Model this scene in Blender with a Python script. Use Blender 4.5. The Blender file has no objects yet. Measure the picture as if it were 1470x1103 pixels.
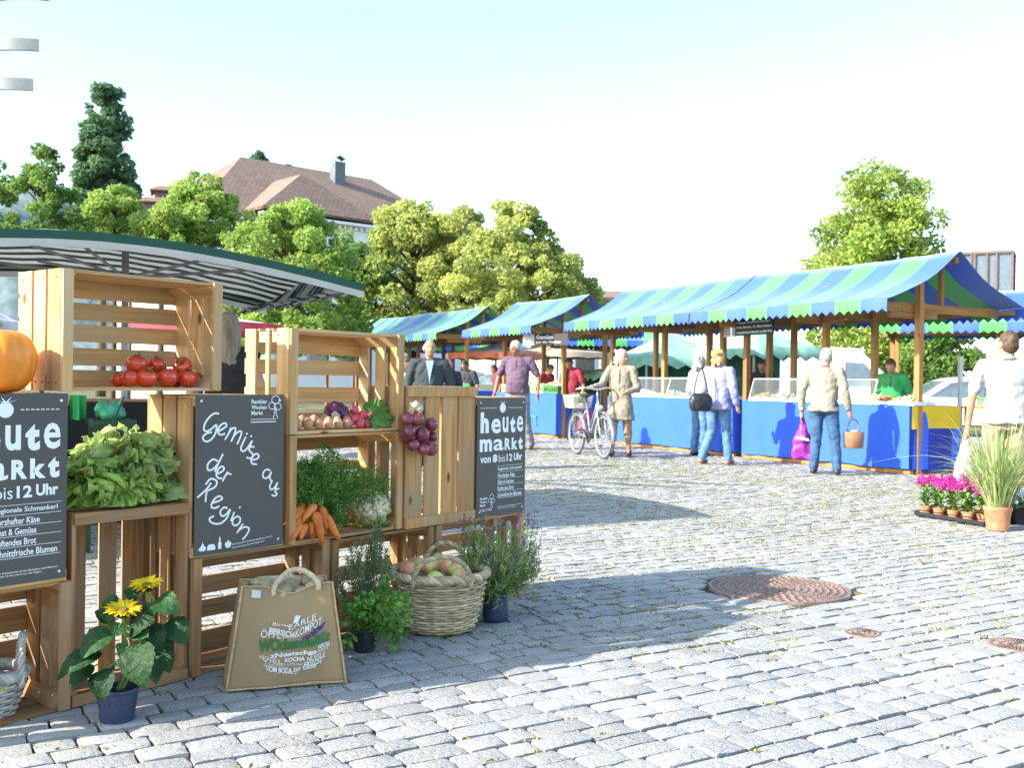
import bpy, bmesh, math, random
import numpy as np
from mathutils import Vector, Matrix
R = random.Random(11)
NR = np.random.default_rng(5)
SC = bpy.context.scene
COL = SC.collection
pi = math.pi
# ------------------------------------------------------------------ camera
CAMH, F, CX, CY = 1.2, 1480.0, 735.0, 551.5
rho, pit = 0.014, 4.5 / 1480
fw = Vector((0, math.cos(pit), -math.sin(pit)))
rt = Vector((math.cos(rho), 0, math.sin(rho)))
rt = (rt - fw * rt.dot(fw)).normalized()
up = rt.cross(fw)
CAM = Vector((0, 0, CAMH))
cd = bpy.data.cameras.new('camera')
cam = bpy.data.objects.new('camera', cd)
COL.objects.link(cam)
cd.sensor_width = 36
cd.lens = 36 * F / 1470
cd.clip_end = 3000
cam.matrix_world = Matrix((
    (rt.x, up.x, -fw.x, 0), (rt.y, up.y, -fw.y, 0), (rt.z, up.z, -fw.z, CAMH), (0, 0, 0, 1)))
SC.camera = cam
cd.dof.use_dof = True
cd.dof.focus_distance = 4.4
cd.dof.aperture_fstop = 7.0


def ray(x, y):
    return fw + rt * ((x - CX) / F) + up * ((CY - y) / F)


def G(x, y, z=0.0):
    d = ray(x, y)
    return CAM + d * ((z - CAMH) / d.z)


def P(x, y, d):
    r = ray(x, y)
    return CAM + r * (d / r.y)


# wall of crates: front plane
P0 = Vector((-1.576, 3.70, 0))
D1 = Vector((0.6135, 0.7897, 0))
D2 = Vector((-0.7897, 0.6135, 0))
WRZ = math.atan2(D1.y, D1.x)


def W(s, yd, z):
    return P0 + D1 * s + D2 * yd + Vector((0, 0, z))


def WP(x, y, yd):
    """point of the vertical plane at depth yd behind the crate front seen at a pixel"""
    r = ray(x, y)
    t = ((P0 - CAM).dot(D2) + yd) / r.dot(D2)
    return CAM + r * t


def wl(p):
    q = p - P0
    return q.dot(D1), q.dot(D2), p.z


# ------------------------------------------------------------------ mesh builder
class MB:
    def __init__(s):
        s.V = []
        s.Fc = []
        s.Mi = []
        s.T = []
        s.n = 0

    def add(s, vs, fs, m=0, t=None):
        o = s.n
        s.V.extend(tuple(p) for p in vs)
        s.n += len(vs)
        if t is None:
            t = R.random()
        for f in fs:
            s.Fc.append([i + o for i in f])
            s.Mi.append(m)
            s.T.append(t)

    def np_add(s, vs, fs, m=0, t=None):
        o = s.n
        s.V.extend(map(tuple, vs.tolist()))
        s.n += len(vs)
        s.Fc.extend((fs + o).tolist())
        s.Mi.extend([m] * len(fs))
        if t is None:
            s.T.extend([R.random()] * len(fs))
        else:
            s.T.extend(np.asarray(t).tolist())

    def box(s, x0, x1, y0, y1, z0, z1, m=0, t=None, jit=0.0):
        v = [(x, y, z) for x in (x0, x1) for y in (y0, y1) for z in (z0, z1)]
        if jit:
            v = [(a + R.uniform(-jit, jit), b + R.uniform(-jit, jit), c + R.uniform(-jit, jit)) for a, b, c in v]
        s.add(v, [(0, 1, 3, 2), (4, 6, 7, 5), (0, 4, 5, 1), (2, 3, 7, 6), (0, 2, 6, 4), (1, 5, 7, 3)], m, t)

    def bar(s, a, b, w, h, upv=(0, 0, 1), m=0, t=None):
        a, b = Vector(a), Vector(b)
        d = (b - a).normalized()
        u = Vector(upv)
        x = d.cross(u)
        if x.length < 1e-4:
            x = d.cross(Vector((1, 0, 0)))
        x.normalize()
        u = x.cross(d)
        x = x * (w / 2)
        u = u * (h / 2)
        v = [a - x - u, a + x - u, a + x + u, a - x + u, b - x - u, b + x - u, b + x + u, b - x + u]
        s.add(v, [(0, 3, 2, 1), (4, 5, 6, 7), (0, 1, 5, 4), (1, 2, 6, 5), (2, 3, 7, 6), (3, 0, 4, 7)], m, t)

    def tube(s, pts, rad, seg=8, m=0, t=None, flat=1.0, closed=False, nrm=None):
        pts = [Vector(p) for p in pts]
        n = len(pts)
        if not hasattr(rad, '__len__'):
            rad = [rad] * n
        vs = []
        prev = None
        for i in range(n):
            if closed:
                d = pts[(i + 1) % n] - pts[i - 1]
            else:
                d = pts[min(i + 1, n - 1)] - pts[max(i - 1, 0)]
            if d.length < 1e-9:
                d = Vector((0, 0, 1))
            d.normalize()
            if nrm is not None:
                u = Vector(nrm)
                u = u - d * u.dot(d)
            elif prev is None:
                u = d.cross(Vector((0.13, 0.31, 0.94)))
                if u.length < 0.05:
                    u = d.cross(Vector((1, 0, 0)))
            else:
                u = prev - d * prev.dot(d)
            u.normalize()
            prev = u
            w = d.cross(u)
            for k in range(seg):
                a = 2 * pi * k / seg
                vs.append(pts[i] + (u * math.cos(a) * flat + w * math.sin(a)) * rad[i])
        fs = []
        for i in range(n if closed else n - 1):
            j = (i + 1) % n
            for k in range(seg):
                k2 = (k + 1) % seg
                fs.append((i * seg + k, i * seg + k2, j * seg + k2, j * seg + k))
        if not closed:
            fs.append(tuple(range(seg))[::-1])
            fs.append(tuple((n - 1) * seg + k for k in range(seg)))
        s.add(vs, fs, m, t)

    def lathe(s, prof, c=(0, 0, 0), seg=24, m=0, t=None, wob=None, tilt=None):
        """prof: list of (r,z) bottom to top; wob(a)->factor"""
        c = Vector(c)
        vs = []
        for r, z in prof:
            for k in range(seg):
                a = 2 * pi * k / seg
                f = wob(a, z) if wob else 1.0
                p = Vector((r * f * math.cos(a), r * f * math.sin(a), z))
                if tilt:
                    p = tilt @ p
                vs.append(c + p)
        fs = []
        n = len(prof)
        for i in range(n - 1):
            for k in range(seg):
                k2 = (k + 1) % seg
                fs.append((i * seg + k, i * seg + k2, (i + 1) * seg + k2, (i + 1) * seg + k))
        fs.append(tuple(range(seg))[::-1])
        fs.append(tuple((n - 1) * seg + k for k in range(seg)))
        s.add(vs, fs, m, t)

    def ell(s, c, r, seg=14, rings=9, m=0, t=None, rot=None, noise=0.0):
        if not hasattr(r, '__len__'):
            r = (r, r, r)
        c = Vector(c)
        vs = []
        for i in range(rings + 1):
            ph = pi * i / rings
            for k in range(seg):
                a = 2 * pi * k / seg
                f = 1 + (R.uniform(-noise, noise) if noise and 0 < i < rings else 0)
                p = Vector((r[0] * math.sin(ph) * math.cos(a) * f, r[1] * math.sin(ph) * math.sin(a) * f, -r[2] * math.cos(ph) * f))
                if rot:
                    p = rot @ p
                vs.append(c + p)
        fs = []
        for i in range(rings):
            for k in range(seg):
                k2 = (k + 1) % seg
                fs.append((i * seg + k, i * seg + k2, (i + 1) * seg + k2, (i + 1) * seg + k))
        s.add(vs, fs, m, t)

    def rc(s, a, b, ra, rb, seg=12, m=0):
        """rounded cone (closed)"""
        a, b = Vector(a), Vector(b)
        d = b - a
        L = d.length
        d = d / L if L > 1e-6 else Vector((0, 0, 1))
        pts, rad = [], []
        for k in range(4):
            q = math.radians(8 + 82 * k / 3)
            pts.append(a - d * ra * math.cos(q))
            rad.append(ra * math.sin(q))
        nn = max(2, int(L / 0.06))
        for k in range(1, nn):
            pts.append(a + d * L * k / nn)
            rad.append(ra + (rb - ra) * k / nn)
        for k in range(4):
            q = math.radians(90 - 82 * k / 3)
            pts.append(b + d * rb * math.cos(q))
            rad.append(rb * math.sin(q))
        s.tube(pts, rad, seg, m, 0.5)

    def xf(s, M4):
        s.V = [tuple(M4 @ Vector(v)) for v in s.V]
        return s

    def mesh(s, name, mats, smooth=False, sharp=None):
        me = bpy.data.meshes.new(name)
        me.from_pydata(s.V, [], s.Fc)
        if not isinstance(mats, (list, tuple)):
            mats = [mats]
        for m in mats:
            me.materials.append(m)
        if len(mats) > 1:
            me.polygons.foreach_set('material_index', s.Mi)
        at = me.attributes.new('tone', 'FLOAT', 'FACE')
        at.data.foreach_set('value', s.T)
        if smooth or sharp:
            me.polygons.foreach_set('use_smooth', [True] * len(me.polygons))
        me.update()
        if sharp:
            me.set_sharp_from_angle(angle=math.radians(sharp))
        return me


def link(name, me, parent=None):
    o = bpy.data.objects.new(name, me)
    COL.objects.link(o)
    if parent:
        o.parent = parent
    return o


def tag(o, label, cat, group=None):
    o['label'] = label
    o['category'] = cat
    if group:
        o['group'] = group
    return o


def thing(name, label, cat, loc=(0, 0, 0), rz=0.0, group=None):
    o = bpy.data.objects.new(name, None)
    o.empty_display_size = 0.1
    COL.objects.link(o)
    o.location = loc
    o.rotation_euler = (0, 0, rz)
    return tag(o, label, cat, group)


def inv(o):
    return (Matrix.Translation(o.location) @ Matrix.Rotation(o.rotation_euler.z, 4, 'Z')).inverted()


def part(par, name, mb, mats, smooth=False, sharp=None, world=False, root=None):
    if world:
        mb.xf(inv(root or par))
    return link(name, mb.mesh(name, mats, smooth, sharp), par)


def single(name, mb, mats, label, cat, loc=(0, 0, 0), rz=0.0, group=None, smooth=False, sharp=None):
    o = link(name, mb.mesh(name, mats, smooth, sharp))
    o.location = loc
    o.rotation_euler = (0, 0, rz)
    return tag(o, label, cat, group)


def struct(name, mb, mats, smooth=False, kind='structure', sharp=None):
    o = link(name, mb.mesh(name, mats, smooth, sharp))
    o['kind'] = kind
    return o


def dup(o, parent=None):
    c = o.copy()
    COL.objects.link(c)
    c.parent = parent
    for ch in list(o.children):
        dup(ch, c)
    return c


def remesh(mb, voxel, mats, smooth=4, name='body', disp=0.0, dsize=0.1):
    o = link('tmp', mb.mesh(name, mats))
    m = o.modifiers.new('r', 'REMESH')
    m.mode = 'VOXEL'
    m.voxel_size = voxel
    m.use_smooth_shade = True
    if smooth:
        k = o.modifiers.new('s', 'SMOOTH')
        k.iterations = smooth
        k.factor = 0.5
    if disp:
        tx = bpy.data.textures.get('cl%g' % dsize) or bpy.data.textures.new('cl%g' % dsize, 'CLOUDS')
        tx.noise_scale = dsize
        d = o.modifiers.new('d', 'DISPLACE')
        d.texture = tx
        d.texture_coords = 'GLOBAL'
        d.strength = disp
    dg = bpy.context.evaluated_depsgraph_get()
    me = bpy.data.meshes.new_from_object(o.evaluated_get(dg))
    me.name = name
    bpy.data.objects.remove(o)
    me.materials.clear()
    for mm in (mats if isinstance(mats, (list, tuple)) else [mats]):
        me.materials.append(mm)
    me.polygons.foreach_set('use_smooth', [True] * len(me.polygons))
    return me


def smoothpath(pts, n=6, closed=False):
    pts = [Vector(p) for p in pts]
    out = []
    N = len(pts)
    rng = range(N if closed else N - 1)
    for i in rng:
        if closed:
            p0, p1, p2, p3 = pts[i - 1], pts[i], pts[(i + 1) % N], pts[(i + 2) % N]
        else:
            p0, p1, p2, p3 = pts[max(i - 1, 0)], pts[i], pts[i + 1], pts[min(i + 2, N - 1)]
        for k in range(n):
            t = k / n
            out.append(0.5 * ((2 * p1) + (p2 - p0) * t + (2 * p0 - 5 * p1 + 4 * p2 - p3) * t * t + (3 * p1 - p0 - 3 * p2 + p3) * t ** 3))
    if not closed:
        out.append(pts[-1])
    return out


# ------------------------------------------------------------------ materials
def nd(nt, ty, **kw):
    n = nt.nodes.new(ty)
    for k, v in kw.items():
        if k in n.inputs:
            n.inputs[k].default_value = v
        else:
            setattr(n, k, v)
    return n


def mixc(nt, fac, a, b, blend='MIX'):
    n = nt.nodes.new('ShaderNodeMix')
    n.data_type = 'RGBA'
    n.blend_type = blend
    L = nt.links
    for sock, val in ((n.inputs['Factor'], fac), (n.inputs[6], a), (n.inputs[7], b)):
        if isinstance(val, bpy.types.NodeSocket):
            L.new(val, sock)
        elif hasattr(val, '__len__'):
            sock.default_value = (*val[:3], 1)
        else:
            sock.default_value = val
    return n.outputs[2]


def newmat(name):
    m = bpy.data.materials.new(name)
    m.use_nodes = True
    nt = m.node_tree
    b = nt.nodes['Principled BSDF']
    return m, nt, b


def ramp(nt, src, p0, p1):
    n = nt.nodes.new('ShaderNodeMapRange')
    n.inputs['From Min'].default_value = p0
    n.inputs['From Max'].default_value = p1
    nt.links.new(src, n.inputs['Value'])
    return n.outputs[0]


def M(name, col, rough=0.6, col2=None, var=0.18, scale=6.0, stretch=(1, 1, 1), tone=0.0, bump=0.0, bscale=None,
      spec=0.4, metal=0.0, trans=0.0, detail=4.0, tonecol=None, rnd=0.0, sss=0.0, coat=0.0, emit=0):
    m, nt, b = newmat(name)
    L = nt.links
    tc = nt.nodes.new('ShaderNodeTexCoord')
    mp = nt.nodes.new('ShaderNodeMapping')
    mp.inputs['Scale'].default_value = stretch
    L.new(tc.outputs['Object'], mp.inputs['Vector'])
    nz = nd(nt, 'ShaderNodeTexNoise', Scale=scale, Detail=detail)
    L.new(mp.outputs[0], nz.inputs['Vector'])
    fac = ramp(nt, nz.outputs['Fac'], 0.3, 0.7)
    lo = [c * (1 - var) for c in col]
    hi = col2 or [min(1, c * (1 + var)) for c in col]
    c = mixc(nt, fac, lo, hi)
    if tone or tonecol:
        at = nt.nodes.new('ShaderNodeAttribute')
        at.attribute_name = 'tone'
        if tonecol:
            c = mixc(nt, at.outputs['Fac'], c, tonecol)
        if tone:
            mr = nt.nodes.new('ShaderNodeMapRange')
            mr.inputs['To Min'].default_value = 1 - tone
            mr.inputs['To Max'].default_value = 1 + tone
            L.new(at.outputs['Fac'], mr.inputs['Value'])
            hs = nt.nodes.new('ShaderNodeHueSaturation')
            L.new(mr.outputs[0], hs.inputs['Value'])
            L.new(c, hs.inputs['Color'])
            c = hs.outputs[0]
    if rnd:
        oi = nt.nodes.new('ShaderNodeObjectInfo')
        mr = nt.nodes.new('ShaderNodeMapRange')
        mr.inputs['To Min'].default_value = 1 - rnd
        mr.inputs['To Max'].default_value = 1 + rnd
        L.new(oi.outputs['Random'], mr.inputs['Value'])
        hs = nt.nodes.new('ShaderNodeHueSaturation')
        L.new(mr.outputs[0], hs.inputs['Value'])
        L.new(c, hs.inputs['Color'])
        c = hs.outputs[0]
    L.new(c, b.inputs['Base Color'])
    b.inputs['Roughness'].default_value = rough
    b.inputs['Specular IOR Level'].default_value = spec
    b.inputs['Metallic'].default_value = metal
    if coat:
        b.inputs['Coat Weight'].default_value = coat
        b.inputs['Coat Roughness'].default_value = 0.15
    if sss:
        b.inputs['Subsurface Weight'].default_value = sss
        b.inputs['Subsurface Radius'].default_value = (0.02, 0.008, 0.004)
    if bump:
        bn = nd(nt, 'ShaderNodeTexNoise', Scale=bscale or scale * 3, Detail=5.0)
        L.new(mp.outputs[0], bn.inputs['Vector'])
        bp = nd(nt, 'ShaderNodeBump', Strength=bump, Distance=0.02)
        L.new(bn.outputs['Fac'], bp.inputs['Height'])
        L.new(bp.outputs[0], b.inputs['Normal'])
    if trans:
        tr = nt.nodes.new('ShaderNodeBsdfTranslucent')
        L.new(c, tr.inputs['Color'])
        mx = nt.nodes.new('ShaderNodeMixShader')
        mx.inputs[0].default_value = trans
        L.new(b.outputs[0], mx.inputs[1])
        L.new(tr.outputs[0], mx.inputs[2])
        L.new(mx.outputs[0], nt.nodes['Material Output'].inputs['Surface'])
    return m


def wood(name, axis, base, dark, bscale=1.0, grey=None):
    """pine with grain along the local axis, board-to-board tone and knots"""
    m, nt, b = newmat(name)
    L = nt.links
    tc = nt.nodes.new('ShaderNodeTexCoord')
    at = nt.nodes.new('ShaderNodeAttribute')
    at.attribute_name = 'tone'
    oi = nt.nodes.new('ShaderNodeObjectInfo')
    ad = nd(nt, 'ShaderNodeVectorMath', operation='ADD')
    ml = nd(nt, 'ShaderNodeVectorMath', operation='SCALE')
    ml.inputs['Scale'].default_value = 7.0
    cmb = nt.nodes.new('ShaderNodeCombineXYZ')
    L.new(at.outputs['Fac'], cmb.inputs[0])
    L.new(at.outputs['Fac'], cmb.inputs[1])
    L.new(oi.outputs['Random'], cmb.inputs[2])
    L.new(cmb.outputs[0], ml.inputs[0])
    L.new(tc.outputs['Object'], ad.inputs[0])
    L.new(ml.outputs[0], ad.inputs[1])

    def noise(long, cross, det, sc=1.0):
        mp = nt.nodes.new('ShaderNodeMapping')
        s = [cross] * 3
        s[axis] = long
        mp.inputs['Scale'].default_value = s
        L.new(ad.outputs[0], mp.inputs['Vector'])
        n = nd(nt, 'ShaderNodeTexNoise', Scale=sc, Detail=det, Distortion=0.6)
        L.new(mp.outputs[0], n.inputs['Vector'])
        return n.outputs['Fac']
    g1 = noise(2.2, 60, 5)
    g2 = noise(1.5, 9, 3)
    big = noise(4, 5, 2)
    c = mixc(nt, ramp(nt, g1, 0.40, 0.62), base, dark)
    c = mixc(nt, ramp(nt, g2, 0.5, 0.75), c, [x * 0.78 for x in base])
    if grey:
        gm = nd(nt, 'ShaderNodeMath', operation='MULTIPLY')
        L.new(ramp(nt, big, 0.42, 0.66), gm.inputs[0])
        gm.inputs[1].default_value = 0.7
        c = mixc(nt, gm.outputs[0], c, grey)
    # knots
    mp = nt.nodes.new('ShaderNodeMapping')
    s = [9.0] * 3
    s[axis] = 4.5
    mp.inputs['Scale'].default_value = s
    L.new(ad.outputs[0], mp.inputs['Vector'])
    vo = nd(nt, 'ShaderNodeTexVoronoi', Scale=1.0)
    L.new(mp.outputs[0], vo.inputs['Vector'])
    kn = ramp(nt, vo.outputs['Distance'], 0.16, 0.07)
    wn = nt.nodes.new('ShaderNodeSeparateColor')
    L.new(vo.outputs['Color'], wn.inputs[0])
    gt = nd(nt, 'ShaderNodeMath', operation='GREATER_THAN')
    L.new(wn.outputs[0], gt.inputs[0])
    gt.inputs[1].default_value = 0.62
    km = nd(nt, 'ShaderNodeMath', operation='MULTIPLY')
    L.new(kn, km.inputs[0])
    L.new(gt.outputs[0], km.inputs[1])
    c = mixc(nt, km.outputs[0], c, [0.13, 0.055, 0.025])
    mr = nt.nodes.new('ShaderNodeMapRange')
    mr.inputs['To Min'].default_value = 0.78
    mr.inputs['To Max'].default_value = 1.18
    L.new(at.outputs['Fac'], mr.inputs['Value'])
    hs = nt.nodes.new('ShaderNodeHueSaturation')
    L.new(mr.outputs[0], hs.inputs['Value'])
    L.new(c, hs.inputs['Color'])
    L.new(hs.outputs[0], b.inputs['Base Color'])
    b.inputs['Roughness'].default_value = 0.72
    b.inputs['Specular IOR Level'].default_value = 0.25
    bp = nd(nt, 'ShaderNodeBump', Strength=0.35, Distance=0.004)
    L.new(g1, bp.inputs['Height'])
    L.new(bp.outputs[0], b.inputs['Normal'])
    return m


# ------------------------------------------------------------------ foliage helpers
def quads(mb, c, d, n, ln, wd, m=0, t=None, base=False, bend=0.0):
    """pointed leaf cards (rhombus bent in the middle): centres c, directions d, side vectors n"""
    c, d, n = np.asarray(c, float), np.asarray(d, float), np.asarray(n, float)
    d = d / (np.linalg.norm(d, axis=1, keepdims=True) + 1e-9)
    n = n - d * np.sum(n * d, axis=1, keepdims=True)
    n = n / (np.linalg.norm(n, axis=1, keepdims=True) + 1e-9)
    ln = np.broadcast_to(np.asarray(ln, float), (len(c),))[:, None]
    wd = np.broadcast_to(np.asarray(wd, float), (len(c),))[:, None]
    nn = np.cross(d, n)
    if base:
        a, b = c, c + d * ln
        mid = c + d * ln * 0.5
    else:
        a, b = c - d * ln * .5, c + d * ln * .5
        mid = c
    mid = mid + nn * bend * ln
    v = np.stack([a, mid + n * wd * .5, b, mid - n * wd * .5], axis=1).reshape(-1, 3)
    f = np.arange(len(c) * 4).reshape(-1, 4)
    if t is None:
        t = NR.random(len(c))
    mb.np_add(v, f, m, t)


def rvec(n):
    v = NR.normal(size=(n, 3))
    return v / np.linalg.norm(v, axis=1, keepdims=True)


def leaf(mb, base, tip, width, upv=(0, 0, 1), droop=0.15, fold=0.25, n=7, m=0, t=None, ruffle=0.0, shape=0.42, teeth=0.0, cup=0.0):
    """a leaf blade from base to tip with a folded midrib"""
    base, tip = Vector(base), Vector(tip)
    d = tip - base
    L = d.length
    d = d / L
    u = Vector(upv)
    sd = d.cross(u)
    if sd.length < 1e-3:
        sd = d.cross(Vector((1, 0.2, 0)))
    sd.normalize()
    u = sd.cross(d)
    vs, fs = [], []
    K = 5
    for i in range(n + 1):
        q = i / n
        w = (math.sin(pi * min(1, q ** (0.72 if shape < .45 else 1.0)))) ** 0.85 * width / 2
        if i == n:
            w = 0.001
        if teeth and 0 < i < n:
            w *= 1 + teeth * (1 if i % 2 else -1)
        cz = droop * L * 4 * q * (1 - q)
        for k in range(K):
            e = (k - (K - 1) / 2) / ((K - 1) / 2)
            rz = fold * abs(e) * w - cup * e * e * w
            if ruffle:
                rz += R.uniform(-1, 1) * ruffle * abs(e) * width
            vs.append(base + d * (q * L) + sd * (e * w) + u * (cz + rz))
    for i in range(n):
        for k in range(K - 1):
            a = i * K + k
            fs.append((a, a + 1, a + K + 1, a + K))
    mb.add(vs, fs, m, t)
# ------------------------------------------------------------------ light and sky
SUN = Vector((-1.55, -0.72, 1.0)).normalized()      # direction towards the sun
EL = math.asin(SUN.z)
w = bpy.data.worlds.new('World')
SC.world = w
w.use_nodes = True
nt = w.node_tree
bg = nt.nodes['Background']
sky = nt.nodes.new('ShaderNodeTexSky')
sky.sky_type = 'NISHITA'
sky.sun_disc = False
sky.sun_elevation = EL
sky.sun_rotation = math.atan2(SUN.x, SUN.y)
sky.air_density = 1.0
sky.dust_density = 1.2
sky.ozone_density = 1.0
nt.links.new(mixc(nt, 1.0, sky.outputs[0], (.93, .985, .95), 'MULTIPLY'), bg.inputs['Color'])
bg.inputs['Strength'].default_value = 0.15
sl = bpy.data.lights.new('sun', 'SUN')
sl.energy = 3.45
sl.angle = math.radians(0.5)
sl.color = (1.0, 0.94, 0.83)
so = bpy.data.objects.new('sun', sl)
COL.objects.link(so)
so.location = SUN * 60
so.rotation_euler = SUN.to_track_quat('Z', 'Y').to_euler()
SC.view_settings.view_transform = 'Standard'
SC.view_settings.look = 'None'
SC.view_settings.exposure = 1.82
SC.view_settings.gamma = 1.0
SC.cycles.max_bounces = 8
SC.cycles.transparent_max_bounces = 12
SC.cycles.use_denoising = True

# ------------------------------------------------------------------ ground
m, nt, b = newmat('joint_soil')
L = nt.links
tc = nt.nodes.new('ShaderNodeTexCoord')
n1 = nd(nt, 'ShaderNodeTexNoise', Scale=0.55, Detail=3.0)
n2 = nd(nt, 'ShaderNodeTexNoise', Scale=14.0, Detail=4.0)
n3 = nd(nt, 'ShaderNodeTexNoise', Scale=160.0, Detail=2.0)
for n in (n1, n2, n3):
    L.new(tc.outputs['Object'], n.inputs['Vector'])
mu = nd(nt, 'ShaderNodeMath', operation='ADD')
L.new(ramp(nt, n1.outputs['Fac'], 0.32, 0.72), mu.inputs[0])
L.new(n2.outputs['Fac'], mu.inputs[1])
fac = ramp(nt, mu.outputs[0], 0.85, 1.2)
c = mixc(nt, ramp(nt, n3.outputs['Fac'], 0.3, 0.7), (0.022, 0.02, 0.017), (0.07, 0.062, 0.05))
c = mixc(nt, fac, c, (0.17, 0.165, 0.05))
L.new(c, b.inputs['Base Color'])
b.inputs['Roughness'].default_value = 0.95
bp = nd(nt, 'ShaderNodeBump', Strength=0.8, Distance=0.01)
L.new(n3.outputs['Fac'], bp.inputs['Height'])
L.new(bp.outputs[0], b.inputs['Normal'])
MSOIL = m
mb = MB()
mb.add([(-900, -900, -0.018), (900, -900, -0.018), (900, 900, -0.018), (-900, 900, -0.018)], [(0, 1, 2, 3)])
struct('ground', mb, MSOIL)

m, nt, b = newmat('granite_setts')
L = nt.links
tc = nt.nodes.new('ShaderNodeTexCoord')
at = nt.nodes.new('ShaderNodeAttribute')
at.attribute_name = 'tone'
n1 = nd(nt, 'ShaderNodeTexNoise', Scale=230.0, Detail=3.0)
n2 = nd(nt, 'ShaderNodeTexNoise', Scale=38.0, Detail=5.0)
n3 = nd(nt, 'ShaderNodeTexNoise', Scale=0.7, Detail=3.0)
for n in (n1, n2, n3):
    L.new(tc.outputs['Object'], n.inputs['Vector'])
c = mixc(nt, ramp(nt, n1.outputs['Fac'], 0.36, 0.62), (0.075, 0.076, 0.078), (0.47, 0.465, 0.45))
c = mixc(nt, ramp(nt, n2.outputs['Fac'], 0.42, 0.75), c, (0.27, 0.267, 0.26))
c = mixc(nt, ramp(nt, n3.outputs['Fac'], 0.45, 0.8), c, (0.34, 0.328, 0.305))
mr = nt.nodes.new('ShaderNodeMapRange')
mr.inputs['To Min'].default_value = 0.88
mr.inputs['To Max'].default_value = 1.14
L.new(at.outputs['Fac'], mr.inputs['Value'])
hs = nt.nodes.new('ShaderNodeHueSaturation')
L.new(mr.outputs[0], hs.inputs['Value'])
L.new(c, hs.inputs['Color'])
L.new(hs.outputs[0], b.inputs['Base Color'])
b.inputs['Roughness'].default_value = 0.8
b.inputs['Specular IOR Level'].default_value = 0.3
bp = nd(nt, 'ShaderNodeBump', Strength=0.75, Distance=0.008)
L.new(n2.outputs['Fac'], bp.inputs['Height'])
bp2 = nd(nt, 'ShaderNodeBump', Strength=0.35, Distance=0.003)
L.new(n1.outputs['Fac'], bp2.inputs['Height'])
L.new(bp.outputs[0], bp2.inputs['Normal'])
L.new(bp2.outputs[0], b.inputs['Normal'])
MSETT = m


MANHOLE = G(1118, 844)
MH_R = 0.41


JP = []


def setts():
    ang = math.radians(58)
    rd = np.array([math.sin(ang), math.cos(ang)])
    nr = np.array([-math.cos(ang), math.sin(ang)])
    V, Fq, T = [], [], []
    off = 0
    q = -14.0
    G0 = {}

    def grid(k):
        if k not in G0:
            e = np.array({7: [-1, -.975, -.8, 0, .8, .975, 1], 5: [-1, -.96, 0, .96, 1], 4: [-1, -.95, .95, 1]}[k])
            a, bb = np.meshgrid(e, e, indexing='ij')
            idx = np.arange(k * k).reshape(k, k)
            f = np.stack([idx[:-1, :-1], idx[1:, :-1], idx[1:, 1:], idx[:-1, 1:]], -1).reshape(-1, 4)
            G0[k] = (a.ravel(), bb.ravel(), f)
        return G0[k]
    rng = np.random.default_rng(3)
    while q < 30:
        wd = rng.uniform(0.095, 0.122)
        p = -12.0 + rng.uniform(0, .2)
        wob = rng.uniform(0, 6)
        while p < 34:
            ln = rng.choice([rng.uniform(.11, .17), rng.uniform(.15, .24)])
            cp = p + ln / 2
            p += ln
            cq = q + wd / 2 + 0.015 * math.sin(cp * .8 + wob * 0.2)
            c = rd * cp + nr * cq
            if c[1] < 1.2 or c[1] > 27 or abs(c[0]) > 0.62 * c[1] + 1.2:
                continue
            dm = math.hypot(c[0] - MANHOLE.x, c[1] - MANHOLE.y)
            if dm < MH_R + 0.03:
                continue
            k = 7 if c[1] < 4.6 else (5 if c[1] < 9 else 4)
            a, bb, f = grid(k)
            gap = rng.uniform(.002, .0052)
            hx, hy = ln / 2 - gap * .75, wd / 2 - gap
            aa, ba = a, bb
            r = np.maximum(np.abs(a), np.abs(bb))
            # irregular quadrilateral
            k1, k2, k3, k4 = rng.uniform(-.045, .045, 4)
            x = hx * aa * (1 + k1 * ba) + hx * k3 * ba * .6
            y = hy * ba * (1 + k2 * aa) + hy * k4 * aa * .6
            cr = 1 - 0.035 * (np.abs(a) * np.abs(bb)) ** 3
            x, y = x * cr, y * cr
            jit = .0032
            x = x + rng.uniform(-jit, jit, len(x))
            y = y + rng.uniform(-jit, jit, len(x))
            tx, ty = rng.uniform(-.014, .014, 2)
            dome = rng.uniform(.0, .0035)
            z = rng.uniform(-.0035, .002) - dome * (a * a + bb * bb) * .6 + tx * x + ty * y + rng.uniform(-.0022, .0022, len(x))
            z = np.where(r > .99, -.03, z - (.0022 if k == 7 else .0012) * (r > .9) * (1 + (np.minimum(np.abs(a), np.abs(bb)) > .9)))
            px = c[0] + rd[0] * x + nr[0] * y
            py = c[1] + rd[1] * x + nr[1] * y
            d = np.hypot(px - MANHOLE.x, py - MANHOLE.y)
            if d.min() < MH_R + .004:
                s = np.where(d < MH_R + .004, (MH_R + .004) / np.maximum(d, .01), 1)
                px = MANHOLE.x + (px - MANHOLE.x) * s
                py = MANHOLE.y + (py - MANHOLE.y) * s
            V.append(np.stack([px, py, z], 1))
            Fq.append(f + off)
            T.append(np.full(len(f), rng.random()))
            off += len(px)
            for _ in range(3 if c[1] > 4.5 else 1):
                u_ = rng.uniform(-.5, .5)
                e_ = rd * (cp + u_ * ln) + nr * (cq - wd / 2)
                JP.append((e_[0], e_[1]))
            e_ = rd * (cp + ln / 2) + nr * (cq + rng.uniform(-.4, .4) * wd)
            JP.append((e_[0], e_[1]))
        q += wd
    mb = MB()
    mb.np_add(np.concatenate(V), np.concatenate(Fq), 0, np.concatenate(T))
    struct('cobbled_square', mb, MSETT, sharp=48)


setts()

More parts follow.
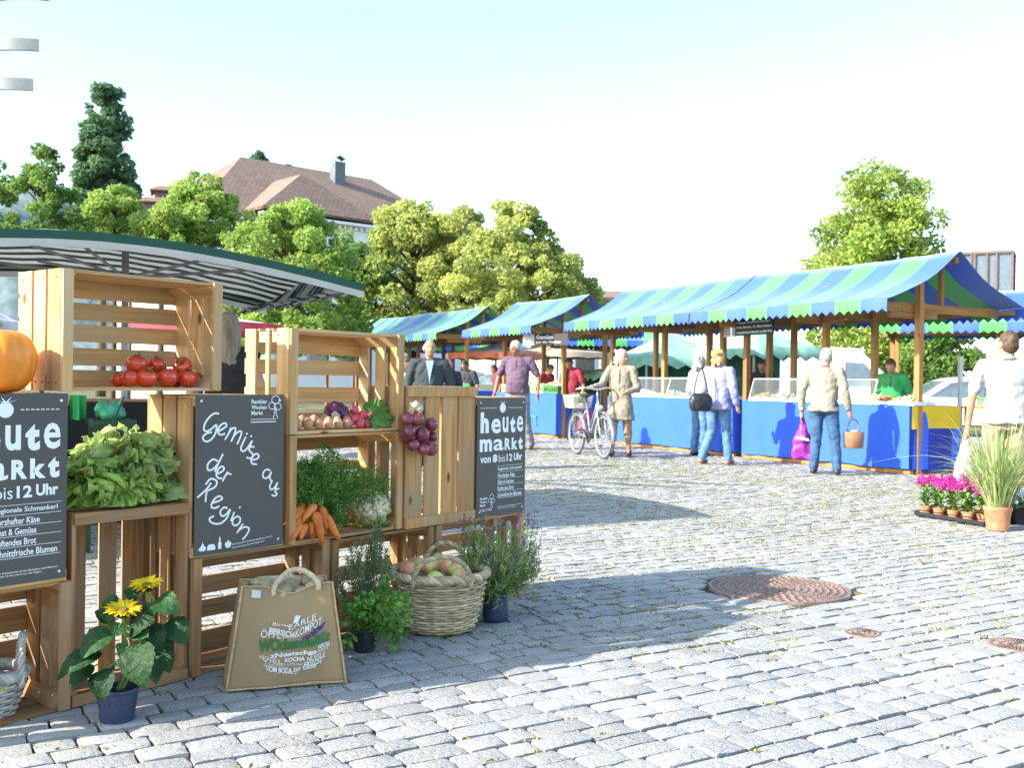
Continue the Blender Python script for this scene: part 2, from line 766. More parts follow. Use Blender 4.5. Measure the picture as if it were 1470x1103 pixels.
# moss and weeds in the joints
MMOSS = M('joint_moss', (0.13, 0.145, 0.03), .9, col2=(0.33, 0.31, 0.09), scale=30, tone=.3, trans=.2)
mb = MB()
JP = np.array(JP)
n = len(JP)
x, y = JP[:, 0], JP[:, 1]
# clumped density
dens = np.sin(x * 1.3 + 2) * np.cos(y * 1.1) + 0.6 * np.sin(x * 3.1 + y * 2.3) + .35 * np.sin(7 * x - 5 * y)
ang = math.radians(58)
keep = (dens > NR.uniform(-1.8, 1.9, n)) & ((y > 4.6) | (NR.random(n) < .3)) & (y < 19) & (NR.random(n) < np.clip(1.9 - y * .075, .25, 1))
x, y = x[keep], y[keep]
k = len(x)
cl = 8
cx = np.repeat(x, cl) + NR.normal(0, .030, k * cl)
cy = np.repeat(y, cl) + NR.normal(0, .007, k * cl)
c = np.stack([cx, cy, np.full(k * cl, -.006)], 1)
dr = rvec(k * cl)
dr[:, 2] = np.abs(dr[:, 2]) * .45 + .08
quads(mb, c, dr, rvec(k * cl), NR.uniform(.007, .021, k * cl), NR.uniform(.007, .014, k * cl), base=True)
struct('joint_moss', mb, MMOSS, kind='stuff')

# manhole cover: ring and lid with rows of raised lozenges
MIRON = M('rusty_iron', (0.21, 0.135, 0.11), .55, col2=(0.30, 0.21, 0.175), scale=16, metal=.25, bump=.2, bscale=90)


def cover(name, loc, r, label, cat, rings):
    t = thing(name, label, cat, loc)
    mb = MB()
    mb.lathe([(r * .93, -.02), (r, -.02), (r, .002), (r * .995, .006), (r * .95, .006), (r * .945, .0)], seg=56)
    part(t, 'frame_ring', mb, MIRON, sharp=30)
    mb = MB()
    mb.lathe([(r * .94, -.02), (r * .94, -.002), (r * .93, .001), (.001, .001)], seg=56)
    for k in range(1, rings + 1):
        rr = r * .9 * k / rings
        nn = max(6, int(2 * pi * rr / (r * .11)))
        for j in range(nn):
            a = 2 * pi * (j + .5 * (k % 2)) / nn
            da = .33 * 2 * pi / nn
            dr_ = r * .9 / rings * .3
            pts = [(rr - dr_, a), (rr, a - da), (rr + dr_, a), (rr, a + da)]
            lo = [(q * math.cos(g), q * math.sin(g), .0) for q, g in pts]
            hi = [(q * .97 * math.cos(g) + .03 * rr * math.cos(a), q * .97 * math.sin(g) + .03 * rr * math.sin(a), .008) for q, g in pts]
            mb.add(lo + hi, [(4, 5, 6, 7)] + [(i, (i + 1) % 4, 4 + (i + 1) % 4, 4 + i) for i in range(4)])
    part(t, 'lid', mb, MIRON, sharp=30)
    return t


cover('manhole_cover', MANHOLE - Vector((0, 0, .006)), MH_R, 'large round rusty iron manhole cover with rings of raised studs set in the cobbles', 'manhole cover', 9)
g = G(1238, 909)
cover('valve_cap', (g.x, g.y, -.003), .085, 'small oval-looking rusty iron valve cap just in front of the big manhole cover', 'valve cap', 3)
g = G(1458, 926)
cover('valve_cap', (g.x, g.y, -.003), .125, 'medium round rusty iron valve cap further to the side, cut by the picture edge', 'valve cap', 3)

# ------------------------------------------------------------------ wood and board materials
WL = [wood('pine_light_%d' % a, a, (0.66, 0.41, 0.18), (0.50, 0.265, 0.095), grey=(0.47, 0.36, 0.23)) for a in range(3)]
WM = [wood('pine_warm_%d' % a, a, (0.59, 0.33, 0.13), (0.41, 0.195, 0.065), grey=(0.38, 0.28, 0.175)) for a in range(3)]
WD = [wood('pine_brown_%d' % a, a, (0.42, 0.215, 0.09), (0.26, 0.115, 0.042), grey=(0.30, 0.21, 0.13)) for a in range(3)]
MNAIL = M('nail', (0.05, 0.04, 0.04), .5, metal=.5)
MBOARD = M('chalk_board', (0.080, 0.077, 0.073), .55, var=.06, scale=3, spec=.35)
MWHITE = M('white_print', (0.82, 0.82, 0.83), .6, var=.02)
MSCREW = M('screw_head', (0.75, 0.75, 0.72), .35, metal=.6)


def crate(label, s, z, Lx, Hz, S, woods, long, yd=0.0, nbase=5, gap=.016, face='open', rot=0.0, nside=3, loc=None, rz=None, vis=True):
    """wooden fruit crate: Lx along the wall, Hz up, S deep; long = 'x' or 'z' (direction of the base planks)"""
    t = thing('fruit_crate', label, 'crate', loc if loc is not None else W(s, yd, z), (WRZ if rz is None else rz) + rot, 'wooden fruit crates of the display wall')
    Ln, Mn = (Lx, Hz) if long == 'x' else (Hz, Lx)
    aL, aM = (0, 2) if long == 'x' else (2, 0)
    sg = 1 if face == 'open' else -1

    def bx(mb, l0, l1, y0, y1, m0, m1, **k):
        if face != 'open':
            y0, y1 = S - y1, S - y0
        if long == 'x':
            mb.box(l0, l1, y0, y1, m0, m1, **k)
        else:
            mb.box(m0, m1, y0, y1, l0, l1, **k)
    T = .013
    j = .0012
    # end panels: boards running along M, stacked over the depth
    for e in (0, 1):
        mb = MB()
        l0, l1 = (0, T) if e == 0 else (Ln - T, Ln)
        wd = S / nside
        for k in range(nside):
            gg = R.uniform(.6, 1.4) * gap * .55
            bx(mb, l0, l1, k * wd + (gg if k else 0), (k + 1) * wd - (gg if k < nside - 1 else 0), .0, Mn, jit=j)
        for k in range(nside):
            for q in (.03, Mn - .03):
                for dy in (.25, .75):
                    yy = (k + dy) * wd
                    c0 = l0 - .0008 if e == 0 else l1 + .0008
                    bx(mb, c0 - .001, c0 + .001, yy - .003, yy + .003, q - .003, q + .003, m=1)
        part(t, 'end_panel', mb, [woods[aM], MNAIL])
    # long sides: boards along L
    for e in (0, 1):
        mb = MB()
        m0, m1 = (0, T) if e == 0 else (Mn - T, Mn)
        wd = S / nside
        for k in range(nside):
            gg = R.uniform(.6, 1.4) * gap * .5
            bx(mb, T, Ln - T, k * wd + (gg if k else 0), (k + 1) * wd - (gg if k < nside - 1 else 0), m0, m1, jit=j)
        part(t, 'side_panel', mb, woods[aL])
    # base
    mb = MB()
    tot = Mn
    wd = tot / nbase
    for k in range(nbase):
        g0 = R.uniform(.5, 1.5) * gap / 2
        g1 = R.uniform(.5, 1.5) * gap / 2
        bx(mb, 0.0, Ln, S, S + .011, k * wd + (g0 if k else 0), (k + 1) * wd - (g1 if k < nbase - 1 else 0), jit=j)
    if face != 'open':
        for l0 in (0.0, Ln - .05):
            bx(mb, l0, l0 + .05, S + .0115, S + .024, 0, Mn)
    part(t, 'base_panel', mb, woods[aL])
    # triangular corner posts
    for e in (0, 1):
        for f in (0, 1):
            mb = MB()
            c = .046
            l = T + .0006 if e == 0 else Ln - T - .0006
            mm = T + .0006 if f == 0 else Mn - T - .0006
            dl = c if e == 0 else -c
            dm = c if f == 0 else -c
            tri = [(l, mm), (l + dl, mm), (l, mm + dm)]
            vs = []
            for y in (.003, S - .002):
                yy = y if face == 'open' else S - y
                for a, q in tri:
                    vs.append((a, yy, q) if long == 'x' else (q, yy, a))
            mb.add(vs, [(0, 1, 2), (3, 5, 4), (0, 3, 4, 1), (1, 4, 5, 2), (2, 5, 3, 0)])
            part(t, 'corner_post', mb, woods[1])
    # rim battens at the opening
    for e in (0, 1):
        mb = MB()
        l0, l1 = (T * .2, .042) if e == 0 else (Ln - .042, Ln - T * .2)
        bx(mb, l0, l1, -.014, -.0005, .002, Mn - .002, jit=j)
        part(t, 'rim_batten', mb, woods[aM])
    return t


S_ = .29
crate('brown crate under the cut-off black market sign', -.70, 0, .70, .462, S_, WD, 'x', nbase=4, gap=.03)
cA = crate('upright crate carrying the cut-off black market sign, pumpkin on top', -.495, .464, .475, .668, S_, WM, 'z')
crate('upright brown crate with slatted back under the lettuce', .005, 0, .485, .70, S_, WD, 'z', nbase=4, gap=.05)
crate('pale crate on top of the wall holding the tomatoes', -.05, 1.142, .68, .437, S_, WL, 'x', nbase=5, gap=.016)
crate('brown lying crate behind the jute bag of potatoes', .505, 0, .725, .474, S_, WD, 'x', nbase=4, gap=.045)
crate('upright crate carrying the handwritten chalkboard', .495, .476, .46, .648, S_, WM, 'z')
crate('brown lying crate behind the rosemary and the apple basket', 1.24, 0, .69, .462, S_, WD, 'x', nbase=3, gap=.06)
crate('crate in the middle of its stack holding carrots and cauliflower', .985, .470, .71, .478, S_, WM, 'x', nbase=4, gap=.05)
crate('topmost crate of its stack holding eggs, red cabbage and radishes', .985, .952, .71, .465, S_, WL, 'x', nbase=4, gap=.05)
crate('upright crate turned slatted bottom outwards beside the red onions', 1.712, .466, .525, .70, S_, WM, 'z', nbase=4, gap=.026, face='base')
crate('brown crate at the end of the wall behind the lavender', 1.945, 0, .74, .462, S_, WM, 'x', nbase=4, gap=.03)
crate('upright crate carrying the small fully visible market sign', 2.25, .464, .43, .645, S_, WM, 'z')

# ------------------------------------------------------------------ lettering
_gc = {}


def glyphs(txt, bold=0.0):
    k = (txt, bold)
    if k not in _gc:
        cu = bpy.data.curves.new('t', 'FONT')
        cu.body = txt
        cu.offset = bold
        cu.resolution_u = 3
        o = bpy.data.objects.new('t', cu)
        COL.objects.link(o)
        dg = bpy.context.evaluated_depsgraph_get()
        me = o.evaluated_get(dg).to_mesh()
        v = np.array([x.co[:] for x in me.vertices])
        f = [list(p.vertices) for p in me.polygons]
        o.evaluated_get(dg).to_mesh_clear()
        bpy.data.objects.remove(o)
        bpy.data.curves.remove(cu)
        _gc[k] = (v, f)
    return _gc[k]


def put_text(mb, txt, x0, x1, z0, z1, y=-.003, bold=.0, m=0, fit=None, slant=0.0, rise=0.0):
    """flat lettering fitted into a box of the board plane (x right, z up, facing -y)"""
    v, f = glyphs(txt, bold)
    mn, mx = v.min(0), v.max(0)
    u = (v[:, 0] - mn[0]) / max(mx[0] - mn[0], 1e-6)
    q = (v[:, 1] - mn[1]) / max(mx[1] - mn[1], 1e-6)
    X = x0 + u * (x1 - x0) + slant * q * (z1 - z0)
    Z = z0 + q * (z1 - z0) + rise * u
    mb.add([(a, y, c) for a, c in zip(X, Z)], f, m)


def stroke(mb, pts, r, y=-.003, m=0, n=5, flat=.25, closed=False):
    p = smoothpath([(a, y, c) for a, c in pts], n, closed) if len(pts) > 2 else [(a, y, c) for a, c in pts]
    mb.tube(p, r, 6, m, flat=flat, nrm=(0, 1, 0), closed=closed)


class Quad:
    """photo pixel quad -> board coordinates (x right, z up)"""

    def __init__(s, tl, tr, bl, br, w, h):
        s.q = [Vector(p) for p in (tl, tr, bl, br)]
        s.w, s.h = w, h

    def __call__(s, x, y):
        tl, tr, bl, br = s.q
        u, v = .5, .5
        for _ in range(12):
            p = (tl * (1 - u) + tr * u) * (1 - v) + (bl * (1 - u) + br * u) * v
            du = (tr - tl) * (1 - v) + (br - bl) * v
            dv = (bl - tl) * (1 - u) + (br - tr) * u
            e = Vector((x, y)) - p
            det = du.x * dv.y - du.y * dv.x
            u += (e.x * dv.y - e.y * dv.x) / det
            v += (du.x * e.y - du.y * e.x) / det
        return u * s.w, (1 - v) * s.h


def board(name, label, s, z, w, h, yd=-.014):
    t = thing(name, label, 'sign board', W(s, yd, z), WRZ, 'black market sign boards')
    mb = MB()
    mb.box(0, w, -.003, 0.0, 0, h)
    part(t, 'panel', mb, MBOARD)
    for a, c in ((.025, .025), (w - .025, .025), (.025, h - .025), (w - .025, h - .025)):
        mb = MB()
        mb.lathe([(.0058, 0), (.0058, .002), (.003, .0035), (.0005, .0035)], seg=10)
        mb.xf(Matrix.Translation((a, -.0032, c)) @ Matrix.Rotation(pi / 2, 4, 'X'))
        part(t, 'screw', mb, MSCREW, smooth=True)
    return t


def logo(mb, x, z, sc, y=-.0045):
    """small tree on a ground bar with three lines of lettering"""
    for k, word in enumerate(('Rankler', 'Wochen', 'Markt')):
        wd = (.52, .50, .38)[k]
        put_text(mb, word, x, x + wd * sc, z + (.50 - .15 * k) * sc, z + (.61 - .15 * k) * sc, y, .02)
    mb.box(x - .02 * sc, x + .82 * sc, y - .0004, y, z, z + .025 * sc)
    mb.box(x - .02 * sc, x + .82 * sc, y - .0004, y, z + .075 * sc, z + .09 * sc)
    circ = lambda cx, cz, r: [(x + (cx + r * math.cos(a)) * sc, z + (cz + r * .85 * math.sin(a)) * sc) for a in [2 * pi * i / 10 for i in range(10)]]
    for cx, cz, r in ((.80, .60, .13), (.68, .44, .11), (.88, .42, .11)):
        stroke(mb, circ(cx, cz, r), .011 * sc, y, closed=True, n=2)
    stroke(mb, [(x + .76 * sc, z + .46 * sc), (x + .77 * sc, z + .25 * sc), (x + .72 * sc, z + .1 * sc)], .012 * sc, y)
    stroke(mb, [(x + .82 * sc, z + .4 * sc), (x + .82 * sc, z + .25 * sc), (x + .88 * sc, z + .1 * sc)], .012 * sc, y)


def icons(mb, x, z, sc, y=-.0045):
    """garlic, cheese, bottle and apple"""
    for k, pr in enumerate((
            [(0, 0), (.3, .02), (.42, .3), (.2, .55), (.06, .75), (0, 1.0)],
            [(0, 0), (.5, 0), (.52, .35), (.3, .6), (0, .62)],
            [(0, 0), (.2, 0), (.22, .6), (.09, .8), (.09, 1.25), (0, 1.25)],
            [(0, 0), (.25, .02), (.42, .35), (.34, .6), (.1, .62), (.04, .85), (0, .85)])):
        cx = x + k * sc * 1.05
        pts = [(cx + a * sc, z + c * sc) for a, c in pr] + [(cx - a * sc, z + c * sc) for a, c in pr[::-1] if a > 0]
        mb.add([(a, y, c) for a, c in pts], [tuple(range(len(pts)))])


QF = Quad((232, 165), (578, 145), (212, 1025), (568, 985), 1, 1)


def market_board(t, w, h):
    y = -.0045
    mb = MB()

    def bxp(txt, x0, x1, ya, yb, bold=.03, slant=0.0):
        a0, c0 = QF((x0), yb)
        a1, c1 = QF((x1), ya)
        put_text(mb, txt, a0 * w, a1 * w, c0 * h, c1 * h, y, bold, slant=slant)
    for ch, x0, x1, ya, yb, bd in (('h', 247, 308, 262, 418, .055), ('e', 322, 392, 304, 418, .028), ('u', 402, 446, 292, 408, .03),
                                   ('t', 456, 498, 284, 408, .06), ('e', 507, 556, 278, 400, .02),
                                   ('m', 240, 328, 455, 553, .045), ('a', 336, 410, 452, 543, .02), ('R', 417, 462, 445, 535, .045),
                                   ('k', 468, 514, 438, 532, .045), ('t', 518, 552, 432, 530, .06),
                                   ('von', 243, 318, 588, 636, .03), ('8', 331, 364, 566, 628, .05), ('bis', 373, 421, 565, 624, .0),
                                   ('12', 431, 474, 560, 618, .03), ('Uhr', 484, 548, 552, 610, .04)):
        bxp(ch, x0, x1, ya, yb, bd)
    # tomato emblem and dashed rule
    cx, cz = .505 * w, .915 * h
    rr = .062 * w
    pts = [(cx + rr * math.cos(a), cz + rr * .98 * math.sin(a)) for a in [2 * pi * i / 20 for i in range(20)]]
    mb.add([(a, y, c) for a, c in pts], [tuple(range(20))])
    for a in (-60, -25, 20, 55):
        g = math.radians(90 + a)
        tipx, tipz = cx + rr * 1.75 * math.cos(g), cz + rr * (.75 + .95 * math.sin(g))
        mb.add([(cx - rr * .18, y - .0003, cz + rr * .85), (cx + rr * .18, y - .0003, cz + rr * .85), (tipx, y - .0003, tipz)], [(0, 1, 2)])
    for u0, u1 in ((.06, .39), (.62, .94)):
        nn = 8
        for k in range(nn):
            a = u0 + (u1 - u0) * k / nn
            mb.box(a * w, (a + (u1 - u0) / nn * .7) * w, y - .0002, y, .913 * h, .918 * h)
    part(t, 'headline', mb, MWHITE)
    mb = MB()
    vs = [.583, .637, .692, .747, .803, .860]
    for v in vs:
        mb.box(.42 * w, .955 * w, y - .0002, y, (1 - v) * h - .0006, (1 - v) * h + .0010)
    for k, (txt, u1) in enumerate((('Regionale Schmankerl', .925), ('Herzhafter Käse', .78), ('Obst & Gemüse', .755), ('Duftendes Brot', .755), ('Schnittfrische Blumen', .925))):
        v0, v1 = vs[k] + .012, vs[k + 1] - .008
        put_text(mb, txt, .42 * w, u1 * w, (1 - v1) * h, (1 - v0) * h, y, .016)
    part(t, 'offer_list', mb, MWHITE)
    mb = MB()
    put_text(mb, 'Rankler Wochenmarkt auf dem Marktplatz, jeden Mittwoch', .42 * w, .93 * w, .060 * h, .072 * h, y, .01)
    put_text(mb, 'von 8 bis 12 Uhr, frisch aus der Region', .42 * w, .80 * w, .044 * h, .056 * h, y, .01)
    part(t, 'small_print', mb, MWHITE)
    mb = MB()
    logo(mb, .07 * w, .045 * h, .29 * w)
    part(t, 'emblem', mb, MWHITE)


bA = board('market_sign', 'big black market sign with white lettering, cut off by the picture edge below the pumpkin', -.475, .478, .448, .655)
market_board(bA, .448, .655)
bF = board('market_sign', 'small looking black market sign with white lettering at the end of the crate wall', 2.252, .470, .425, .635)
market_board(bF, .425, .635)

wC, hC = .445, .645
bC = board('chalkboard', 'black chalkboard handwritten in white, beside the lettuce', .505, .482, wC, hC)
QC = Quad((62, 55), (582, 65), (22, 1055), (552, 1000), wC, hC)
mb = MB()
HW = [
    # Gemuese
    [(185, 176), (160, 172), (130, 195), (106, 232), (98, 268), (112, 282), (140, 268), (168, 244), (166, 280), (150, 318), (120, 344), (97, 338), (92, 315), (112, 296), (142, 288)],
    [(178, 285), (205, 268), (227, 250), (218, 234), (195, 244), (178, 270), (178, 296), (196, 306), (216, 298)],
    [(252, 262), (236, 300), (214, 338)], [(234, 302), (258, 270), (278, 268), (270, 305), (250, 350)], [(262, 322), (290, 292), (312, 290), (304, 325), (284, 368)],
    [(338, 322), (316, 366), (306, 400), (322, 412), (346, 392), (372, 350)], [(376, 346), (366, 370), (360, 388)],
    [(388, 388), (366, 386), (354, 402), (366, 420), (378, 436), (366, 456), (338, 452)],
    [(372, 468), (400, 462), (414, 446), (402, 430), (382, 440), (366, 468), (372, 490), (400, 496)],
    # aus
    [(482, 538), (458, 530), (437, 552), (440, 580), (464, 582), (488, 548)], [(490, 545), (478, 578), (486, 602)],
    [(494, 600), (478, 634), (484, 656), (506, 646), (528, 612)], [(528, 612), (516, 640), (512, 660)],
    [(536, 652), (514, 658), (510, 672), (522, 684), (508, 697), (488, 690)],
    # der
    [(172, 470), (144, 456), (114, 486), (116, 522), (146, 514), (176, 478)], [(202, 424), (172, 484), (152, 536)],
    [(158, 548), (190, 536), (206, 514), (190, 502), (170, 522), (160, 552), (172, 574), (192, 574)],
    [(226, 536), (206, 570), (194, 596)], [(204, 574), (222, 548), (246, 554)],
    # Region
    [(130, 600), (102, 640), (50, 690)], [(98, 612), (126, 577), (160, 590), (152, 626), (104, 650)],
    [(104, 650), (98, 684), (95, 718)],
    [(134, 726), (166, 716), (190, 702), (176, 686), (150, 698), (130, 728), (128, 752), (150, 758), (172, 746)],
    [(218, 762), (196, 758), (176, 784), (186, 810), (210, 800), (232, 770)], [(236, 768), (212, 824), (172, 856), (126, 848), (114, 822), (140, 808)],
    [(258, 788), (246, 818), (236, 844)],
    [(276, 814), (252, 830), (246, 860), (266, 872), (290, 850), (292, 824)],
    [(308, 862), (288, 892), (270, 920)], [(286, 900), (316, 884), (344, 894), (330, 930), (302, 962)],
]
for st in HW:
    stroke(mb, [QC(*p) for p in st], .0046, y=-.0045)
stroke(mb, [QC(276, 814), QC(292, 824)], .0046, y=-.0045)
for d in ((344, 304), (370, 320), (292, 760)):
    a, c = QC(*d)
    mb.ell((a, -.004, c), (.005, .001, .005), 8, 5)
part(bC, 'handwriting', mb, MWHITE, smooth=True)
mb = MB()
a, c = QC(372, 235)
logo(mb, a, c, .158)
part(bC, 'emblem', mb, MWHITE)
mb = MB()
a, c = QC(70, 1022)
icons(mb, a, c, .039)
a, c = QC(240, 996)
put_text(mb, 'Rankler Wochenmarkt auf dem Marktplatz, jeden Mittwoch von 8 bis 12 Uhr', a, a + .21, c, c + .009, -.0045, .01, rise=.012)
put_text(mb, 'frisch aus der Region, direkt vom Erzeuger zu dir', a, a + .165, c - .014, c - .005, -.0045, .01, rise=.010)
part(bC, 'icon_row', mb, MWHITE)
# ------------------------------------------------------------------ produce
def z1(a, k):           # zoom helpers: pixel in an enlarged crop -> photo pixel
    return a / 4.412 + k


MSTEM = M('green_stem', (0.13, 0.22, 0.05), .6, scale=30)
# pumpkin
MPUMP = M('pumpkin_skin', (0.72, 0.17, 0.008), .38, col2=(0.86, 0.27, 0.02), scale=7, stretch=(1, 1, .3), spec=.5, bump=.08, bscale=40)
c = WP(-11, 512, .12)
t = thing('pumpkin', 'large ribbed orange pumpkin on top of the crate wall beside the tomato crate', 'pumpkin', (c.x, c.y, 1.1335))
t.scale = (.98, .98, .86)
mb = MB()
prof = [(.001, .012), (.05, .0), (.10, .014), (.135, .06), (.150, .12), (.147, .175), (.122, .225), (.085, .250), (.045, .254), (.018, .240), (.002, .236)]
prof = [(p.x, p.z) for p in smoothpath([(a, 0, b_) for a, b_ in prof], 4)]
mb.lathe([(max(.001, r), z) for r, z in prof], seg=120, wob=lambda a, z: 1 - .055 * abs(math.cos(a * 6.5)) ** 6 - .02 * math.sin(3 * a))
part(t, 'body', mb, MPUMP, smooth=True)
mb = MB()
mb.tube([(0, 0, .235), (.004, 0, .262), (.02, .005, .285)], [.022, .015, .017], 8)
part(t, 'stalk', mb, MSTEM, smooth=True)

# tomatoes
MTOM = M('tomato_skin', (0.62, 0.022, 0.010), .18, col2=(0.72, 0.07, 0.015), scale=9, spec=.6, coat=.3, rnd=.12)
tomL = ['biggest tomato on the upper layer of the heap in the top crate', 'middle tomato of the upper layer in the top crate', 'tomato of the upper layer nearest the crate side with its green star turned outwards',
        'front tomato of the lower layer, second from the dark end', 'front tomato in the centre of the lower layer', 'tomato half hidden behind the lower layer beside the first front one',
        'tomato at the free end of the heap, towards the empty crate floor', 'front tomato under the upper tomato with the green star', 'tomato squeezed against the crate side at the end of the heap', 'tomato in the back of the heap between the layers']
tp = [(866, 680, 66, .12), (992, 685, 56, .13), (1157, 690, 60, .11), (925, 785, 64, .07), (1060, 782, 64, .07), (818, 785, 58, .10), (748, 775, 46, .14), (1187, 792, 60, .07), (1252, 768, 50, .13), (1110, 770, 50, .16)]
for i, (a, b_, r, yd) in enumerate(tp):
    px, py = z1(a, 0), z1(b_, 370)
    c = WP(px, py, yd)
    r = r / 4.412 / F * c.y * 1.02
    if b_ > 760:
        c.z = 1.156 + r * .9
    t = thing('tomato', tomL[i], 'tomato', c, R.uniform(0, 6), 'tomatoes in the top crate')
    tl = Matrix.Rotation(R.uniform(-.5, .5), 3, 'X') @ Matrix.Rotation(R.uniform(-.4, .4), 3, 'Y')
    if i == 2:
        t.rotation_euler.z = 0
        tl = Matrix.Rotation(1.0, 3, 'X')
    mb = MB()
    pf = [(.001, -.86), (.35, -.87), (.75, -.62), (.97, -.15), (.98, .25), (.80, .62), (.5, .80), (.22, .80), (.001, .70)]
    pf = [(max(.001, p.x) * r, p.z * r) for p in smoothpath([(q, 0, h) for q, h in pf], 3)]
    mb.lathe(pf, seg=30, wob=lambda a, z: 1 + .02 * math.cos(5 * a), tilt=tl)
    part(t, 'flesh', mb, MTOM, smooth=True)
    mb = MB()
    for k in range(5):
        a = 2 * pi * k / 5 + i
        leaf(mb, tl @ Vector((0, 0, .74 * r)), tl @ Vector((math.cos(a) * .62 * r, math.sin(a) * .62 * r, .92 * r)), .011, droop=.1, n=4)
    mb.tube([tl @ Vector((0, 0, .7 * r)), tl @ Vector((.1 * r, 0, 1.0 * r)), tl @ Vector((.35 * r, .1 * r, 1.25 * r))], .003, 6)
    part(t, 'calyx', mb, MSTEM)

# lettuces on the brown crate
def lettuce(label, c, rx, rz, mats, seed, ruff, frill=.35):
    t = thing('lettuce', label, 'lettuce', c, WRZ, 'lettuces on the brown crate')
    R.seed(seed)
    mb = MB()
    for ring, (nn, el, ln, wd) in enumerate(((12, 4, 1.0, .95), (11, 22, 1.0, .9), (10, 42, .95, .85), (8, 62, .85, .75), (6, 80, .7, .6))):
        for k in range(nn):
            a = 2 * pi * (k + .5 * (ring % 2) + R.uniform(-.2, .2)) / nn
            e = math.radians(el + R.uniform(-9, 9))
            dv = Vector((math.cos(a) * math.cos(e), math.sin(a) * math.cos(e) * .75, math.sin(e)))
            b0 = Vector((dv.x * .03, dv.y * .03, .02))
            tip = Vector((dv.x * rx * ln, dv.y * rx * ln, .02 + dv.z * rz * ln))
            Lf, Nn, K = (tip - b0), 16, 23
            sd = Vector((-math.sin(a), math.cos(a), 0))
            u = sd.cross(Lf).normalized()
            if u.z < 0:
                u = -u
            ld = Lf.normalized()
            vs, fs = [], []
            ph = R.uniform(0, 6)
            W0 = wd * rx * R.uniform(.85, 1.15)
            cv = R.uniform(.7, 1.2)
            for i in range(Nn + 1):
                q = i / Nn
                wq = W0 * (.2 + .8 * math.sin(pi / 2 * min(1, q / .68))) * (1 if q < .68 else math.sqrt(max(.06, 1 - ((q - .68) / .33) ** 2)))
                for j in range(K):
                    s = (j - (K - 1) / 2) / ((K - 1) / 2)
                    sf = abs(s) ** 2.2
                    qf = max(0, (q - .45) / .55) ** 1.6
                    rf = ruff * rx * (sf * math.sin(23 * q + ph) + qf * math.sin(19 * s + ph * 2) * .8 + .22 * math.sin(31 * q + 17 * s))
                    rf2 = ruff * rx * .6 * (sf * math.sin(17 * q - ph) + qf * math.sin(14 * s - ph))
                    crv = (-.50 * q ** 3 + .16 * math.sin(pi * q)) * rx * cv
                    crk = ruff * .22 * rx * math.sin(9 * s + ph) * math.sin(13 * q + ph)
                    vs.append(b0 + Lf * q + sd * (s * wq * .5) + u * (crv + s * s * .20 * W0 + rf + crk + R.uniform(-.0015, .0015)) + ld * rf2)
            for i in range(Nn):
                for j in range(K - 1):
                    p = i * K + j
                    fs.append((p, p + 1, p + K + 1, p + K))
            mb.add(vs, fs, 0)
    if frill > .5:
        pv = [v for i, v in enumerate(list(mb.V)) if (i // 23) % 17 > 10 and R.random() < .09]
        for v in pv:
            p = Vector(v)
            dv = (p - Vector((0, 0, rz * .25))).normalized() + Vector(rvec(1)[0]) * .7
            ln_ = R.uniform(.018, .034)
            leaf(mb, p - dv.normalized() * .008, p + dv.normalized() * ln_, ln_ * 1.5, upv=rvec(1)[0], droop=.2, fold=.1, n=5, ruffle=.22)
    mb.V = [(x, y, max(.001, z)) for x, y, z in mb.V]
    part(t, 'leaves', mb, mats, smooth=True)
    mb = MB()
    mb.lathe([(.028, 0), (.03, .02), (.022, .05), (.002, .055)], seg=10)
    part(t, 'stump', mb, MSTEM, smooth=True)
    return t


MLET = M('lettuce_green', (0.30, 0.48, 0.07), .5, col2=(0.48, 0.64, 0.17), scale=22, tone=.3, trans=.3, bump=.25, bscale=60)
MLET2 = M('lettuce_pale', (0.46, 0.62, 0.15), .5, col2=(0.66, 0.76, 0.32), scale=22, tone=.3, trans=.5, bump=.25, bscale=60)
lettuce('broad leaved mid green lettuce beside the cut-off market sign', W(.14, .16, .712), .18, .215, MLET, 3, .14, .18)
lettuce('curly pale green lettuce in the sun beside the chalkboard crate', W(.345, .19, .712), .18, .285, MLET2, 5, .30, .7)
lettuce('low green lettuce lying between the broad one and the curly one, at the crate edge', W(.24, .075, .712), .12, .13, MLET, 9, .2)

# eggs
MEGG = M('egg_shell', (0.50, 0.25, 0.125), .5, col2=(0.58, 0.33, 0.19), scale=60, sss=.1, rnd=.10)
egs = [(690, 740), (760, 741), (825, 741), (888, 739), (948, 736), (1006, 734)]
eo = ['front egg at the crate side end of the row', 'second egg of the front row from the crate side', 'third egg of the front row, pale tipped', 'fourth egg of the front row from the crate side', 'fifth egg of the front row from the crate side', 'last egg of the front row, touching the radishes']
row2 = [(722, 695), (795, 688), (870, 690)]
for i, (a, b_) in enumerate(egs + row2):
    back = i >= len(egs)
    c = WP(z1(a, 270), z1(b_, 440), .10 if back else .045)
    c.z = .968 + .028 + (.008 if back else 0)
    lb = 'egg in the hidden back row behind the front eggs, %s' % ('nearest the crate side', 'in the middle', 'beside the red cabbage')[i - 6] if back else eo[i]
    mb = MB()
    pf = [(.022 * math.sin(pi * k / 12) * (1 - .12 * math.cos(pi * k / 12 + pi)), -.029 * math.cos(pi * k / 12)) for k in range(13)]
    mb.lathe([(max(.0005, r), z) for r, z in pf], seg=20, tilt=Matrix.Rotation(R.uniform(-.25, .25), 3, 'X') @ Matrix.Rotation(R.uniform(-.3, .3), 3, 'Y'))
    single('egg', mb, MEGG, lb, 'egg', c, group='eggs in the upper crate', smooth=True)

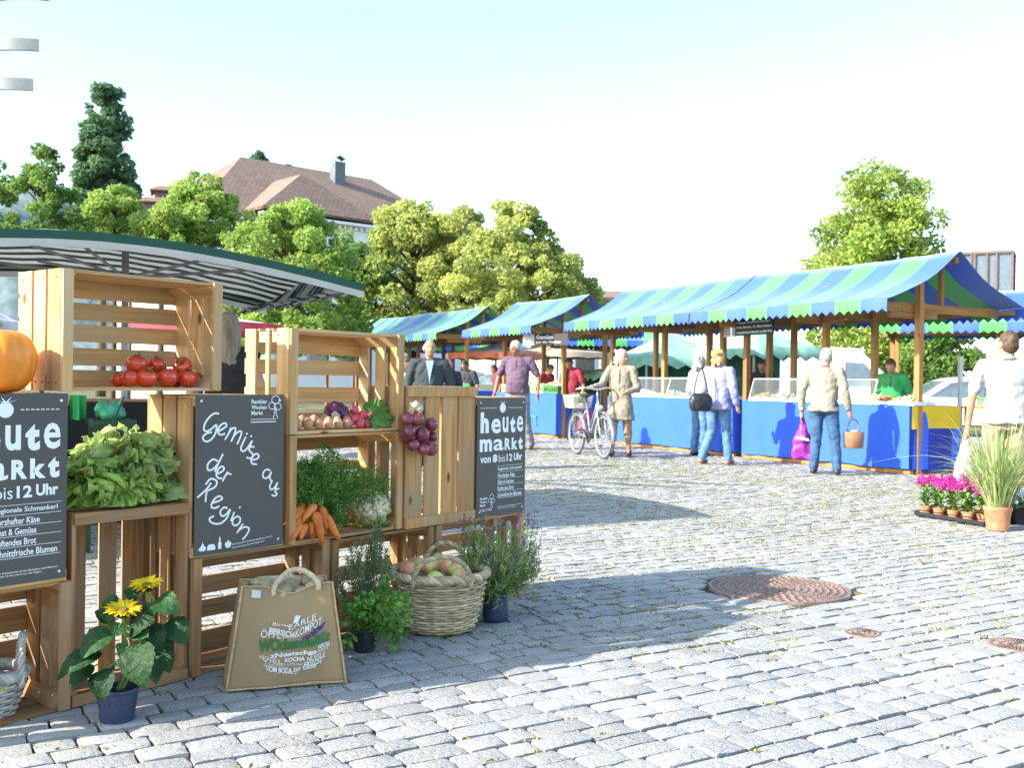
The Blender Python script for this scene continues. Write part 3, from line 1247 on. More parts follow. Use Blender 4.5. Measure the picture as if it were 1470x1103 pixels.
# red cabbage
MCAB = M('red_cabbage', (0.085, 0.010, 0.045), .4, col2=(0.19, 0.03, 0.10), scale=14, tone=.25, spec=.5)
MPALE = M('pale_stalk', (0.62, 0.55, 0.42), .6, col2=(0.5, 0.36, 0.38))
c = WP(z1(935, 270), z1(640, 440), .15)
t = thing('red_cabbage', 'purple red cabbage with its pale cut stalk showing, behind the eggs', 'cabbage', (c.x, c.y, .969), WRZ)
mb = MB()
mb.ell((0, 0, .06), (.050, .048, .048), 20, 12, noise=.03)
for k in range(16):
    a = 2 * pi * k / 16 * 2.4
    e = -.2 + .1 * k
    d_ = Vector((math.cos(a) * math.cos(e), math.sin(a) * math.cos(e), math.sin(e)))
    b0 = Vector((-.022, -.036, .05))
    leaf(mb, b0 + d_ * .02, Vector((0, 0, .06)) + d_ * .064, .07, upv=d_, droop=.18, fold=.1, n=8, ruffle=.05)
part(t, 'leaves', mb, MCAB, smooth=True)
mb = MB()
mb.lathe([(.026, 0), (.022, .012), (.014, .016), (.001, .016)], seg=14, tilt=Matrix.Rotation(pi / 2, 3, 'X'), c=(-.038, -.040, .055))
part(t, 'cut_stalk', mb, MPALE, smooth=True)

# radishes
MRAD = M('radish_skin', (0.60, 0.03, 0.08), .3, col2=(0.70, 0.10, 0.14), scale=20, spec=.5, rnd=.1)
MRL = M('radish_leaf', (0.075, 0.21, 0.03), .5, col2=(0.15, 0.33, 0.06), scale=30, tone=.25, trans=.25, bump=.3, bscale=80)
c = WP(z1(1120, 270), z1(760, 440), .08)
t = thing('radish_bunch', 'bunch of red radishes with dark green leaves at the end of the egg shelf', 'radishes', (c.x, c.y, .968), WRZ)
rads = [(1055, 660, 30, .10), (1050, 716, 28, .08), (1108, 688, 30, .08), (1147, 708, 30, .09), (1090, 748, 28, .04), (1136, 752, 28, .045), (1085, 715, 26, .07), (1030, 740, 22, .06)]
for a, b_, r, yd in rads:
    q = WP(z1(a, 270), z1(b_, 440), yd)
    rr = r / 4.412 / F * q.y
    mb = MB()
    mb.ell(q, (rr, rr, rr * 1.05), 14, 9)
    e = R.uniform(-1, 1)
    mb.tube(smoothpath([q + Vector((-.3 * rr, -.3 * rr, -rr * .8)), q + Vector((-.01, -.012, -rr * 1.2)), q + Vector((-.01 + e * .01, -.02, -rr * 1.25 - .003))], 3), [.002] * 6 + [.0005], 5)
    part(t, 'radish', mb, MRAD, smooth=True, world=True)
mb = MB()
for (xa, ya), (xb, yb), wd, yd in (((1130, 690), (1190, 585), .05, .16), ((1150, 690), (1240, 590), .055, .14), ((1160, 700), (1300, 650), .05, .10), ((1160, 720), (1320, 720), .055, .06), ((1150, 735), (1290, 770), .05, .03),
                                   ((1140, 680), (1150, 600), .045, .18), ((1170, 710), (1250, 700), .05, .05), ((1175, 690), (1275, 610), .045, .15), ((1160, 740), (1215, 770), .04, .02), ((1165, 690), (1210, 630), .05, .08)):
    p = WP(z1(xa, 270), z1(ya, 440), yd)
    q = WP(z1(xb, 270), z1(yb, 440), yd - .02)
    leaf(mb, p, q, wd * 1.25, upv=(-.3, -.8, .5), droop=.16, fold=.2, n=9, ruffle=.06, teeth=.05)
    mb.tube([p - (q - p) * .25, p, p + (q - p) * .5, p + (q - p) * .9], [.003, .003, .002, .001], 5)
part(t, 'leaves', mb, MRL, smooth=True, world=True)
mb = MB()
for pts in ([(1045, 640), (1030, 590), (1065, 540), (1150, 495)], [(1060, 640), (1045, 600), (1090, 560), (1150, 500)]):
    mb.tube(smoothpath([WP(z1(a, 270), z1(b_, 440), .10) for a, b_ in pts], 4), .0011, 5)
part(t, 'root_tails', mb, MPALE, smooth=True, world=True)

# carrots
MCAR = M('carrot_skin', (0.64, 0.145, 0.018), .5, col2=(0.74, 0.22, 0.04), scale=12, stretch=(1, 1, 1), bump=.25, bscale=55, rnd=.08)
MFERN = M('carrot_greens', (0.08, 0.21, 0.03), .55, col2=(0.18, 0.35, 0.07), scale=10, tone=.4, trans=.25)
knot = WP(z1(838, 270), z1(712, 560), .045)
t = thing('carrot_bunch', 'bunch of orange carrots with big feathery greens spilling over the crate edge', 'carrots', WP(z1(838, 270), z1(930, 560), .0), WRZ)
cl = [((740, 738), (598, 792), .020, .03), ((742, 760), (596, 858), .020, .015), ((808, 730), (728, 832), .020, -.008), ((742, 806), (672, 864), .019, .005), ((718, 852), (660, 950), .018, -.012), ((748, 856), (716, 952), .018, -.02),
      ((775, 838), (778, 924), .018, -.005), ((806, 775), (850, 972), .023, -.03), ((843, 740), (876, 890), .020, -.01), ((868, 790), (966, 962), .021, -.028), ((888, 880), (932, 930), .017, .0), ((700, 880), (640, 915), .016, .02), ((800, 870), (792, 950), .016, .01)]
for (xa, ya), (xb, yb), r, yd in cl:
    p = WP(z1(xa, 270), z1(ya, 560), yd + .012)
    q = WP(z1(xb, 270), z1(yb, 560), yd - .012)
    d_ = q - p
    sd = d_.cross(Vector((0, 1, 0))).normalized() * R.uniform(-.006, .006)
    pts = [p + d_ * k / 9 + sd * math.sin(pi * k / 9) for k in range(10)]
    rr = [r * .55, r * .95, r, r * .97, r * .92, r * .86, r * .78, r * .66, r * .42, r * .06]
    rr = [a * R.uniform(.95, 1.04) for a in rr]
    mb = MB()
    mb.tube(pts, rr, 12)
    mb.tube([pts[-1], pts[-1] + d_.normalized() * .012 + Vector((0, -.004, -.006)), pts[-1] + d_.normalized() * .022 + sd], [.0018, .0009, .0003], 5)
    part(t, 'carrot', mb, MCAR, smooth=True, world=True)


def fronds(mb, paths, per, ln, wd, sub=5, spread=.055, m=0):
    """feathery leaves: side stems with many tiny leaflets along each path"""
    C, D = [], []
    for pts in paths:
        sp = smoothpath(pts, 6)
        n = len(sp)
        mb.tube(sp, [.0022 * (1 - .7 * i / n) for i in range(n)], 5, m)
        for i in range(2, n):
            q = i / n
            dr = (sp[min(i + 1, n - 1)] - sp[i - 1]).normalized()
            for k in range(sub):
                sv = Vector(rvec(1)[0])
                sv = (sv - dr * sv.dot(dr) * .7 + dr * .5).normalized()
                L2 = spread * (1.15 - .6 * q) * R.uniform(.5, 1.2)
                for e in range(per):
                    C.append(sp[i] + sv * L2 * (e + 1) / per + Vector((0, 0, -.25 * L2 * ((e + 1) / per) ** 2)))
                    D.append((sv + Vector(rvec(1)[0]) * .9).normalized())
    C = np.array([tuple(c) for c in C])
    D = np.array([tuple(c) for c in D])
    quads(mb, C, D, rvec(len(C)), NR.uniform(.6, 1.3, len(C)) * ln, wd, m, base=True)


mb = MB()
R.seed(4)
ends = [(640, 620), (700, 520), (780, 540), (860, 500), (940, 520), (1000, 560), (1140, 580), (1200, 590), (860, 640), (760, 690), (880, 760), (930, 720), (990, 700), (700, 600), (1080, 620), (640, 560), (620, 650), (1010, 620), (620, 560), (640, 500), (690, 560), (720, 470), (760, 520), (800, 470), (840, 440), (880, 375), (930, 420), (980, 470), (1060, 480), (1120, 520), (1180, 520), (1250, 570), (1240, 620), (1180, 640), (1050, 660), (960, 640), (680, 640), (650, 700), (720, 690), (1000, 760), (960, 840), (930, 780), (1010, 850), (900, 700), (1050, 560), (900, 560), (820, 600), (760, 620)]
paths = []
for i, (a, b_) in enumerate(ends):
    yd = R.uniform(.0, .2)
    q = WP(z1(a, 270), z1(b_, 560), yd)
    md = (knot + q) / 2 + Vector((R.uniform(-.02, .02), R.uniform(-.03, .03), R.uniform(.0, .04)))
    paths.append([knot + Vector(rvec(1)[0]) * .01, md, q])
fronds(mb, paths, 6, .017, .0052, sub=10, spread=.075)
part(t, 'greens', mb, MFERN, world=True)
mb = MB()
for k in range(12):
    a = rvec(1)[0]
    mb.tube([knot + Vector(a) * .012 + Vector((0, -.012, -.02)), knot + Vector(a) * .010, knot + Vector(a) * .03 + Vector((.0, .0, .05))], .003, 5)
part(t, 'stalks', mb, M('carrot_stalk', (0.30, 0.42, 0.12), .5), smooth=True, world=True)

# cauliflower
MCUR = M('cauliflower_curd', (0.76, 0.66, 0.38), .8, col2=(0.84, 0.78, 0.54), scale=40, bump=.7, bscale=120)
MCLF = M('cauliflower_leaf', (0.25, 0.36, 0.10), .5, col2=(0.42, 0.50, 0.22), scale=20, tone=.2, trans=.2)
c = WP(z1(1172, 270), z1(778, 560), .075)
t = thing('cauliflower', 'creamy white cauliflower with pale green leaves beside the carrot greens', 'cauliflower', (c.x, c.y, .486), WRZ)
mb = MB()
R.seed(8)
for k in range(150):
    v = Vector(rvec(1)[0])
    if v.z < -.35:
        continue
    r = R.uniform(.010, .020)
    mb.ell(Vector((0, 0, .084)) + Vector((v.x * .080, v.y * .07, v.z * .064)), (r, r, r), 9, 6, noise=.12)
mb.ell((0, 0, .074), (.078, .068, .058), 14, 9)
part(t, 'curd', mb, MCUR, smooth=True)
mb = MB()
for k in range(13):
    a = 2 * pi * k / 13 + .2
    dv = Vector((math.cos(a), math.sin(a), 0))
    leaf(mb, dv * .03 + Vector((0, 0, .006)), dv * R.uniform(.085, .105) + Vector((0, 0, R.uniform(.02, .075))), .06, droop=-.22, fold=.2, n=8, ruffle=.04)
part(t, 'leaves', mb, MCLF, smooth=True)

# red onion braid
MON = M('onion_skin', (0.13, 0.012, 0.030), .25, col2=(0.30, 0.06, 0.085), scale=5, stretch=(6, 6, 1), spec=.55, coat=.25, rnd=.15)
MDRY = M('dry_onion_stalk', (0.60, 0.45, 0.28), .8, col2=(0.74, 0.62, 0.45), scale=40, stretch=(1, 1, .2))
zq = lambda a, k: a / 4.412 + k
c0 = WP(zq(205, 550), zq(300, 520), -.055)
t = thing('onion_braid', 'hanging braid of shiny red onions on the edge between two crates', 'onions', c0, WRZ)
for a, b_, r, yd in ((155, 362, 44, -.05), (215, 364, 47, -.07), (305, 397, 46, -.05), (158, 440, 50, -.065), (246, 460, 48, -.085), (312, 476, 36, -.04), (190, 525, 43, -.06), (255, 530, 42, -.05), (300, 548, 50, -.085), (255, 555, 40, -.09), (140, 482, 32, -.04)):
    q = WP(zq(a, 550), zq(b_, 520), yd)
    rr = r / 4.412 / F * q.y
    tl = Matrix.Rotation(R.uniform(-1.2, 1.2), 3, 'X') @ Matrix.Rotation(R.uniform(-1, 1), 3, 'Y')
    mb = MB()
    pf = [(.001, -.95), (.12, -.93), (.55, -.80), (.92, -.35), (.99, .1), (.82, .55), (.45, .85), (.16, 1.02), (.09, 1.25), (.03, 1.35)]
    pf = [(max(.001, p.x) * rr, p.z * rr) for p in smoothpath([(g, 0, h) for g, h in pf], 3)]
    mb.lathe(pf, c=q, seg=22, tilt=tl)
    part(t, 'onion', mb, MON, smooth=True, world=True)
mb = MB()
R.seed(2)
for k in range(26):
    e = Vector((R.uniform(-.03, .03), R.uniform(-.02, .02), R.uniform(-.06, .012)))
    mb.tube(smoothpath([c0 + e, c0 + e * .6 + Vector((R.uniform(-.02, .02), -.01, .02)), c0 + e * .3 + Vector((R.uniform(-.03, .03), -.015, R.uniform(.0, .04)))], 4), R.uniform(.002, .005), 6)
mb.ell(c0 + Vector((0, -.01, .02)), (.022, .02, .02), 10, 7, noise=.2)
mb.ell(c0 + Vector((.02, -.005, .005)), (.018, .02, .018), 10, 7, noise=.2)
part(t, 'braided_stalks', mb, MDRY, smooth=True, world=True)

# ------------------------------------------------------------------ baskets
MWICK = M('wicker', (0.44, 0.33, 0.19), .65, col2=(0.62, 0.50, 0.33), scale=25, tone=.35, bump=.3, bscale=120)
MWICKW = M('wicker_white', (0.40, 0.37, 0.32), .65, col2=(0.55, 0.52, 0.46), scale=25, tone=.2, bump=.3, bscale=120)


def rope(mb, path, r, strands=3, turns=8, closed=False, seg=6):
    n = len(path)
    for s in range(strands):
        pts = []
        for i in range(n):
            d = (path[(i + 1) % n] - path[i - 1]) if closed else (path[min(i + 1, n - 1)] - path[max(i - 1, 0)])
            d.normalize()
            u = d.cross(Vector((.11, .23, .96)))
            u.normalize()
            v = d.cross(u)
            a = 2 * pi * (s / strands + turns * i / n)
            pts.append(path[i] + (u * math.cos(a) + v * math.sin(a)) * r * .55)
        mb.tube(pts, r * .55, seg, closed=closed)


def basket(label, loc, rz, r0, r1, h, mat, rows, stakes, handles, hh, lab2=None):
    t = thing('wicker_basket', label, 'basket', loc, rz)
    mb = MB()
    n = stakes * 6
    prof = lambda q: r0 + (r1 - r0) * (q ** .75)
    for k in range(rows):
        q = (k + .5) / rows
        z = .008 + q * (h - .01)
        rr = prof(q)
        pts = []
        for i in range(n):
            a = 2 * pi * i / n
            ph = math.cos(stakes / 2 * a * 1.0 + (k % 2) * pi)
            r = rr + .0055 * ph
            pts.append((r * math.cos(a), r * math.sin(a), z + R.uniform(-.0008, .0008)))
        mb.tube(pts, h / rows * .5, 5, closed=True)
    part(t, 'weave', mb, mat, smooth=True)
    mb = MB()
    for i in range(stakes):
        a = 2 * pi * (i + .5) / stakes
        mb.tube([(prof(q) * math.cos(a), prof(q) * math.sin(a), .004 + q * h) for q in (0.02, .25, .5, .75, 1)], .0038, 6)
    part(t, 'stakes', mb, mat, smooth=True)
    mb = MB()
    mb.lathe([(.001, .006), (r0 * .99, .006), (r0 * .99, .012), (.001, .012)], seg=32)
    part(t, 'base', mb, mat)
    mb = MB()
    path = [Vector((r1 * 1.015 * math.cos(2 * pi * i / 130), r1 * 1.015 * math.sin(2 * pi * i / 130), h + .012)) for i in range(130)]
    rope(mb, path, .021, 4, 13, True)
    part(t, 'rim', mb, mat, smooth=True)
    for a0, w_ in handles:
        a0 -= rz
        c = Vector((math.cos(a0), math.sin(a0), 0)) * r1
        sd = Vector((-math.sin(a0), math.cos(a0), 0))
        path = []
        for i in range(46):
            q = pi * i / 45
            path.append(c * (1 - .05 * math.sin(q)) + sd * (math.cos(q) * w_) - c * (.10 * math.cos(q) ** 2) + Vector((0, 0, h - .025 + (hh + .03) * math.sin(q) ** .8)))
        mb = MB()
        rope(mb, path, .0125, 3, 7)
        part(t, 'handle', mb, mat, smooth=True)
    return t


MAPP = None
m, nt, b = newmat('apple_skin')
L = nt.links
tc = nt.nodes.new('ShaderNodeTexCoord')
oi = nt.nodes.new('ShaderNodeObjectInfo')
n1 = nd(nt, 'ShaderNodeTexNoise', Scale=11.0, Detail=2.0)
ad = nd(nt, 'ShaderNodeVectorMath', operation='ADD')
L.new(tc.outputs['Object'], ad.inputs[0])
L.new(oi.outputs['Random'], ad.inputs[1])
L.new(ad.outputs[0], n1.inputs['Vector'])
n2 = nd(nt, 'ShaderNodeTexNoise', Scale=90.0, Detail=2.0)
L.new(tc.outputs['Object'], n2.inputs['Vector'])
c = mixc(nt, ramp(nt, n1.outputs['Fac'], 0.46, 0.64), (0.58, 0.60, 0.18), (0.60, 0.15, 0.11))
c = mixc(nt, ramp(nt, n2.outputs['Fac'], .5, .8), c, (0.55, 0.42, 0.25))
L.new(c, b.inputs['Base Color'])
b.inputs['Roughness'].default_value = .32
MAPP = m
MAPG = M('green_apple_skin', (0.42, 0.52, 0.10), .3, col2=(0.5, 0.58, 0.2), scale=9)


def apple(label, c, r, mat, group, tilt):
    t = thing('apple', label, 'apple', c, R.uniform(0, 6), group)
    mb = MB()
    pf = [(.001, -.74), (.16, -.80), (.42, -.86), (.78, -.62), (.97, -.1), (.97, .32), (.78, .68), (.45, .80), (.2, .72), (.04, .52)]
    pf = [(max(.001, p.x) * r, p.z * r) for p in smoothpath([(g, 0, h) for g, h in pf], 3)]
    mb.lathe(pf, seg=26, tilt=tilt, wob=lambda a, z: 1 + .018 * math.cos(5 * a))
    part(t, 'flesh', mb, mat, smooth=True)
    mb = MB()
    mb.tube([tilt @ Vector((0, 0, .5 * r)), tilt @ Vector((.03 * r, 0, .8 * r)), tilt @ Vector((.12 * r, 0, 1.05 * r))], .0022, 6)
    part(t, 'stalk', mb, MDRY, smooth=True)


bk = wl(G(629, 905))
bl = W(bk[0], -.275, 0)
bl = G(629, 903)
h_b, r_b = .262, .228
basket('round brown wicker basket with two hoop handles, full of red and green apples', bl, 0, .165, r_b, h_b, MWICK, 19, 26, ((math.radians(85), .105), (math.radians(-82), .135)), .115)
R.seed(21)
app = [(468, 525, 'yellow green apple at the basket rim towards the rosemary'), (510, 490, 'rosy apple behind the yellow green one beside the rosemary'), (605, 500, 'red apple below the far basket handle'), (655, 475, 'dull red apple at the far rim under the handle'), (725, 500, 'green and pink apple in the middle of the back row'), (775, 520, 'small rosy apple partly hidden behind the middle back apple'),
       (806, 566, 'big yellow apple with pink cheek near the lavender'), (862, 540, 'red cheeked apple at the rim nearest the lavender'), (430, 575, 'rosy apple low at the rim towards the mint'), (475, 600, 'green apple low at the rim above the mint'), (560, 590, 'green apple seen through the near handle'),
       (635, 600, 'orange red apple seen through the near handle'), (680, 625, 'red apple at the near rim under the handle'), (570, 632, 'pink apple at the near rim beside the handle foot'), (800, 620, 'pink apple at the near rim towards the lavender'), (690, 560, 'pale green apple in the centre of the heap'), (745, 590, 'green apple under the heap beside the near handle')]
for a, b_, lb in app:
    px, py = a / 4.412 + 480, b_ / 4.412 + 700
    # heap surface: paraboloid above the rim
    best = None
    for k in range(200):
        d_ = 4.2 + k * .008
        q = P(px, py, d_)
        rr = math.hypot(q.x - bl.x, q.y - bl.y)
        zs = h_b - .0 + .05 * (1 - (rr / r_b) ** 2)
        if best is None or abs(q.z - zs) < best[0]:
            best = (abs(q.z - zs), q, rr)
    q, rr = best[1], best[2]
    if rr > r_b - .05:
        e = (r_b - .05) / rr
        q.x = bl.x + (q.x - bl.x) * e
        q.y = bl.y + (q.y - bl.y) * e
    apple(lb, q, R.uniform(.040, .046), MAPP, 'apples in the round brown basket', Matrix.Rotation(R.uniform(-1.2, 1.2), 3, 'X') @ Matrix.Rotation(R.uniform(-1, 1), 3, 'Y'))

bw = G(-24, 1030)
basket('pale whitewashed wicker basket cut off by the picture edge, with a green apple', bw, 0, .095, .128, .14, MWICKW, 11, 18, ((math.radians(28), .08), (math.radians(208), .08)), .13)
R.seed(5)
for lb, dx, dy, dz in (('green apple lying in the whitewashed basket', .075, -.05, .13), ('green apple deeper in the whitewashed basket, mostly out of the picture', -.01, .03, .12)):
    apple(lb, (bw.x + dx, bw.y + dy, dz), .04, MAPG, 'green apples in the whitewashed basket', Matrix.Rotation(.5, 3, 'X'))

# ------------------------------------------------------------------ jute bag with potatoes
m, nt, b = newmat('jute')
L = nt.links
tc = nt.nodes.new('ShaderNodeTexCoord')
wx = nd(nt, 'ShaderNodeTexWave', Scale=120.0, Distortion=1.5)
wz = nd(nt, 'ShaderNodeTexWave', Scale=120.0, Distortion=1.5, bands_direction='Z')
nz = nd(nt, 'ShaderNodeTexNoise', Scale=6.0, Detail=3.0)
for n in (wx, wz, nz):
    L.new(tc.outputs['Object'], n.inputs['Vector'])
mu = nd(nt, 'ShaderNodeMath', operation='ADD')
L.new(wx.outputs['Fac'], mu.inputs[0])
L.new(wz.outputs['Fac'], mu.inputs[1])
c = mixc(nt, ramp(nt, mu.outputs[0], 0.2, 1.8), (0.28, 0.18, 0.085), (0.47, 0.33, 0.18))
c = mixc(nt, ramp(nt, nz.outputs['Fac'], .4, .75), c, (0.33, 0.235, 0.125))
L.new(c, b.inputs['Base Color'])
b.inputs['Roughness'].default_value = .9
bp = nd(nt, 'ShaderNodeBump', Strength=0.5, Distance=0.002)
L.new(mu.outputs[0], bp.inputs['Height'])
L.new(bp.outputs[0], b.inputs['Normal'])
MJUTE = m
MSEAM = M('jute_seam', (0.42, 0.30, 0.15), .9, col2=(0.55, 0.40, 0.22), scale=60)
MROPE = M('cotton_rope', (0.52, 0.42, 0.27), .85, col2=(0.62, 0.52, 0.36), scale=60, bump=.3, bscale=200)
MBGREEN = M('green_print', (0.02, 0.17, 0.05), .8)
MBPURP = M('purple_print', (0.055, 0.03, 0.17), .8)
MBWHITE = M('bag_white_print', (0.72, 0.71, 0.69), .85, var=.05)
pl, pr_ = G(324.6, 995), G(496, 981)
bd = (pr_ - pl)
bw_ = bd.length
bang = math.atan2(bd.y, bd.x)
t = thing('jute_bag', 'natural jute shopping bag with apple shaped lettering, standing open and full of potatoes', 'bag', pl, bang)
HB, DB = .385, .175


def bagpt(u, v, side):
    """u 0..1 across, v 0..1 up; side 0 front 1 back"""
    wt = bw_ * (1 - .235 * v)
    x0 = bw_ * (.130 * v)
    x = x0 + u * wt
    bul = .020 * math.sin(pi * u) * math.sin(pi * min(1, v * 1.0 + .02)) + .006 * math.sin(7 * u + 5 * v)
    bul += .004 * math.sin(11 * u + 3) * math.sin(9 * v + 1) + .003 * math.sin(23 * u - 7 * v)
    zt = HB * v + (-.035 * math.exp(-((u - .53) / .2) ** 2) * max(0, (v - .6) / .4) if side == 0 else -.01 * math.sin(pi * u) * v)
    y = (-bul + v * .055) if side == 0 else (DB + bul * .8 + v * .035)
    return Vector((x, y, zt + .004))


mb = MB()
NU, NV = 24, 20
vs, fs = [], []
for side in (0, 1):
    o = len(vs)
    for j in range(NV + 1):
        for i in range(NU + 1):
            vs.append(bagpt(i / NU, j / NV, side))
    for j in range(NV):
        for i in range(NU):
            p = o + j * (NU + 1) + i
            f = (p, p + 1, p + NU + 2, p + NU + 1)
            fs.append(f if side == 0 else f[::-1])
mb.add(vs, fs, 0, .5)
for u in (0, 1):
    vs, fs = [], []
    for j in range(NV + 1):
        for i in range(7):
            q = i / 6
            a, c = bagpt(u, j / NV, 0), bagpt(u, j / NV, 1)
            p = a * (1 - q) + c * q
            p.x += (1 if u == 0 else -1) * (.030 * math.sin(pi * q) * (j / NV) ** 1.5) * (1 if u == 0 else .6)
            vs.append(p)
    for j in range(NV):
        for i in range(6):
            p = j * 7 + i
            fs.append((p, p + 1, p + 8, p + 7))
    mb.add(vs, fs, 0, .5)
a, c, d_, e = bagpt(0, 0, 0), bagpt(1, 0, 0), bagpt(1, 0, 1), bagpt(0, 0, 1)
mb.add([a, c, d_, e], [(0, 3, 2, 1)], 0, .5)
ob = part(t, 'body', mb, MJUTE, smooth=True)
sm = ob.modifiers.new('s', 'SOLIDIFY')
sm.thickness = .003
sm.offset = -1
mb = MB()
sea = [bagpt(0, j / 20, 0) + Vector((0, -.003, 0)) for j in range(21)]
mb.tube(sea, .0055, 6)
mb.tube([bagpt(1, j / 20, 0) + Vector((0, -.003, 0)) for j in range(21)], .0045, 6)
mb.tube([bagpt(i / 20, 0.004, 0) + Vector((0, -.002, .003)) for i in range(21)], .0045, 6)
mb.tube([bagpt(i / 24, 1, 0) + Vector((0, -.001, 0)) for i in range(25)], .0035, 6)
mb.tube([bagpt(i / 24, 1, 1) + Vector((0, 0, 0)) for i in range(25)], .0035, 6)
part(t, 'seam_edging', mb, MSEAM, smooth=True)
for side, ua, ub, hh, tilt in ((0, .34, .84, .022, .05), (1, .20, .70, .012, -.035)):
    A, B_ = bagpt(ua, .985, side), bagpt(ub, .985, side)
    mb = MB()
    pts = [A + Vector((0, -.006 if side == 0 else .004, -.02))]
    for k in range(15):
        q = k / 14
        pts.append(A * (1 - q) + B_ * q + Vector((0, tilt * math.sin(pi * q) + (-.004 if side == 0 else .004), (hh + (.035 if side == 0 else .0)) * math.sin(pi * q) ** .7 + .006)))
    pts.append(B_ + Vector((0, -.006 if side == 0 else .004, -.02)))
    mb.tube(smoothpath(pts, 3), .0125, 8, flat=.7)
    part(t, 'handle', mb, MROPE, smooth=True)
# the lettering, curved inside an apple outline
mbw, mbg, mbp = MB(), MB(), MB()
QB = Quad((385, 372), (905, 372), (285, 1040), (1040, 975), 1, 1)   # enlarged crop of the bag


def bag_word(mb, txt, x0, x1, yt, yb, bold=.02, rise=0.0, arc=0.0, ysc=None, dy=0.0):
    v, f = glyphs(txt, bold)
    mn, mx = v.min(0), v.max(0)
    out = []
    for p in v:
        u = (p[0] - mn[0]) / (mx[0] - mn[0])
        q = (p[1] - mn[1]) / (mx[1] - mn[1])
        g = 1 if ysc is None else ysc[0] + (ysc[1] - ysc[0]) * u
        X = x0 + u * (x1 - x0)
        Y = yb + (yt - yb) * q * g - rise * u - arc * 4 * u * (1 - u)
        a, c = QB(X, Y)
        out.append(bagpt(a, c, 0) + Vector((0, -.0045 - dy, 0)))
    mb.add(out, f)


bag_word(mbg, 'WOchenmaRKt', 478, 915, 712, 790, .032, rise=68, arc=-14, ysc=(1.1, .85), dy=.0025)
bag_word(mbp, 'rankler', 742, 880, 682, 724, .04, rise=92, dy=.0025)
for txt, x0, x1, yt, yb, bo, ri in (('ÖPFL', 490, 612, 638, 696, .0, -10), ('PFIRSICH', 540, 690, 634, 672, .03, -26), ('Birne', 560, 660, 596, 622, .0, -8), ('EARLE', 655, 820, 612, 650, .0, 62), ('KOMPOT', 698, 855, 650, 698, .0, 76),
                                    ('PRIMA', 622, 728, 686, 704, -.005, 10), ('zNeatschga', 548, 838, 800, 836, .03, 34), ('FERTIG', 842, 915, 742, 770, .02, 22), ('SAFT', 842, 912, 772, 792, .0, 22), ('BEERA', 484, 546, 806, 826, -.01, -12),
                                    ('KOCHA', 640, 765, 826, 854, .035, 12), ('NÜSSLE', 778, 890, 808, 850, .01, 30), ('VIEL', 500, 630, 826, 852, -.01, -10), ('SCHÖNES GMÜAS', 510, 752, 858, 878, -.008, 6), ('FRISCH', 762, 870, 852, 886, .02, 26),
                                    ('VOM BODA', 524, 690, 872, 908, .02, -18), ('zur Gabel', 696, 840, 880, 914, .012, 28), ('LÄNDLE', 636, 720, 908, 926, .0, 0)):
    bag_word(mbw, txt, x0, x1, yt, yb, bo + .006, rise=ri)
vs = [QB(*p) for p in ((678, 598), (690, 540), (724, 548), (706, 602))]
mbs = MB()
mbs.add([bagpt(a, c, 0) + Vector((0, -.0045, 0)) for a, c in vs], [(0, 1, 2, 3)])
part(t, 'apple_stem_print', mbs, MBWHITE)
part(t, 'white_lettering', mbw, MBWHITE)
part(t, 'green_lettering', mbg, MBGREEN)
part(t, 'purple_lettering', mbp, MBPURP)
mb = MB()
vs = [QB(*p) for p in ((438, 392), (492, 398), (488, 450), (434, 444))]
mb.add([bagpt(a, c, 0) + Vector((0, -.005, 0)) for a, c in vs], [(0, 1, 2, 3)])
part(t, 'small_tag', mb, M('pale_tag', (0.5, 0.53, 0.56), .7))
MPOT = M('potato_skin', (0.36, 0.27, 0.155), .85, col2=(0.52, 0.41, 0.26), scale=18, bump=.4, bscale=60, rnd=.15)
R.seed(31)
Mbag = Matrix.Translation(t.location) @ Matrix.Rotation(bang, 4, 'Z')
pl_ = [(480, 365, .09), (540, 370, .06), (600, 370, .12), (660, 412, .04), (705, 375, .08), (765, 430, .035), (740, 350, .13), (800, 345, .12), (865, 365, .08), (838, 395, .05), (650, 355, .14), (560, 405, .03), (620, 440, .02)]
plb = ['potato at the tag side of the bag opening', 'long potato beside the front handle foot', 'brown potato behind the front handle', 'large potato in the dip of the front edge', 'round potato under the handle arch', 'dark potato right below the handle foot', 'potato under the back handle, towards the crates', 'grey potato near the far bag corner', 'biggest grey potato in the far corner', 'potato between the handle and the far corner', 'potato at the back edge in the middle', 'potato half sunk near the tag', 'potato deepest in the front dip']
for (a, b_, yl), lb in zip(pl_, plb):
    px, py = a / 4.412 + 260, b_ / 4.412 + 760
    r_ = ray(px, py)
    # intersect with bag-local plane y = yl + .05
    pn = Vector((-math.sin(bang), math.cos(bang), 0))
    tt = ((t.location - CAM).dot(pn) + yl + .055) / r_.dot(pn)
    q = CAM + r_ * tt
    q.z = min(max(q.z + .012, .345), .385)
    rr = R.uniform(.027, .036)
    mb = MB()
    mb.ell((0, 0, 0), (rr * R.uniform(1.05, 1.35), rr, rr * .88), 16, 11, noise=.03, rot=Matrix.Rotation(R.uniform(0, 3), 3, 'Z'))
    single('potato', mb, MPOT, lb, 'potato', q, R.uniform(0, 6), 'potatoes in the jute bag', smooth=True)
# ------------------------------------------------------------------ potted plants at the wall
MSOILP = M('potting_soil', (0.035, 0.025, 0.018), .95, scale=80, bump=.6, bscale=150)
MPBLUE = M('blue_plastic_pot', (0.026, 0.04, 0.095), .45, var=.08)
MPBLACK = M('black_plastic_pot', (0.018, 0.02, 0.028), .45, var=.1)
MTERRA = M('terracotta', (0.44, 0.17, 0.085), .8, col2=(0.54, 0.25, 0.14), scale=14, bump=.15, bscale=80)


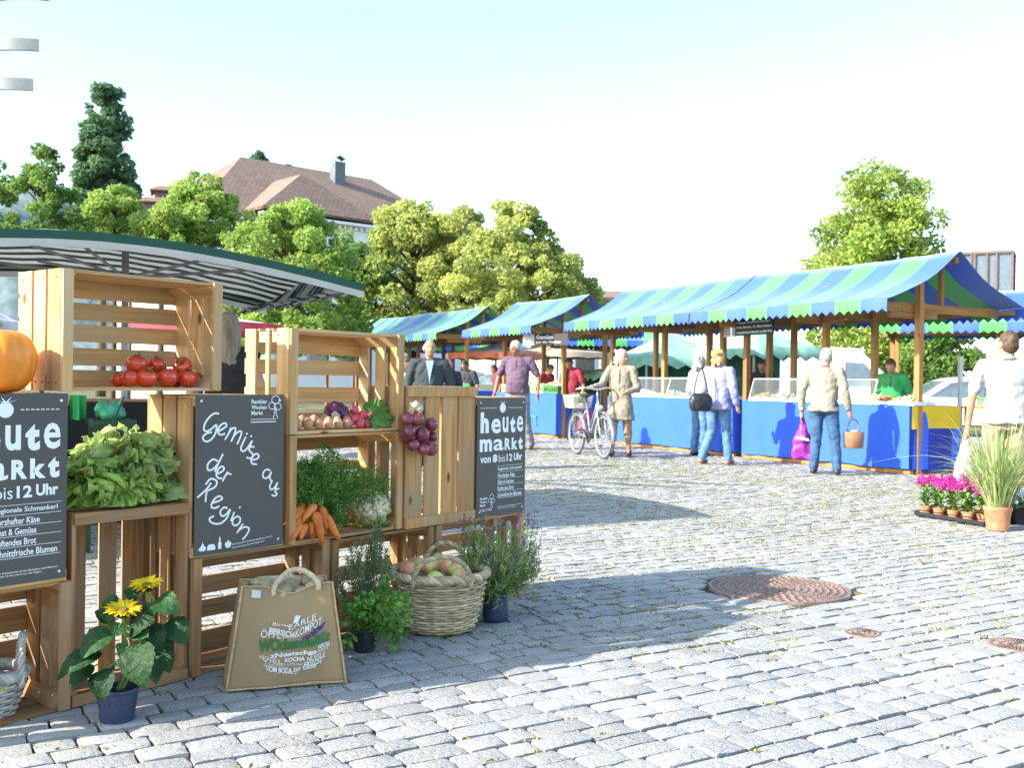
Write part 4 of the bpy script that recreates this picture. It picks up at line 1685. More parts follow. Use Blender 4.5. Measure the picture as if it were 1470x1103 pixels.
def pot(t, r, h, mat, rim=.012, taper=.78, soil=True, name='pot'):
    mb = MB()
    mb.lathe([(r * taper * .9, 0.0), (r * taper, .002), (r * .965, h - rim), (r * 1.03, h - rim * .8), (r * 1.05, h - rim * .4), (r * 1.03, h), (r * .93, h), (r * .92, h - .02)], seg=32)
    part(t, name, mb, mat, smooth=False, sharp=35)
    if soil:
        mb = MB()
        mb.lathe([(r * .9, h - .05), (r * .925, h - .022), (r * .5, h - .014), (.001, h - .012)], seg=20)
        part(t, 'soil', mb, MSOILP)


# sunflower
MSUN = M('sunflower_leaf', (0.011, 0.044, 0.013), .5, col2=(0.026, 0.082, 0.022), scale=24, tone=.35, trans=.16, bump=.45, bscale=60, spec=.22)
MPET = M('yellow_petal', (0.80, 0.52, 0.008), .5, col2=(0.86, 0.66, 0.02), scale=30, tone=.12, trans=.25)
MDISC = M('flower_disc', (0.20, 0.16, 0.02), .8, scale=60, bump=.8, bscale=200)
sp = G(168, 1034)
t = thing('potted_sunflower', 'sunflower plant with two yellow blooms and big dark leaves in a small blue pot', 'flower pot', (sp.x, sp.y, 0))
pot(t, .073, .115, MPBLUE)
vw = Vector((sp.x, sp.y, 0)).normalized()


def SP(a, b_, off):
    """point seen at a pixel of the enlarged crop, off metres nearer (-) or farther (+) than the pot"""
    return P(a / 4.412, b_ / 4.412 + 800, sp.y + off)


mb = MB()
top1, top2 = SP(785, 365, -.02), SP(930, 205, .07)
b0 = Vector((sp.x, sp.y, .1))
st1 = smoothpath([b0, SP(795, 700, .0), SP(800, 560, -.01), top1], 6)
st2 = smoothpath([b0 + Vector((.01, .01, 0)), SP(860, 640, .04), SP(930, 420, .07), top2], 6)
mb.tube(st1, [.0085 - .003 * i / len(st1) for i in range(len(st1))], 8)
mb.tube(st2, [.008 - .003 * i / len(st2) for i in range(len(st2))], 8)
ml = MB()
LV = [((735, 470), (500, 660), .115, -.02, -.07, .22), ((650, 610), (360, 785), .10, -.03, -.10, .25), ((600, 690), (440, 830), .085, -.02, -.05, .2), ((890, 540), (915, 835), .150, -.06, -.13, .22),
      ((815, 480), (985, 395), .10, -.03, -.05, .2), ((960, 430), (1030, 600), .085, .0, -.05, .25), ((980, 280), (1145, 370), .105, .05, .0, .25), ((1070, 400), (1185, 560), .105, .05, .02, .3),
      ((880, 250), (780, 215), .07, .06, .04, .1), ((730, 400), (600, 345), .075, .0, .0, .15), ((690, 700), (650, 925), .075, -.05, -.10, .2), ((640, 720), (615, 900), .07, -.02, -.07, .2),
      ((960, 600), (990, 810), .085, -.02, -.05, .25), ((1040, 560), (1075, 740), .075, .03, .01, .25), ((900, 370), (1010, 325), .075, .02, .02, .15), ((760, 300), (640, 300), .07, .03, .03, .2),
      ((770, 420), (720, 510), .08, -.05, -.09, .1), ((820, 560), (760, 640), .08, -.05, -.09, .15), ((870, 470), (940, 510), .08, -.04, -.08, .1), ((700, 330), (690, 420), .07, -.01, -.04, .2), ((1000, 480), (1090, 640), .085, .04, .04, .25), ((980, 330), (1060, 300), .06, .08, .1, .1)]
R.seed(14)
for (pa, pb, wd, oa, ob_, dr) in LV:
    a, c = SP(*pa, oa), SP(*pb, ob_)
    upv = Vector((R.uniform(-.3, .3), -.75, .65))
    leaf(ml, a, c, wd * .9, upv=upv, droop=dr * .7, fold=.22, n=12, ruffle=.025, teeth=.035)
    d1_ = min((q for q in st1[6:] + st2[6:]), key=lambda q: (q - a).length)
    mb.tube(smoothpath([d1_, (d1_ + a) / 2 + Vector((0, 0, .015)), a, a + (c - a) * .35 + Vector((0, -.002, .004))], 3), .0028, 6)
part(t, 'stems', mb, MSTEM, smooth=True, world=True)
part(t, 'leaves', ml, MSUN, smooth=True, world=True)
for tp_, rr in ((SP(782, 352, -.03), .064), (SP(930, 190, .06), .060)):
    mb = MB()
    ax = Vector((R.uniform(-.1, .1), -.22, 1)).normalized()
    q = ax.to_track_quat('Z', 'Y').to_matrix()
    for ring in (0, 1):
        for k in range(15):
            a = 2 * pi * (k + .5 * ring) / 15 + R.uniform(-.08, .08)
            dv = q @ Vector((math.cos(a), math.sin(a), .16 + .14 * ring + R.uniform(-.08, .1)))
            leaf(mb, tp_ + dv * rr * .22, tp_ + dv * rr * R.uniform(.92, 1.08), .021, upv=ax, droop=.08, fold=.3, n=6)
    fl = part(t, 'petals', mb, MPET, smooth=True, world=True)
    mb = MB()
    mb.ell(tp_ + ax * .008, (rr * .26, rr * .26, rr * .14), 14, 8, rot=q)
    part(t, 'flower_disc', mb, MDISC, world=True)
    mb = MB()
    for k in range(12):
        a = 2 * pi * k / 12
        dv = q @ Vector((math.cos(a), math.sin(a), -.02))
        leaf(mb, tp_ - ax * .004, tp_ - ax * .006 + dv * rr * .55, .014, upv=-ax, droop=.1, n=4)
    part(t, 'sepals', mb, MSUN, world=True)

# rosemary
MROS = M('rosemary_needles', (0.12, 0.19, 0.065), .6, col2=(0.24, 0.30, 0.14), scale=20, tone=.4)
MBARK = M('twig_bark', (0.16, 0.11, 0.07), .9, scale=60)
g = W(1.37, -.10, 0)
t = thing('potted_rosemary', 'tall upright rosemary bush in a black pot between the jute bag and the apple basket', 'herb pot', g)
pot(t, .072, .125, MPBLACK)
mb, mt = MB(), MB()
R.seed(6)
C, D, Ln = [], [], []
tips = [(z1(a, 260), z1(b_, 760)) for a, b_ in ((1040, 260), (1075, 120), (1110, 90), (1150, 70), (1190, 75), (1215, 20), (1250, -25), (1262, -10), (1275, 60), (1300, 130), (1310, 180), (1000, 330), (985, 300), (1130, 150), (1080, 200), (1180, 140), (1230, 110), (1290, 240), (1050, 180), (1320, 250), (1200, 60), (1140, 220), (960, 350), (1010, 250), (1240, -60), (1258, -80))]
for a, b_ in tips:
    e = WP(a, b_, -.10 + R.uniform(-.06, .05))
    b0 = g + Vector((R.uniform(-.03, .03), R.uniform(-.03, .03), .11))
    md = b0 * .5 + e * .5 + (Vector((e.x - g.x, e.y - g.y, 0)) * .22)
    pth = smoothpath([b0, md, e], 9)
    n = len(pth)
    mt.tube(pth, [.0028 * (1 - .6 * i / n) for i in range(n)], 5)
    L_ = sum((pth[i + 1] - pth[i]).length for i in range(n - 1))
    for i in range(int(L_ / .0034)):
        q = R.random() ** .8
        f = q * (n - 1.001)
        k = int(f)
        p = pth[k].lerp(pth[k + 1], f - k)
        dr = (pth[k + 1] - pth[k]).normalized()
        sv = Vector(rvec(1)[0])
        sv = (sv - dr * sv.dot(dr)).normalized()
        for s in (1, -1):
            C.append(p)
            D.append((sv * s * .8 + dr * .75))
            Ln.append(R.uniform(.016, .028) * (1.05 - .35 * q))
quads(mb, np.array([tuple(c) for c in C]), np.array([tuple(c) for c in D]), rvec(len(C)), np.array(Ln) * 1.25, .0050, base=True)
part(t, 'twigs', mt, MBARK, world=True)
part(t, 'needles', mb, MROS, world=True)

# mint
MMINT = M('mint_leaf', (0.11, 0.30, 0.035), .45, col2=(0.22, 0.45, 0.08), scale=25, tone=.35, trans=.25, bump=.3, bscale=90)
g = G(523, 935)
t = thing('potted_mint', 'low bright green mint plant in a black pot in front of the rosemary', 'herb pot', g)
pot(t, .058, .10, MPBLACK)
mb, mt = MB(), MB()
R.seed(16)
tips = [(z1(a, 480), z1(b_, 700)) for a, b_ in ((70, 770), (60, 850), (110, 800), (150, 730), (200, 690), (240, 700), (300, 640), (325, 630), (340, 590), (360, 660), (420, 680), (460, 700), (480, 760), (440, 800), (470, 840), (390, 850), (430, 890), (330, 880), (400, 960), (430, 940), (380, 1000), (290, 900), (250, 820), (200, 760), (180, 830), (320, 760), (380, 740), (280, 740), (120, 880), (90, 960), (230, 930), (340, 820), (420, 760), (260, 770), (160, 790), (360, 920), (270, 980), (100, 1020), (80, 1000))]
for a, b_ in tips:
    e = P(a, b_, g.y + R.uniform(-.10, .06))
    e.z = max(e.z, .02)
    b0 = g + Vector((R.uniform(-.03, .03), R.uniform(-.03, .03), .09))
    md = b0 * .5 + e * .5 + Vector((0, 0, .035))
    pth = smoothpath([b0, md, e], 7)
    n = len(pth)
    mt.tube(pth, .0018, 5)
    for i in range(4, n):
        if i % 2 and i < n - 2:
            continue
        dr = (pth[i] - pth[i - 1]).normalized()
        sv = Vector(rvec(1)[0])
        sv = (sv - dr * sv.dot(dr)).normalized()
        sz = R.uniform(.024, .036)
        for s in ((1, -1) if i < n - 1 else (1, -1, .3)):
            dv = (sv * s + dr * .35 + Vector((0, -.1, .15))).normalized()
            leaf(mb, pth[i], pth[i] + dv * sz, sz * .72, upv=(R.uniform(-.3, .3), -.35, 1), droop=.12, fold=.2, n=5, teeth=.06)
part(t, 'stems', mt, MSTEM, world=True)
part(t, 'leaves', mb, MMINT, smooth=True, world=True)

# lavender
MLAV = M('lavender_flower', (0.11, 0.065, 0.19), .7, col2=(0.21, 0.125, 0.31), scale=60, tone=.35)
MLVG = M('lavender_leaf', (0.16, 0.26, 0.075), .6, col2=(0.29, 0.40, 0.14), scale=20, tone=.4, trans=.15)
g = G(711, 891)
t = thing('potted_lavender', 'flowering lavender bush in a smooth blue pot at the end of the crate wall', 'flower pot', g)
mb = MB()
mb.lathe([(.055, 0), (.063, .004), (.066, .03), (.062, .075), (.063, .12), (.068, .165), (.070, .172), (.064, .172), (.063, .15)], seg=30)
part(t, 'pot', mb, MPBLUE, smooth=True)
mb = MB()
mb.lathe([(.06, .14), (.062, .155), (.001, .16)], seg=16)
part(t, 'soil', mb, MSOILP)
mb, mt, mf = MB(), MB(), MB()
R.seed(26)
C, D = [], []
CF, DF = [], []
for k in range(210):
    a = R.uniform(0, 2 * pi)
    rr = math.sqrt(R.random())
    top = R.uniform(.33, .57) if k % 3 else R.uniform(.2, .42)
    e = g + Vector((math.cos(a) * rr * .205 + .012, math.sin(a) * rr * .15, top - .10 * rr * rr))
    b0 = g + Vector((math.cos(a) * rr * .045, math.sin(a) * rr * .045, .15))
    md = b0 * .5 + e * .5 + Vector((math.cos(a), math.sin(a), 0)) * rr * .05 + Vector((R.uniform(-.012, .012), 0, 0))
    pth = smoothpath([b0, md, e], 7)
    n = len(pth)
    mt.tube(pth, .0013, 4)
    for i in range(34):
        q = R.random() ** 1.0 * .9
        f = q * (n - 1.001)
        kk = int(f)
        p = pth[kk].lerp(pth[kk + 1], f - kk)
        dr = (pth[kk + 1] - pth[kk]).normalized()
        C.append(p)
        D.append(dr * .9 + Vector(rvec(1)[0]) * .75)
    if k % 5 in (1, 3):
        d_ = (pth[-1] - pth[-3]).normalized()
        for i in range(26):
            q = R.random()
            CF.append(e + d_ * (q * .052))
            DF.append(Vector(rvec(1)[0]) + d_ * .5)
# a few shoots hanging over the rim
for k in range(14):
    a = R.uniform(-2.6, -.2)
    b0 = g + Vector((math.cos(a) * .05, math.sin(a) * .05, .165))
    e = g + Vector((math.cos(a) * R.uniform(.10, .16), math.sin(a) * .11, R.uniform(.06, .2)))
    pth = smoothpath([b0, (b0 + e) / 2 + Vector((0, 0, .05)), e], 6)
    mt.tube(pth, .0013, 4)
    for p, p2 in zip(pth[2:], pth[1:]):
        for j in range(3):
            C.append(p)
            D.append((p - p2).normalized() * .8 + Vector(rvec(1)[0]))
quads(mb, np.array([tuple(c) for c in C]), np.array([tuple(c) for c in D]), rvec(len(C)), NR.uniform(.024, .046, len(C)), .0050, base=True)
quads(mf, np.array([tuple(c) for c in CF]), np.array([tuple(c) for c in DF]), rvec(len(CF)), NR.uniform(.008, .013, len(CF)), .0065, base=True)
part(t, 'stems', mt, MLVG, world=True)
part(t, 'leaves', mb, MLVG, world=True)
part(t, 'flower_spikes', mf, MLAV, world=True)

# ------------------------------------------------------------------ plants for sale by the stall
MMAG = M('magenta_plume', (0.50, 0.022, 0.28), .6, col2=(0.66, 0.06, 0.42), scale=40, tone=.3, trans=.15)
MCEL = M('bedding_leaf', (0.13, 0.27, 0.05), .5, col2=(0.24, 0.40, 0.10), scale=24, tone=.4, trans=.25)
ga, gb = G(1312, 741), G(1412, 757)
tdir = (gb - ga).normalized()
tn = Vector((-tdir.y, tdir.x, 0))
if tn.y < 0:
    tn = -tn
tl_ = (gb - ga).length
trz = math.atan2(tdir.y, tdir.x)
t = thing('plant_tray', 'shallow black plastic tray carrying the row of magenta flower pots', 'tray', ga, trz)
mb = MB()
TL, TW = tl_, .30
mb.box(0, TL, 0, TW, .012, .018)
for a in (0, 1):
    mb.box(0, TL, a * (TW - .008), a * (TW - .008) + .008, .0185, .045)
    mb.box(a * (TL - .008), a * (TL - .008) + .008, .0085, TW - .0085, .0185, .045)
part(t, 'tray_bottom', mb, MPBLACK)
mb = MB()
for k in range(7):
    mb.box(.02 + k * (TL - .08) / 6, .06 + k * (TL - .08) / 6, .01, TW - .01, 0, .0115)
part(t, 'feet', mb, MPBLACK)


def celosia(seed):
    R.seed(seed)
    t = thing('potted_celosia', '', 'flower pot', (0, 0, 0), 0, 'magenta flower pots in the black tray')
    pot(t, .057, .085, MTERRA, .018)
    ml, mp = MB(), MB()
    for k in range(60):
        a, h = R.uniform(0, 2 * pi), R.uniform(.07, .28)
        b0 = Vector((math.cos(a) * .01, math.sin(a) * .01, h))
        ln = R.uniform(.06, .11)
        e = b0 + Vector((math.cos(a) * ln, math.sin(a) * ln, R.uniform(-.02, .05)))
        leaf(ml, b0, e, ln * .42, droop=.18, fold=.2, n=6)
    for k in range(4):
        ml.tube([(0, 0, .07), (R.uniform(-.03, .03), R.uniform(-.03, .03), .28)], .004, 5)
    C, D = [], []
    for k in range(12):
        a, rr = R.uniform(0, 2 * pi), R.uniform(0, .085)
        b0 = Vector((math.cos(a) * rr, math.sin(a) * rr, R.uniform(.25, .30)))
        hh = R.uniform(.04, .085)
        for i in range(70):
            q = R.random()
            C.append(b0 + Vector((R.gauss(0, .016) * (1.1 - q), R.gauss(0, .016) * (1.1 - q), q * hh)))
            D.append(Vector((R.gauss(0, .5), R.gauss(0, .5), 1)))
    quads(mp, np.array([tuple(c) for c in C]), np.array([tuple(c) for c in D]), rvec(len(C)), NR.uniform(.014, .028, len(C)), .010, base=True)
    part(t, 'leaves', ml, MCEL, smooth=True)
    part(t, 'plumes', mp, MMAG)
    return t


ca, cb_ = celosia(3), celosia(7)
cel_lab = ['magenta flower pot at the far free end of the tray, front row', 'second magenta flower pot in the front row from the free tray end', 'middle magenta flower pot of the front row in the tray', 'fourth magenta flower pot in the front row, towards the big grass pot', 'front row magenta flower pot next to the big grass pot',
           'back row magenta flower pot at the free tray end', 'second magenta flower pot in the back row from the free tray end', 'middle magenta flower pot of the back row in the tray', 'back row magenta flower pot, fourth towards the grass pot', 'back row magenta flower pot behind the grass pot']
for i in range(10):
    o = (ca if i == 0 else cb_ if i == 1 else dup(ca if i % 2 else cb_))
    k, row = i % 5, i // 5
    pp = ga + tdir * (.065 + k * (TL - .13) / 4) + tn * (.075 + .15 * row)
    o.location = (pp.x, pp.y, .0185)
    o.rotation_euler = (0, 0, R.uniform(0, 6))
    s = R.uniform(.92, 1.12)
    o.scale = (s, s, s)
    o['label'] = cel_lab[i]

MGRS = M('ornamental_grass', (0.22, 0.34, 0.10), .55, col2=(0.40, 0.48, 0.20), scale=12, tone=.4, trans=.3)
MGRD = M('dry_grass_blade', (0.52, 0.42, 0.22), .7, col2=(0.62, 0.54, 0.34), scale=12, tone=.3, trans=.2)


def grass_pot(label, g, r, h, nb, ht, matpot):
    t = thing('potted_grass', label, 'grass pot', g)
    pot(t, r, h, matpot, .04)
    for nm, mat, n in (('blades', MGRS, nb), ('dry_blades', MGRD, nb // 6)):
        mb = MB()
        for k in range(n):
            a = R.uniform(0, 2 * pi)
            rr = r * .8 * math.sqrt(R.random())
            b0 = Vector((math.cos(a) * rr, math.sin(a) * rr, h - .02))
            L_ = ht * R.uniform(.45, 1.05)
            out = R.uniform(.02, .42) * (.5 + rr / r)
            a += R.uniform(-.5, .5)
            dv = Vector((math.cos(a), math.sin(a), 0))
            sd = Vector((-math.sin(a), math.cos(a), 0)) * R.uniform(.5, 1) + Vector(rvec(1)[0]) * .5
            sd.normalize()
            wd = R.uniform(.0025, .0055)
            vs, fs = [], []
            N = 8
            bend = R.uniform(0, .5) if R.random() < .5 else R.uniform(.5, 1.2)
            for i in range(N + 1):
                q = i / N
                p = b0 + dv * (out * L_ * (q + 1.6 * q ** 3 * bend)) + Vector((0, 0, L_ * (q - bend * .55 * q ** 3)))
                w_ = wd * (1 - q ** 2.5) + .0004
                vs += [p + sd * w_, p - sd * w_]
            for i in range(N):
                fs.append((2 * i, 2 * i + 1, 2 * i + 3, 2 * i + 2))
            mb.add(vs, fs)
        part(t, nm, mb, mat)
    return t


R.seed(41)
grass_pot('tall ornamental grass in a big terracotta pot beside the tray of magenta flowers', G(1432, 761), .112, .20, 480, .92, MTERRA)
MPAN = M('pale_blue_petal', (0.45, 0.48, 0.72), .6, col2=(0.75, 0.75, 0.8), scale=30, tone=.3, trans=.2)
MPANV = M('violet_petal', (0.10, 0.08, 0.35), .6, col2=(0.18, 0.14, 0.5), scale=30, tone=.3, trans=.2)
for (x, y, lb, mt_) in ((1462, 752, 'black pot of pale blue pansies behind the terracotta grass pot', MPAN), (1486, 742, 'black pot of violet pansies at the picture edge behind the grass pot', MPANV)):
    g = G(x, y)
    t = thing('potted_pansy', lb, 'flower pot', g, 0, 'pots of pansies')
    pot(t, .10, .13, MPBLACK)
    ml, mp = MB(), MB()
    for k in range(110):
        a, rr = R.uniform(0, 6.28), R.uniform(.02, .15)
        b0 = Vector((math.cos(a) * rr * .6, math.sin(a) * rr * .6, R.uniform(.12, .24)))
        leaf(ml, b0, b0 + Vector((math.cos(a) * .05, math.sin(a) * .05, R.uniform(-.02, .04))), .028, n=5)
    for k in range(26):
        a, rr = R.uniform(0, 6.28), R.uniform(.02, .17)
        b0 = Vector((math.cos(a) * rr, math.sin(a) * rr, R.uniform(.2, .31)))
        for j in range(5):
            e = 2 * pi * j / 5
            leaf(mp, b0, b0 + Vector((math.cos(e) * .022, -.012, math.sin(e) * .022)), .024, upv=(0, -1, .4), n=4)
    part(t, 'leaves', ml, MCEL, smooth=True)
    part(t, 'blossoms', mp, mt_, smooth=True)
# ------------------------------------------------------------------ market stalls
MBLU = M('awning_blue', (0.035, 0.10, 0.52), .6, var=.16, scale=1.1, spec=.5, bump=.12, bscale=3)
MGRE = M('awning_green', (0.075, 0.40, 0.085), .6, var=.16, scale=1.1, spec=.5, bump=.12, bscale=3)
for _m in (MBLU, MGRE):
    _b = _m.node_tree.nodes['Principled BSDF']
    _b.inputs['Sheen Weight'].default_value = .75
    _b.inputs['Sheen Roughness'].default_value = .35
    _b.inputs['Sheen Tint'].default_value = (.8, .95, 1, 1)
MSTW = [wood('stall_wood_%d' % a, a, (0.42, 0.21, 0.075), (0.28, 0.125, 0.04)) for a in range(3)]
MCLOTH = M('blue_table_cloth', (0.03, 0.115, 0.66), .75, var=.05, scale=3)
MDKB = M('dark_blue_cloth', (0.02, 0.035, 0.30), .8, var=.1, scale=3)
MYEL = M('yellow_cloth', (0.68, 0.45, 0.02), .8, var=.05, scale=5)
MSTEEL = M('galvanised_clip', (0.45, 0.47, 0.5), .35, metal=.8)
TD = Vector((-.4972, .8676, 0))
RZT = math.atan2(TD.y, TD.x)
RID = Vector((6.08, 14.04, 0))


def stall(label, org, rz, x0, x1, zr=3.05, ze=2.35, hw=1.43, band=.43, phase=0, posts=True, sgn=1):
    """awning with two slopes; local x along the ridge, +y the customers' side"""
    t = thing('market_stall', label, 'market stall', org, rz, 'striped market stalls')
    n = max(2, int(round((x1 - x0) / band)))
    bw = (x1 - x0) / n
    mb = MB()
    prof = []
    K = 9
    for k in range(-K, K + 1):
        q = abs(k) / K
        prof.append((k / K * hw, ze + (zr - ze) * (1 - q) - .10 * math.sin(pi * q) + .012 * math.cos(9 * q)))
    for i in range(n):
        vs, fs = [], []
        for a in range(4):
            x = x0 + bw * (i + a / 3)
            sag = -.03 * math.sin(pi * (x - x0) / (x1 - x0))
            for y, z in prof:
                vs.append((x, y, z + sag * (1 if abs(y) < hw * .9 else .4) + .006 * math.sin(x * 9 + y * 4)))
        w_ = len(prof)
        for a in range(3):
            for k in range(w_ - 1):
                p = a * w_ + k
                fs.append((p, p + w_, p + w_ + 1, p + 1))
        mb.add(vs, fs, (i + phase) % 2)
    part(t, 'canopy', mb, [MBLU, MGRE], smooth=True)
    for sd in (1, -1):
        mb = MB()
        for i in range(n):
            vs, fs = [], []
            for a in range(13):
                x = x0 + bw * (i + a / 12)
                wv = .012 * math.sin(x * 7)
                vs.append((x, sd * (hw + .004), ze + .003))
                vs.append((x, sd * (hw + .015 + wv), ze - .09))
                vs.append((x, sd * (hw + .012 + wv * 1.5), ze - .165 - .028 * math.cos(2 * pi * 3 * a / 12)))
            for a in range(12):
                p = 3 * a
                fs += [(p, p + 1, p + 4, p + 3), (p + 1, p + 2, p + 5, p + 4)]
            mb.add(vs, fs, (i + phase) % 2)
        part(t, 'valance', mb, [MBLU, MGRE], smooth=True)
    if not posts:
        return t
    px = [x0 + .30, x1 - .25] if x1 - x0 > 2.4 else [x0 + .2]
    if x1 - x0 > 3.6:
        px.insert(1, (x0 + x1) / 2)
    for x in px:
        for y in (.44, -.62):
            if y < 0 and x < 1 and zr > 3 and org is RID and x0 == 0:
                continue
            mb = MB()
            zt = ze + (zr - ze) * (1 - abs(y) / hw) - .14
            mb.bar((x, y, 0), (x, y, zt), .085, .085, (0, 1, 0))
            part(t, 'post', mb, MSTW[2])
        mb = MB()
        mb.bar((x + .09, -hw + .12, ze - .07), (x + .09, hw - .12, ze - .07), .06, .12, (0, 0, 1))
        mb.bar((x + .09, .44 - .45, ze - .175), (x + .09, .44 + .5, ze - .175), .058, .085, (0, 0, 1))
        part(t, 'cross_beam', mb, MSTW[1])
        mb = MB()
        mb.bar((x, 0, ze - .02), (x, 0, zr - .16), .06, .06, (0, 1, 0))
        part(t, 'king_post', mb, MSTW[2])
        for s in (1, -1):
            mb = MB()
            mb.box(x + .05, x + .13, s * (hw - .14) - .05, s * (hw - .14) + .05, ze - .14, ze - .03)
            part(t, 'metal_bracket', mb, MSTEEL)
    mb = MB()
    mb.bar((x0 + .05, 0, zr - .115), (x1 - .05, 0, zr - .115), .06, .08)
    part(t, 'ridge_beam', mb, MSTW[0])
    for s in (1, -1):
        mb = MB()
        mb.bar((x0 + .1, s * (hw - .10), ze - .075), (x1 - .1, s * (hw - .10), ze - .075), .05, .06)
        part(t, 'eaves_beam', mb, MSTW[0])
    return t


stall('nearest blue and green striped market stall, with the dried fruit sign board', RID, RZT, 0, 3.93, phase=0)
stall('second striped market stall, adjoining the one with the dried fruit sign', RID, RZT, 3.96, 7.73, phase=0)
stall('third striped market stall, standing apart behind the bicycle', RID, RZT, 8.97, 12.06, phase=0)
stall('fourth striped market stall, behind the man in the dark jacket', RID, RZT, 13.45, 16.9, phase=1)
stall('farthest striped market stall at the end of the row', RID, RZT, 16.95, 20.4, phase=0)
stall('most distant striped stall, only its roof showing beyond the farthest of the row', RID, RZT, 20.9, 24.2, phase=1)
# second row running across
R2 = Vector((7.25, 20.3, 0))
d2 = Vector((.91, -.41, 0)).normalized()
RZ2 = math.atan2(d2.y, d2.x)
stall('striped stall of the back row seen beneath the nearest awning, with the hedge below it', R2, RZ2 + pi, -4.4, .0, phase=0)
stall('striped stall of the back row behind the vegetable stall', Vector((1.0, 29.4, 0)), math.radians(6) + pi, -2.9, .3, phase=1)
stall('striped stall of the back row far behind the man in the dark jacket', Vector((-2.2, 37.0, 0)), math.radians(6) + pi, -2.6, 2.6, phase=0)


def SL(x, y, z=0.0):
    """point in the frame of the stall row"""
    return RID + TD * x + Vector((-TD.y, TD.x, 0)) * y + Vector((0, 0, z))


def cloth_sheet(mb, x0, x1, y, zt, zb, amp=.02, n=60, seed=0, axis='x', m=0):
    vs, fs = [], []
    for j in range(7):
        q = j / 6
        for i in range(n + 1):
            x = x0 + (x1 - x0) * i / n
            f = amp * (.25 + q) * (math.sin(x * 7.3 + seed) + .5 * math.sin(x * 17 + seed * 2)) * min(1, i / 3, (n - i) / 3)
            z = zt + (zb - zt) * q + (.006 * math.sin(x * 5 + seed) if j == 6 else 0)
            vs.append((x, y + f, z) if axis == 'x' else (y + f, x, z))
    for j in range(6):
        for i in range(n):
            p = j * (n + 1) + i
            fs.append((p, p + 1, p + n + 2, p + n + 1))
    mb.add(vs, fs, m, .5)


def counter(label, x0, x1, y0=-.45, y1=.63, h=.93, cloth=MCLOTH, clab=None, org=None, rz=None, zb=.07):
    t = thing('market_counter', label, 'counter', org or RID, RZT if rz is None else rz, 'market counters')
    mb = MB()
    mb.box(x0, x1, y0, y1 - .006, h - .035, h)
    part(t, 'tabletop', mb, MSTW[0])
    for x in (x0 + .08, x1 - .08):
        for y in (y0 + .08, y1 - .12):
            mb = MB()
            mb.bar((x, y, 0), (x, y, h - .036), .06, .06, (0, 1, 0))
            part(t, 'leg', mb, MSTW[2])
    mb = MB()
    mb.box(x0, x1, y1 - .1, y1 - .04, .0, .05)
    part(t, 'foot_rail', mb, MSTW[0])
    c = MB()
    cloth_sheet(c, x0 - .01, x1 + .01, y1 + .006, h + .006, zb, seed=x0)
    cloth_sheet(c, y0, y1 + .006, x0 - .012, h + .006, zb, axis='y', seed=x0 + 2)
    cloth_sheet(c, y0, y1 + .006, x1 + .012, h + .006, zb, axis='y', seed=x0 + 4)
    c.add([(x0 - .012, y0, h + .006), (x1 + .012, y0, h + .006), (x1 + .012, y1 + .006, h + .006), (x0 - .012, y1 + .006, h + .006)], [(0, 1, 2, 3)], 0, .5)
    part(t, 'blue_cloth', c, cloth, smooth=True)
    return t


counter('blue clothed counter where the man in the beige jacket shops', .29, 3.55)
counter('blue clothed counter between the bicycle lady and the two women', 3.80, 7.35)
counter('blue clothed counter heaped with vegetables behind the bicycle', 9.25, 12.0)
counter('blue clothed counter of the fourth stall behind the slatted crate', 13.6, 16.8)
counter('blue clothed counter of the farthest stall', 17.1, 20.2)
# wooden side table with yellow cloth at the gable end
t = thing('side_table', 'wooden side table with pale green crates at the gable end of the stall', 'table', RID, RZT)
mb = MB()
mb.box(-.42, .36, -1.6, -.47, .905, .935)
part(t, 'tabletop', mb, MSTW[1])
for x in (-.35, .30):
    for y in (-1.52, -.60):
        mb = MB()
        mb.bar((x, y, 0), (x, y, .904), .055, .055, (0, 1, 0))
        part(t, 'leg', mb, MSTW[2])
mb = MB()
cloth_sheet(mb, -.42, .60, .268, .935, .62, amp=.006, axis='y', seed=1)
mb.V = [(x - .0 , y, z) for x, y, z in mb.V]
single('yellow_cloth', mb, MYEL, 'bright yellow cloth hanging over the gable end of the blue counter', 'cloth', SL(0, 0), RZT, smooth=True)
mb = MB()
cloth_sheet(mb, -.42, .60, .275, .615, .04, amp=.028, axis='y', seed=4, n=60)
single('dark_blue_curtain', mb, MDKB, 'pleated dark blue cloth below the yellow one at the gable end', 'cloth', SL(0, 0), RZT, smooth=True)

# glass sneeze guards on the counters
m, nt, b = newmat('thin_glass')
tr = nt.nodes.new('ShaderNodeBsdfTransparent')
tr.inputs[0].default_value = (.93, .97, .97, 1)
gl = nt.nodes.new('ShaderNodeBsdfGlossy')
gl.inputs['Roughness'].default_value = .04
lw = nt.nodes.new('ShaderNodeLayerWeight')
lw.inputs[0].default_value = .5
fr = nd(nt, 'ShaderNodeMath', operation='POWER')
nt.links.new(lw.outputs['Facing'], fr.inputs[0])
fr.inputs[1].default_value = 4.0
mx = nt.nodes.new('ShaderNodeMixShader')
nt.links.new(fr.outputs[0], mx.inputs[0])
nt.links.new(tr.outputs[0], mx.inputs[1])
nt.links.new(gl.outputs[0], mx.inputs[2])
df = nt.nodes.new('ShaderNodeBsdfDiffuse')
df.inputs[0].default_value = (.8, .85, .86, 1)
mx2 = nt.nodes.new('ShaderNodeMixShader')
mx2.inputs[0].default_value = .035
nt.links.new(mx.outputs[0], mx2.inputs[1])
nt.links.new(df.outputs[0], mx2.inputs[2])
nt.links.new(mx2.outputs[0], nt.nodes['Material Output'].inputs['Surface'])
MGLASS = m
MALU = M('white_metal', (0.75, 0.76, 0.77), .4, metal=.2)
MTRAYW = M('white_tray', (0.78, 0.78, 0.77), .5)


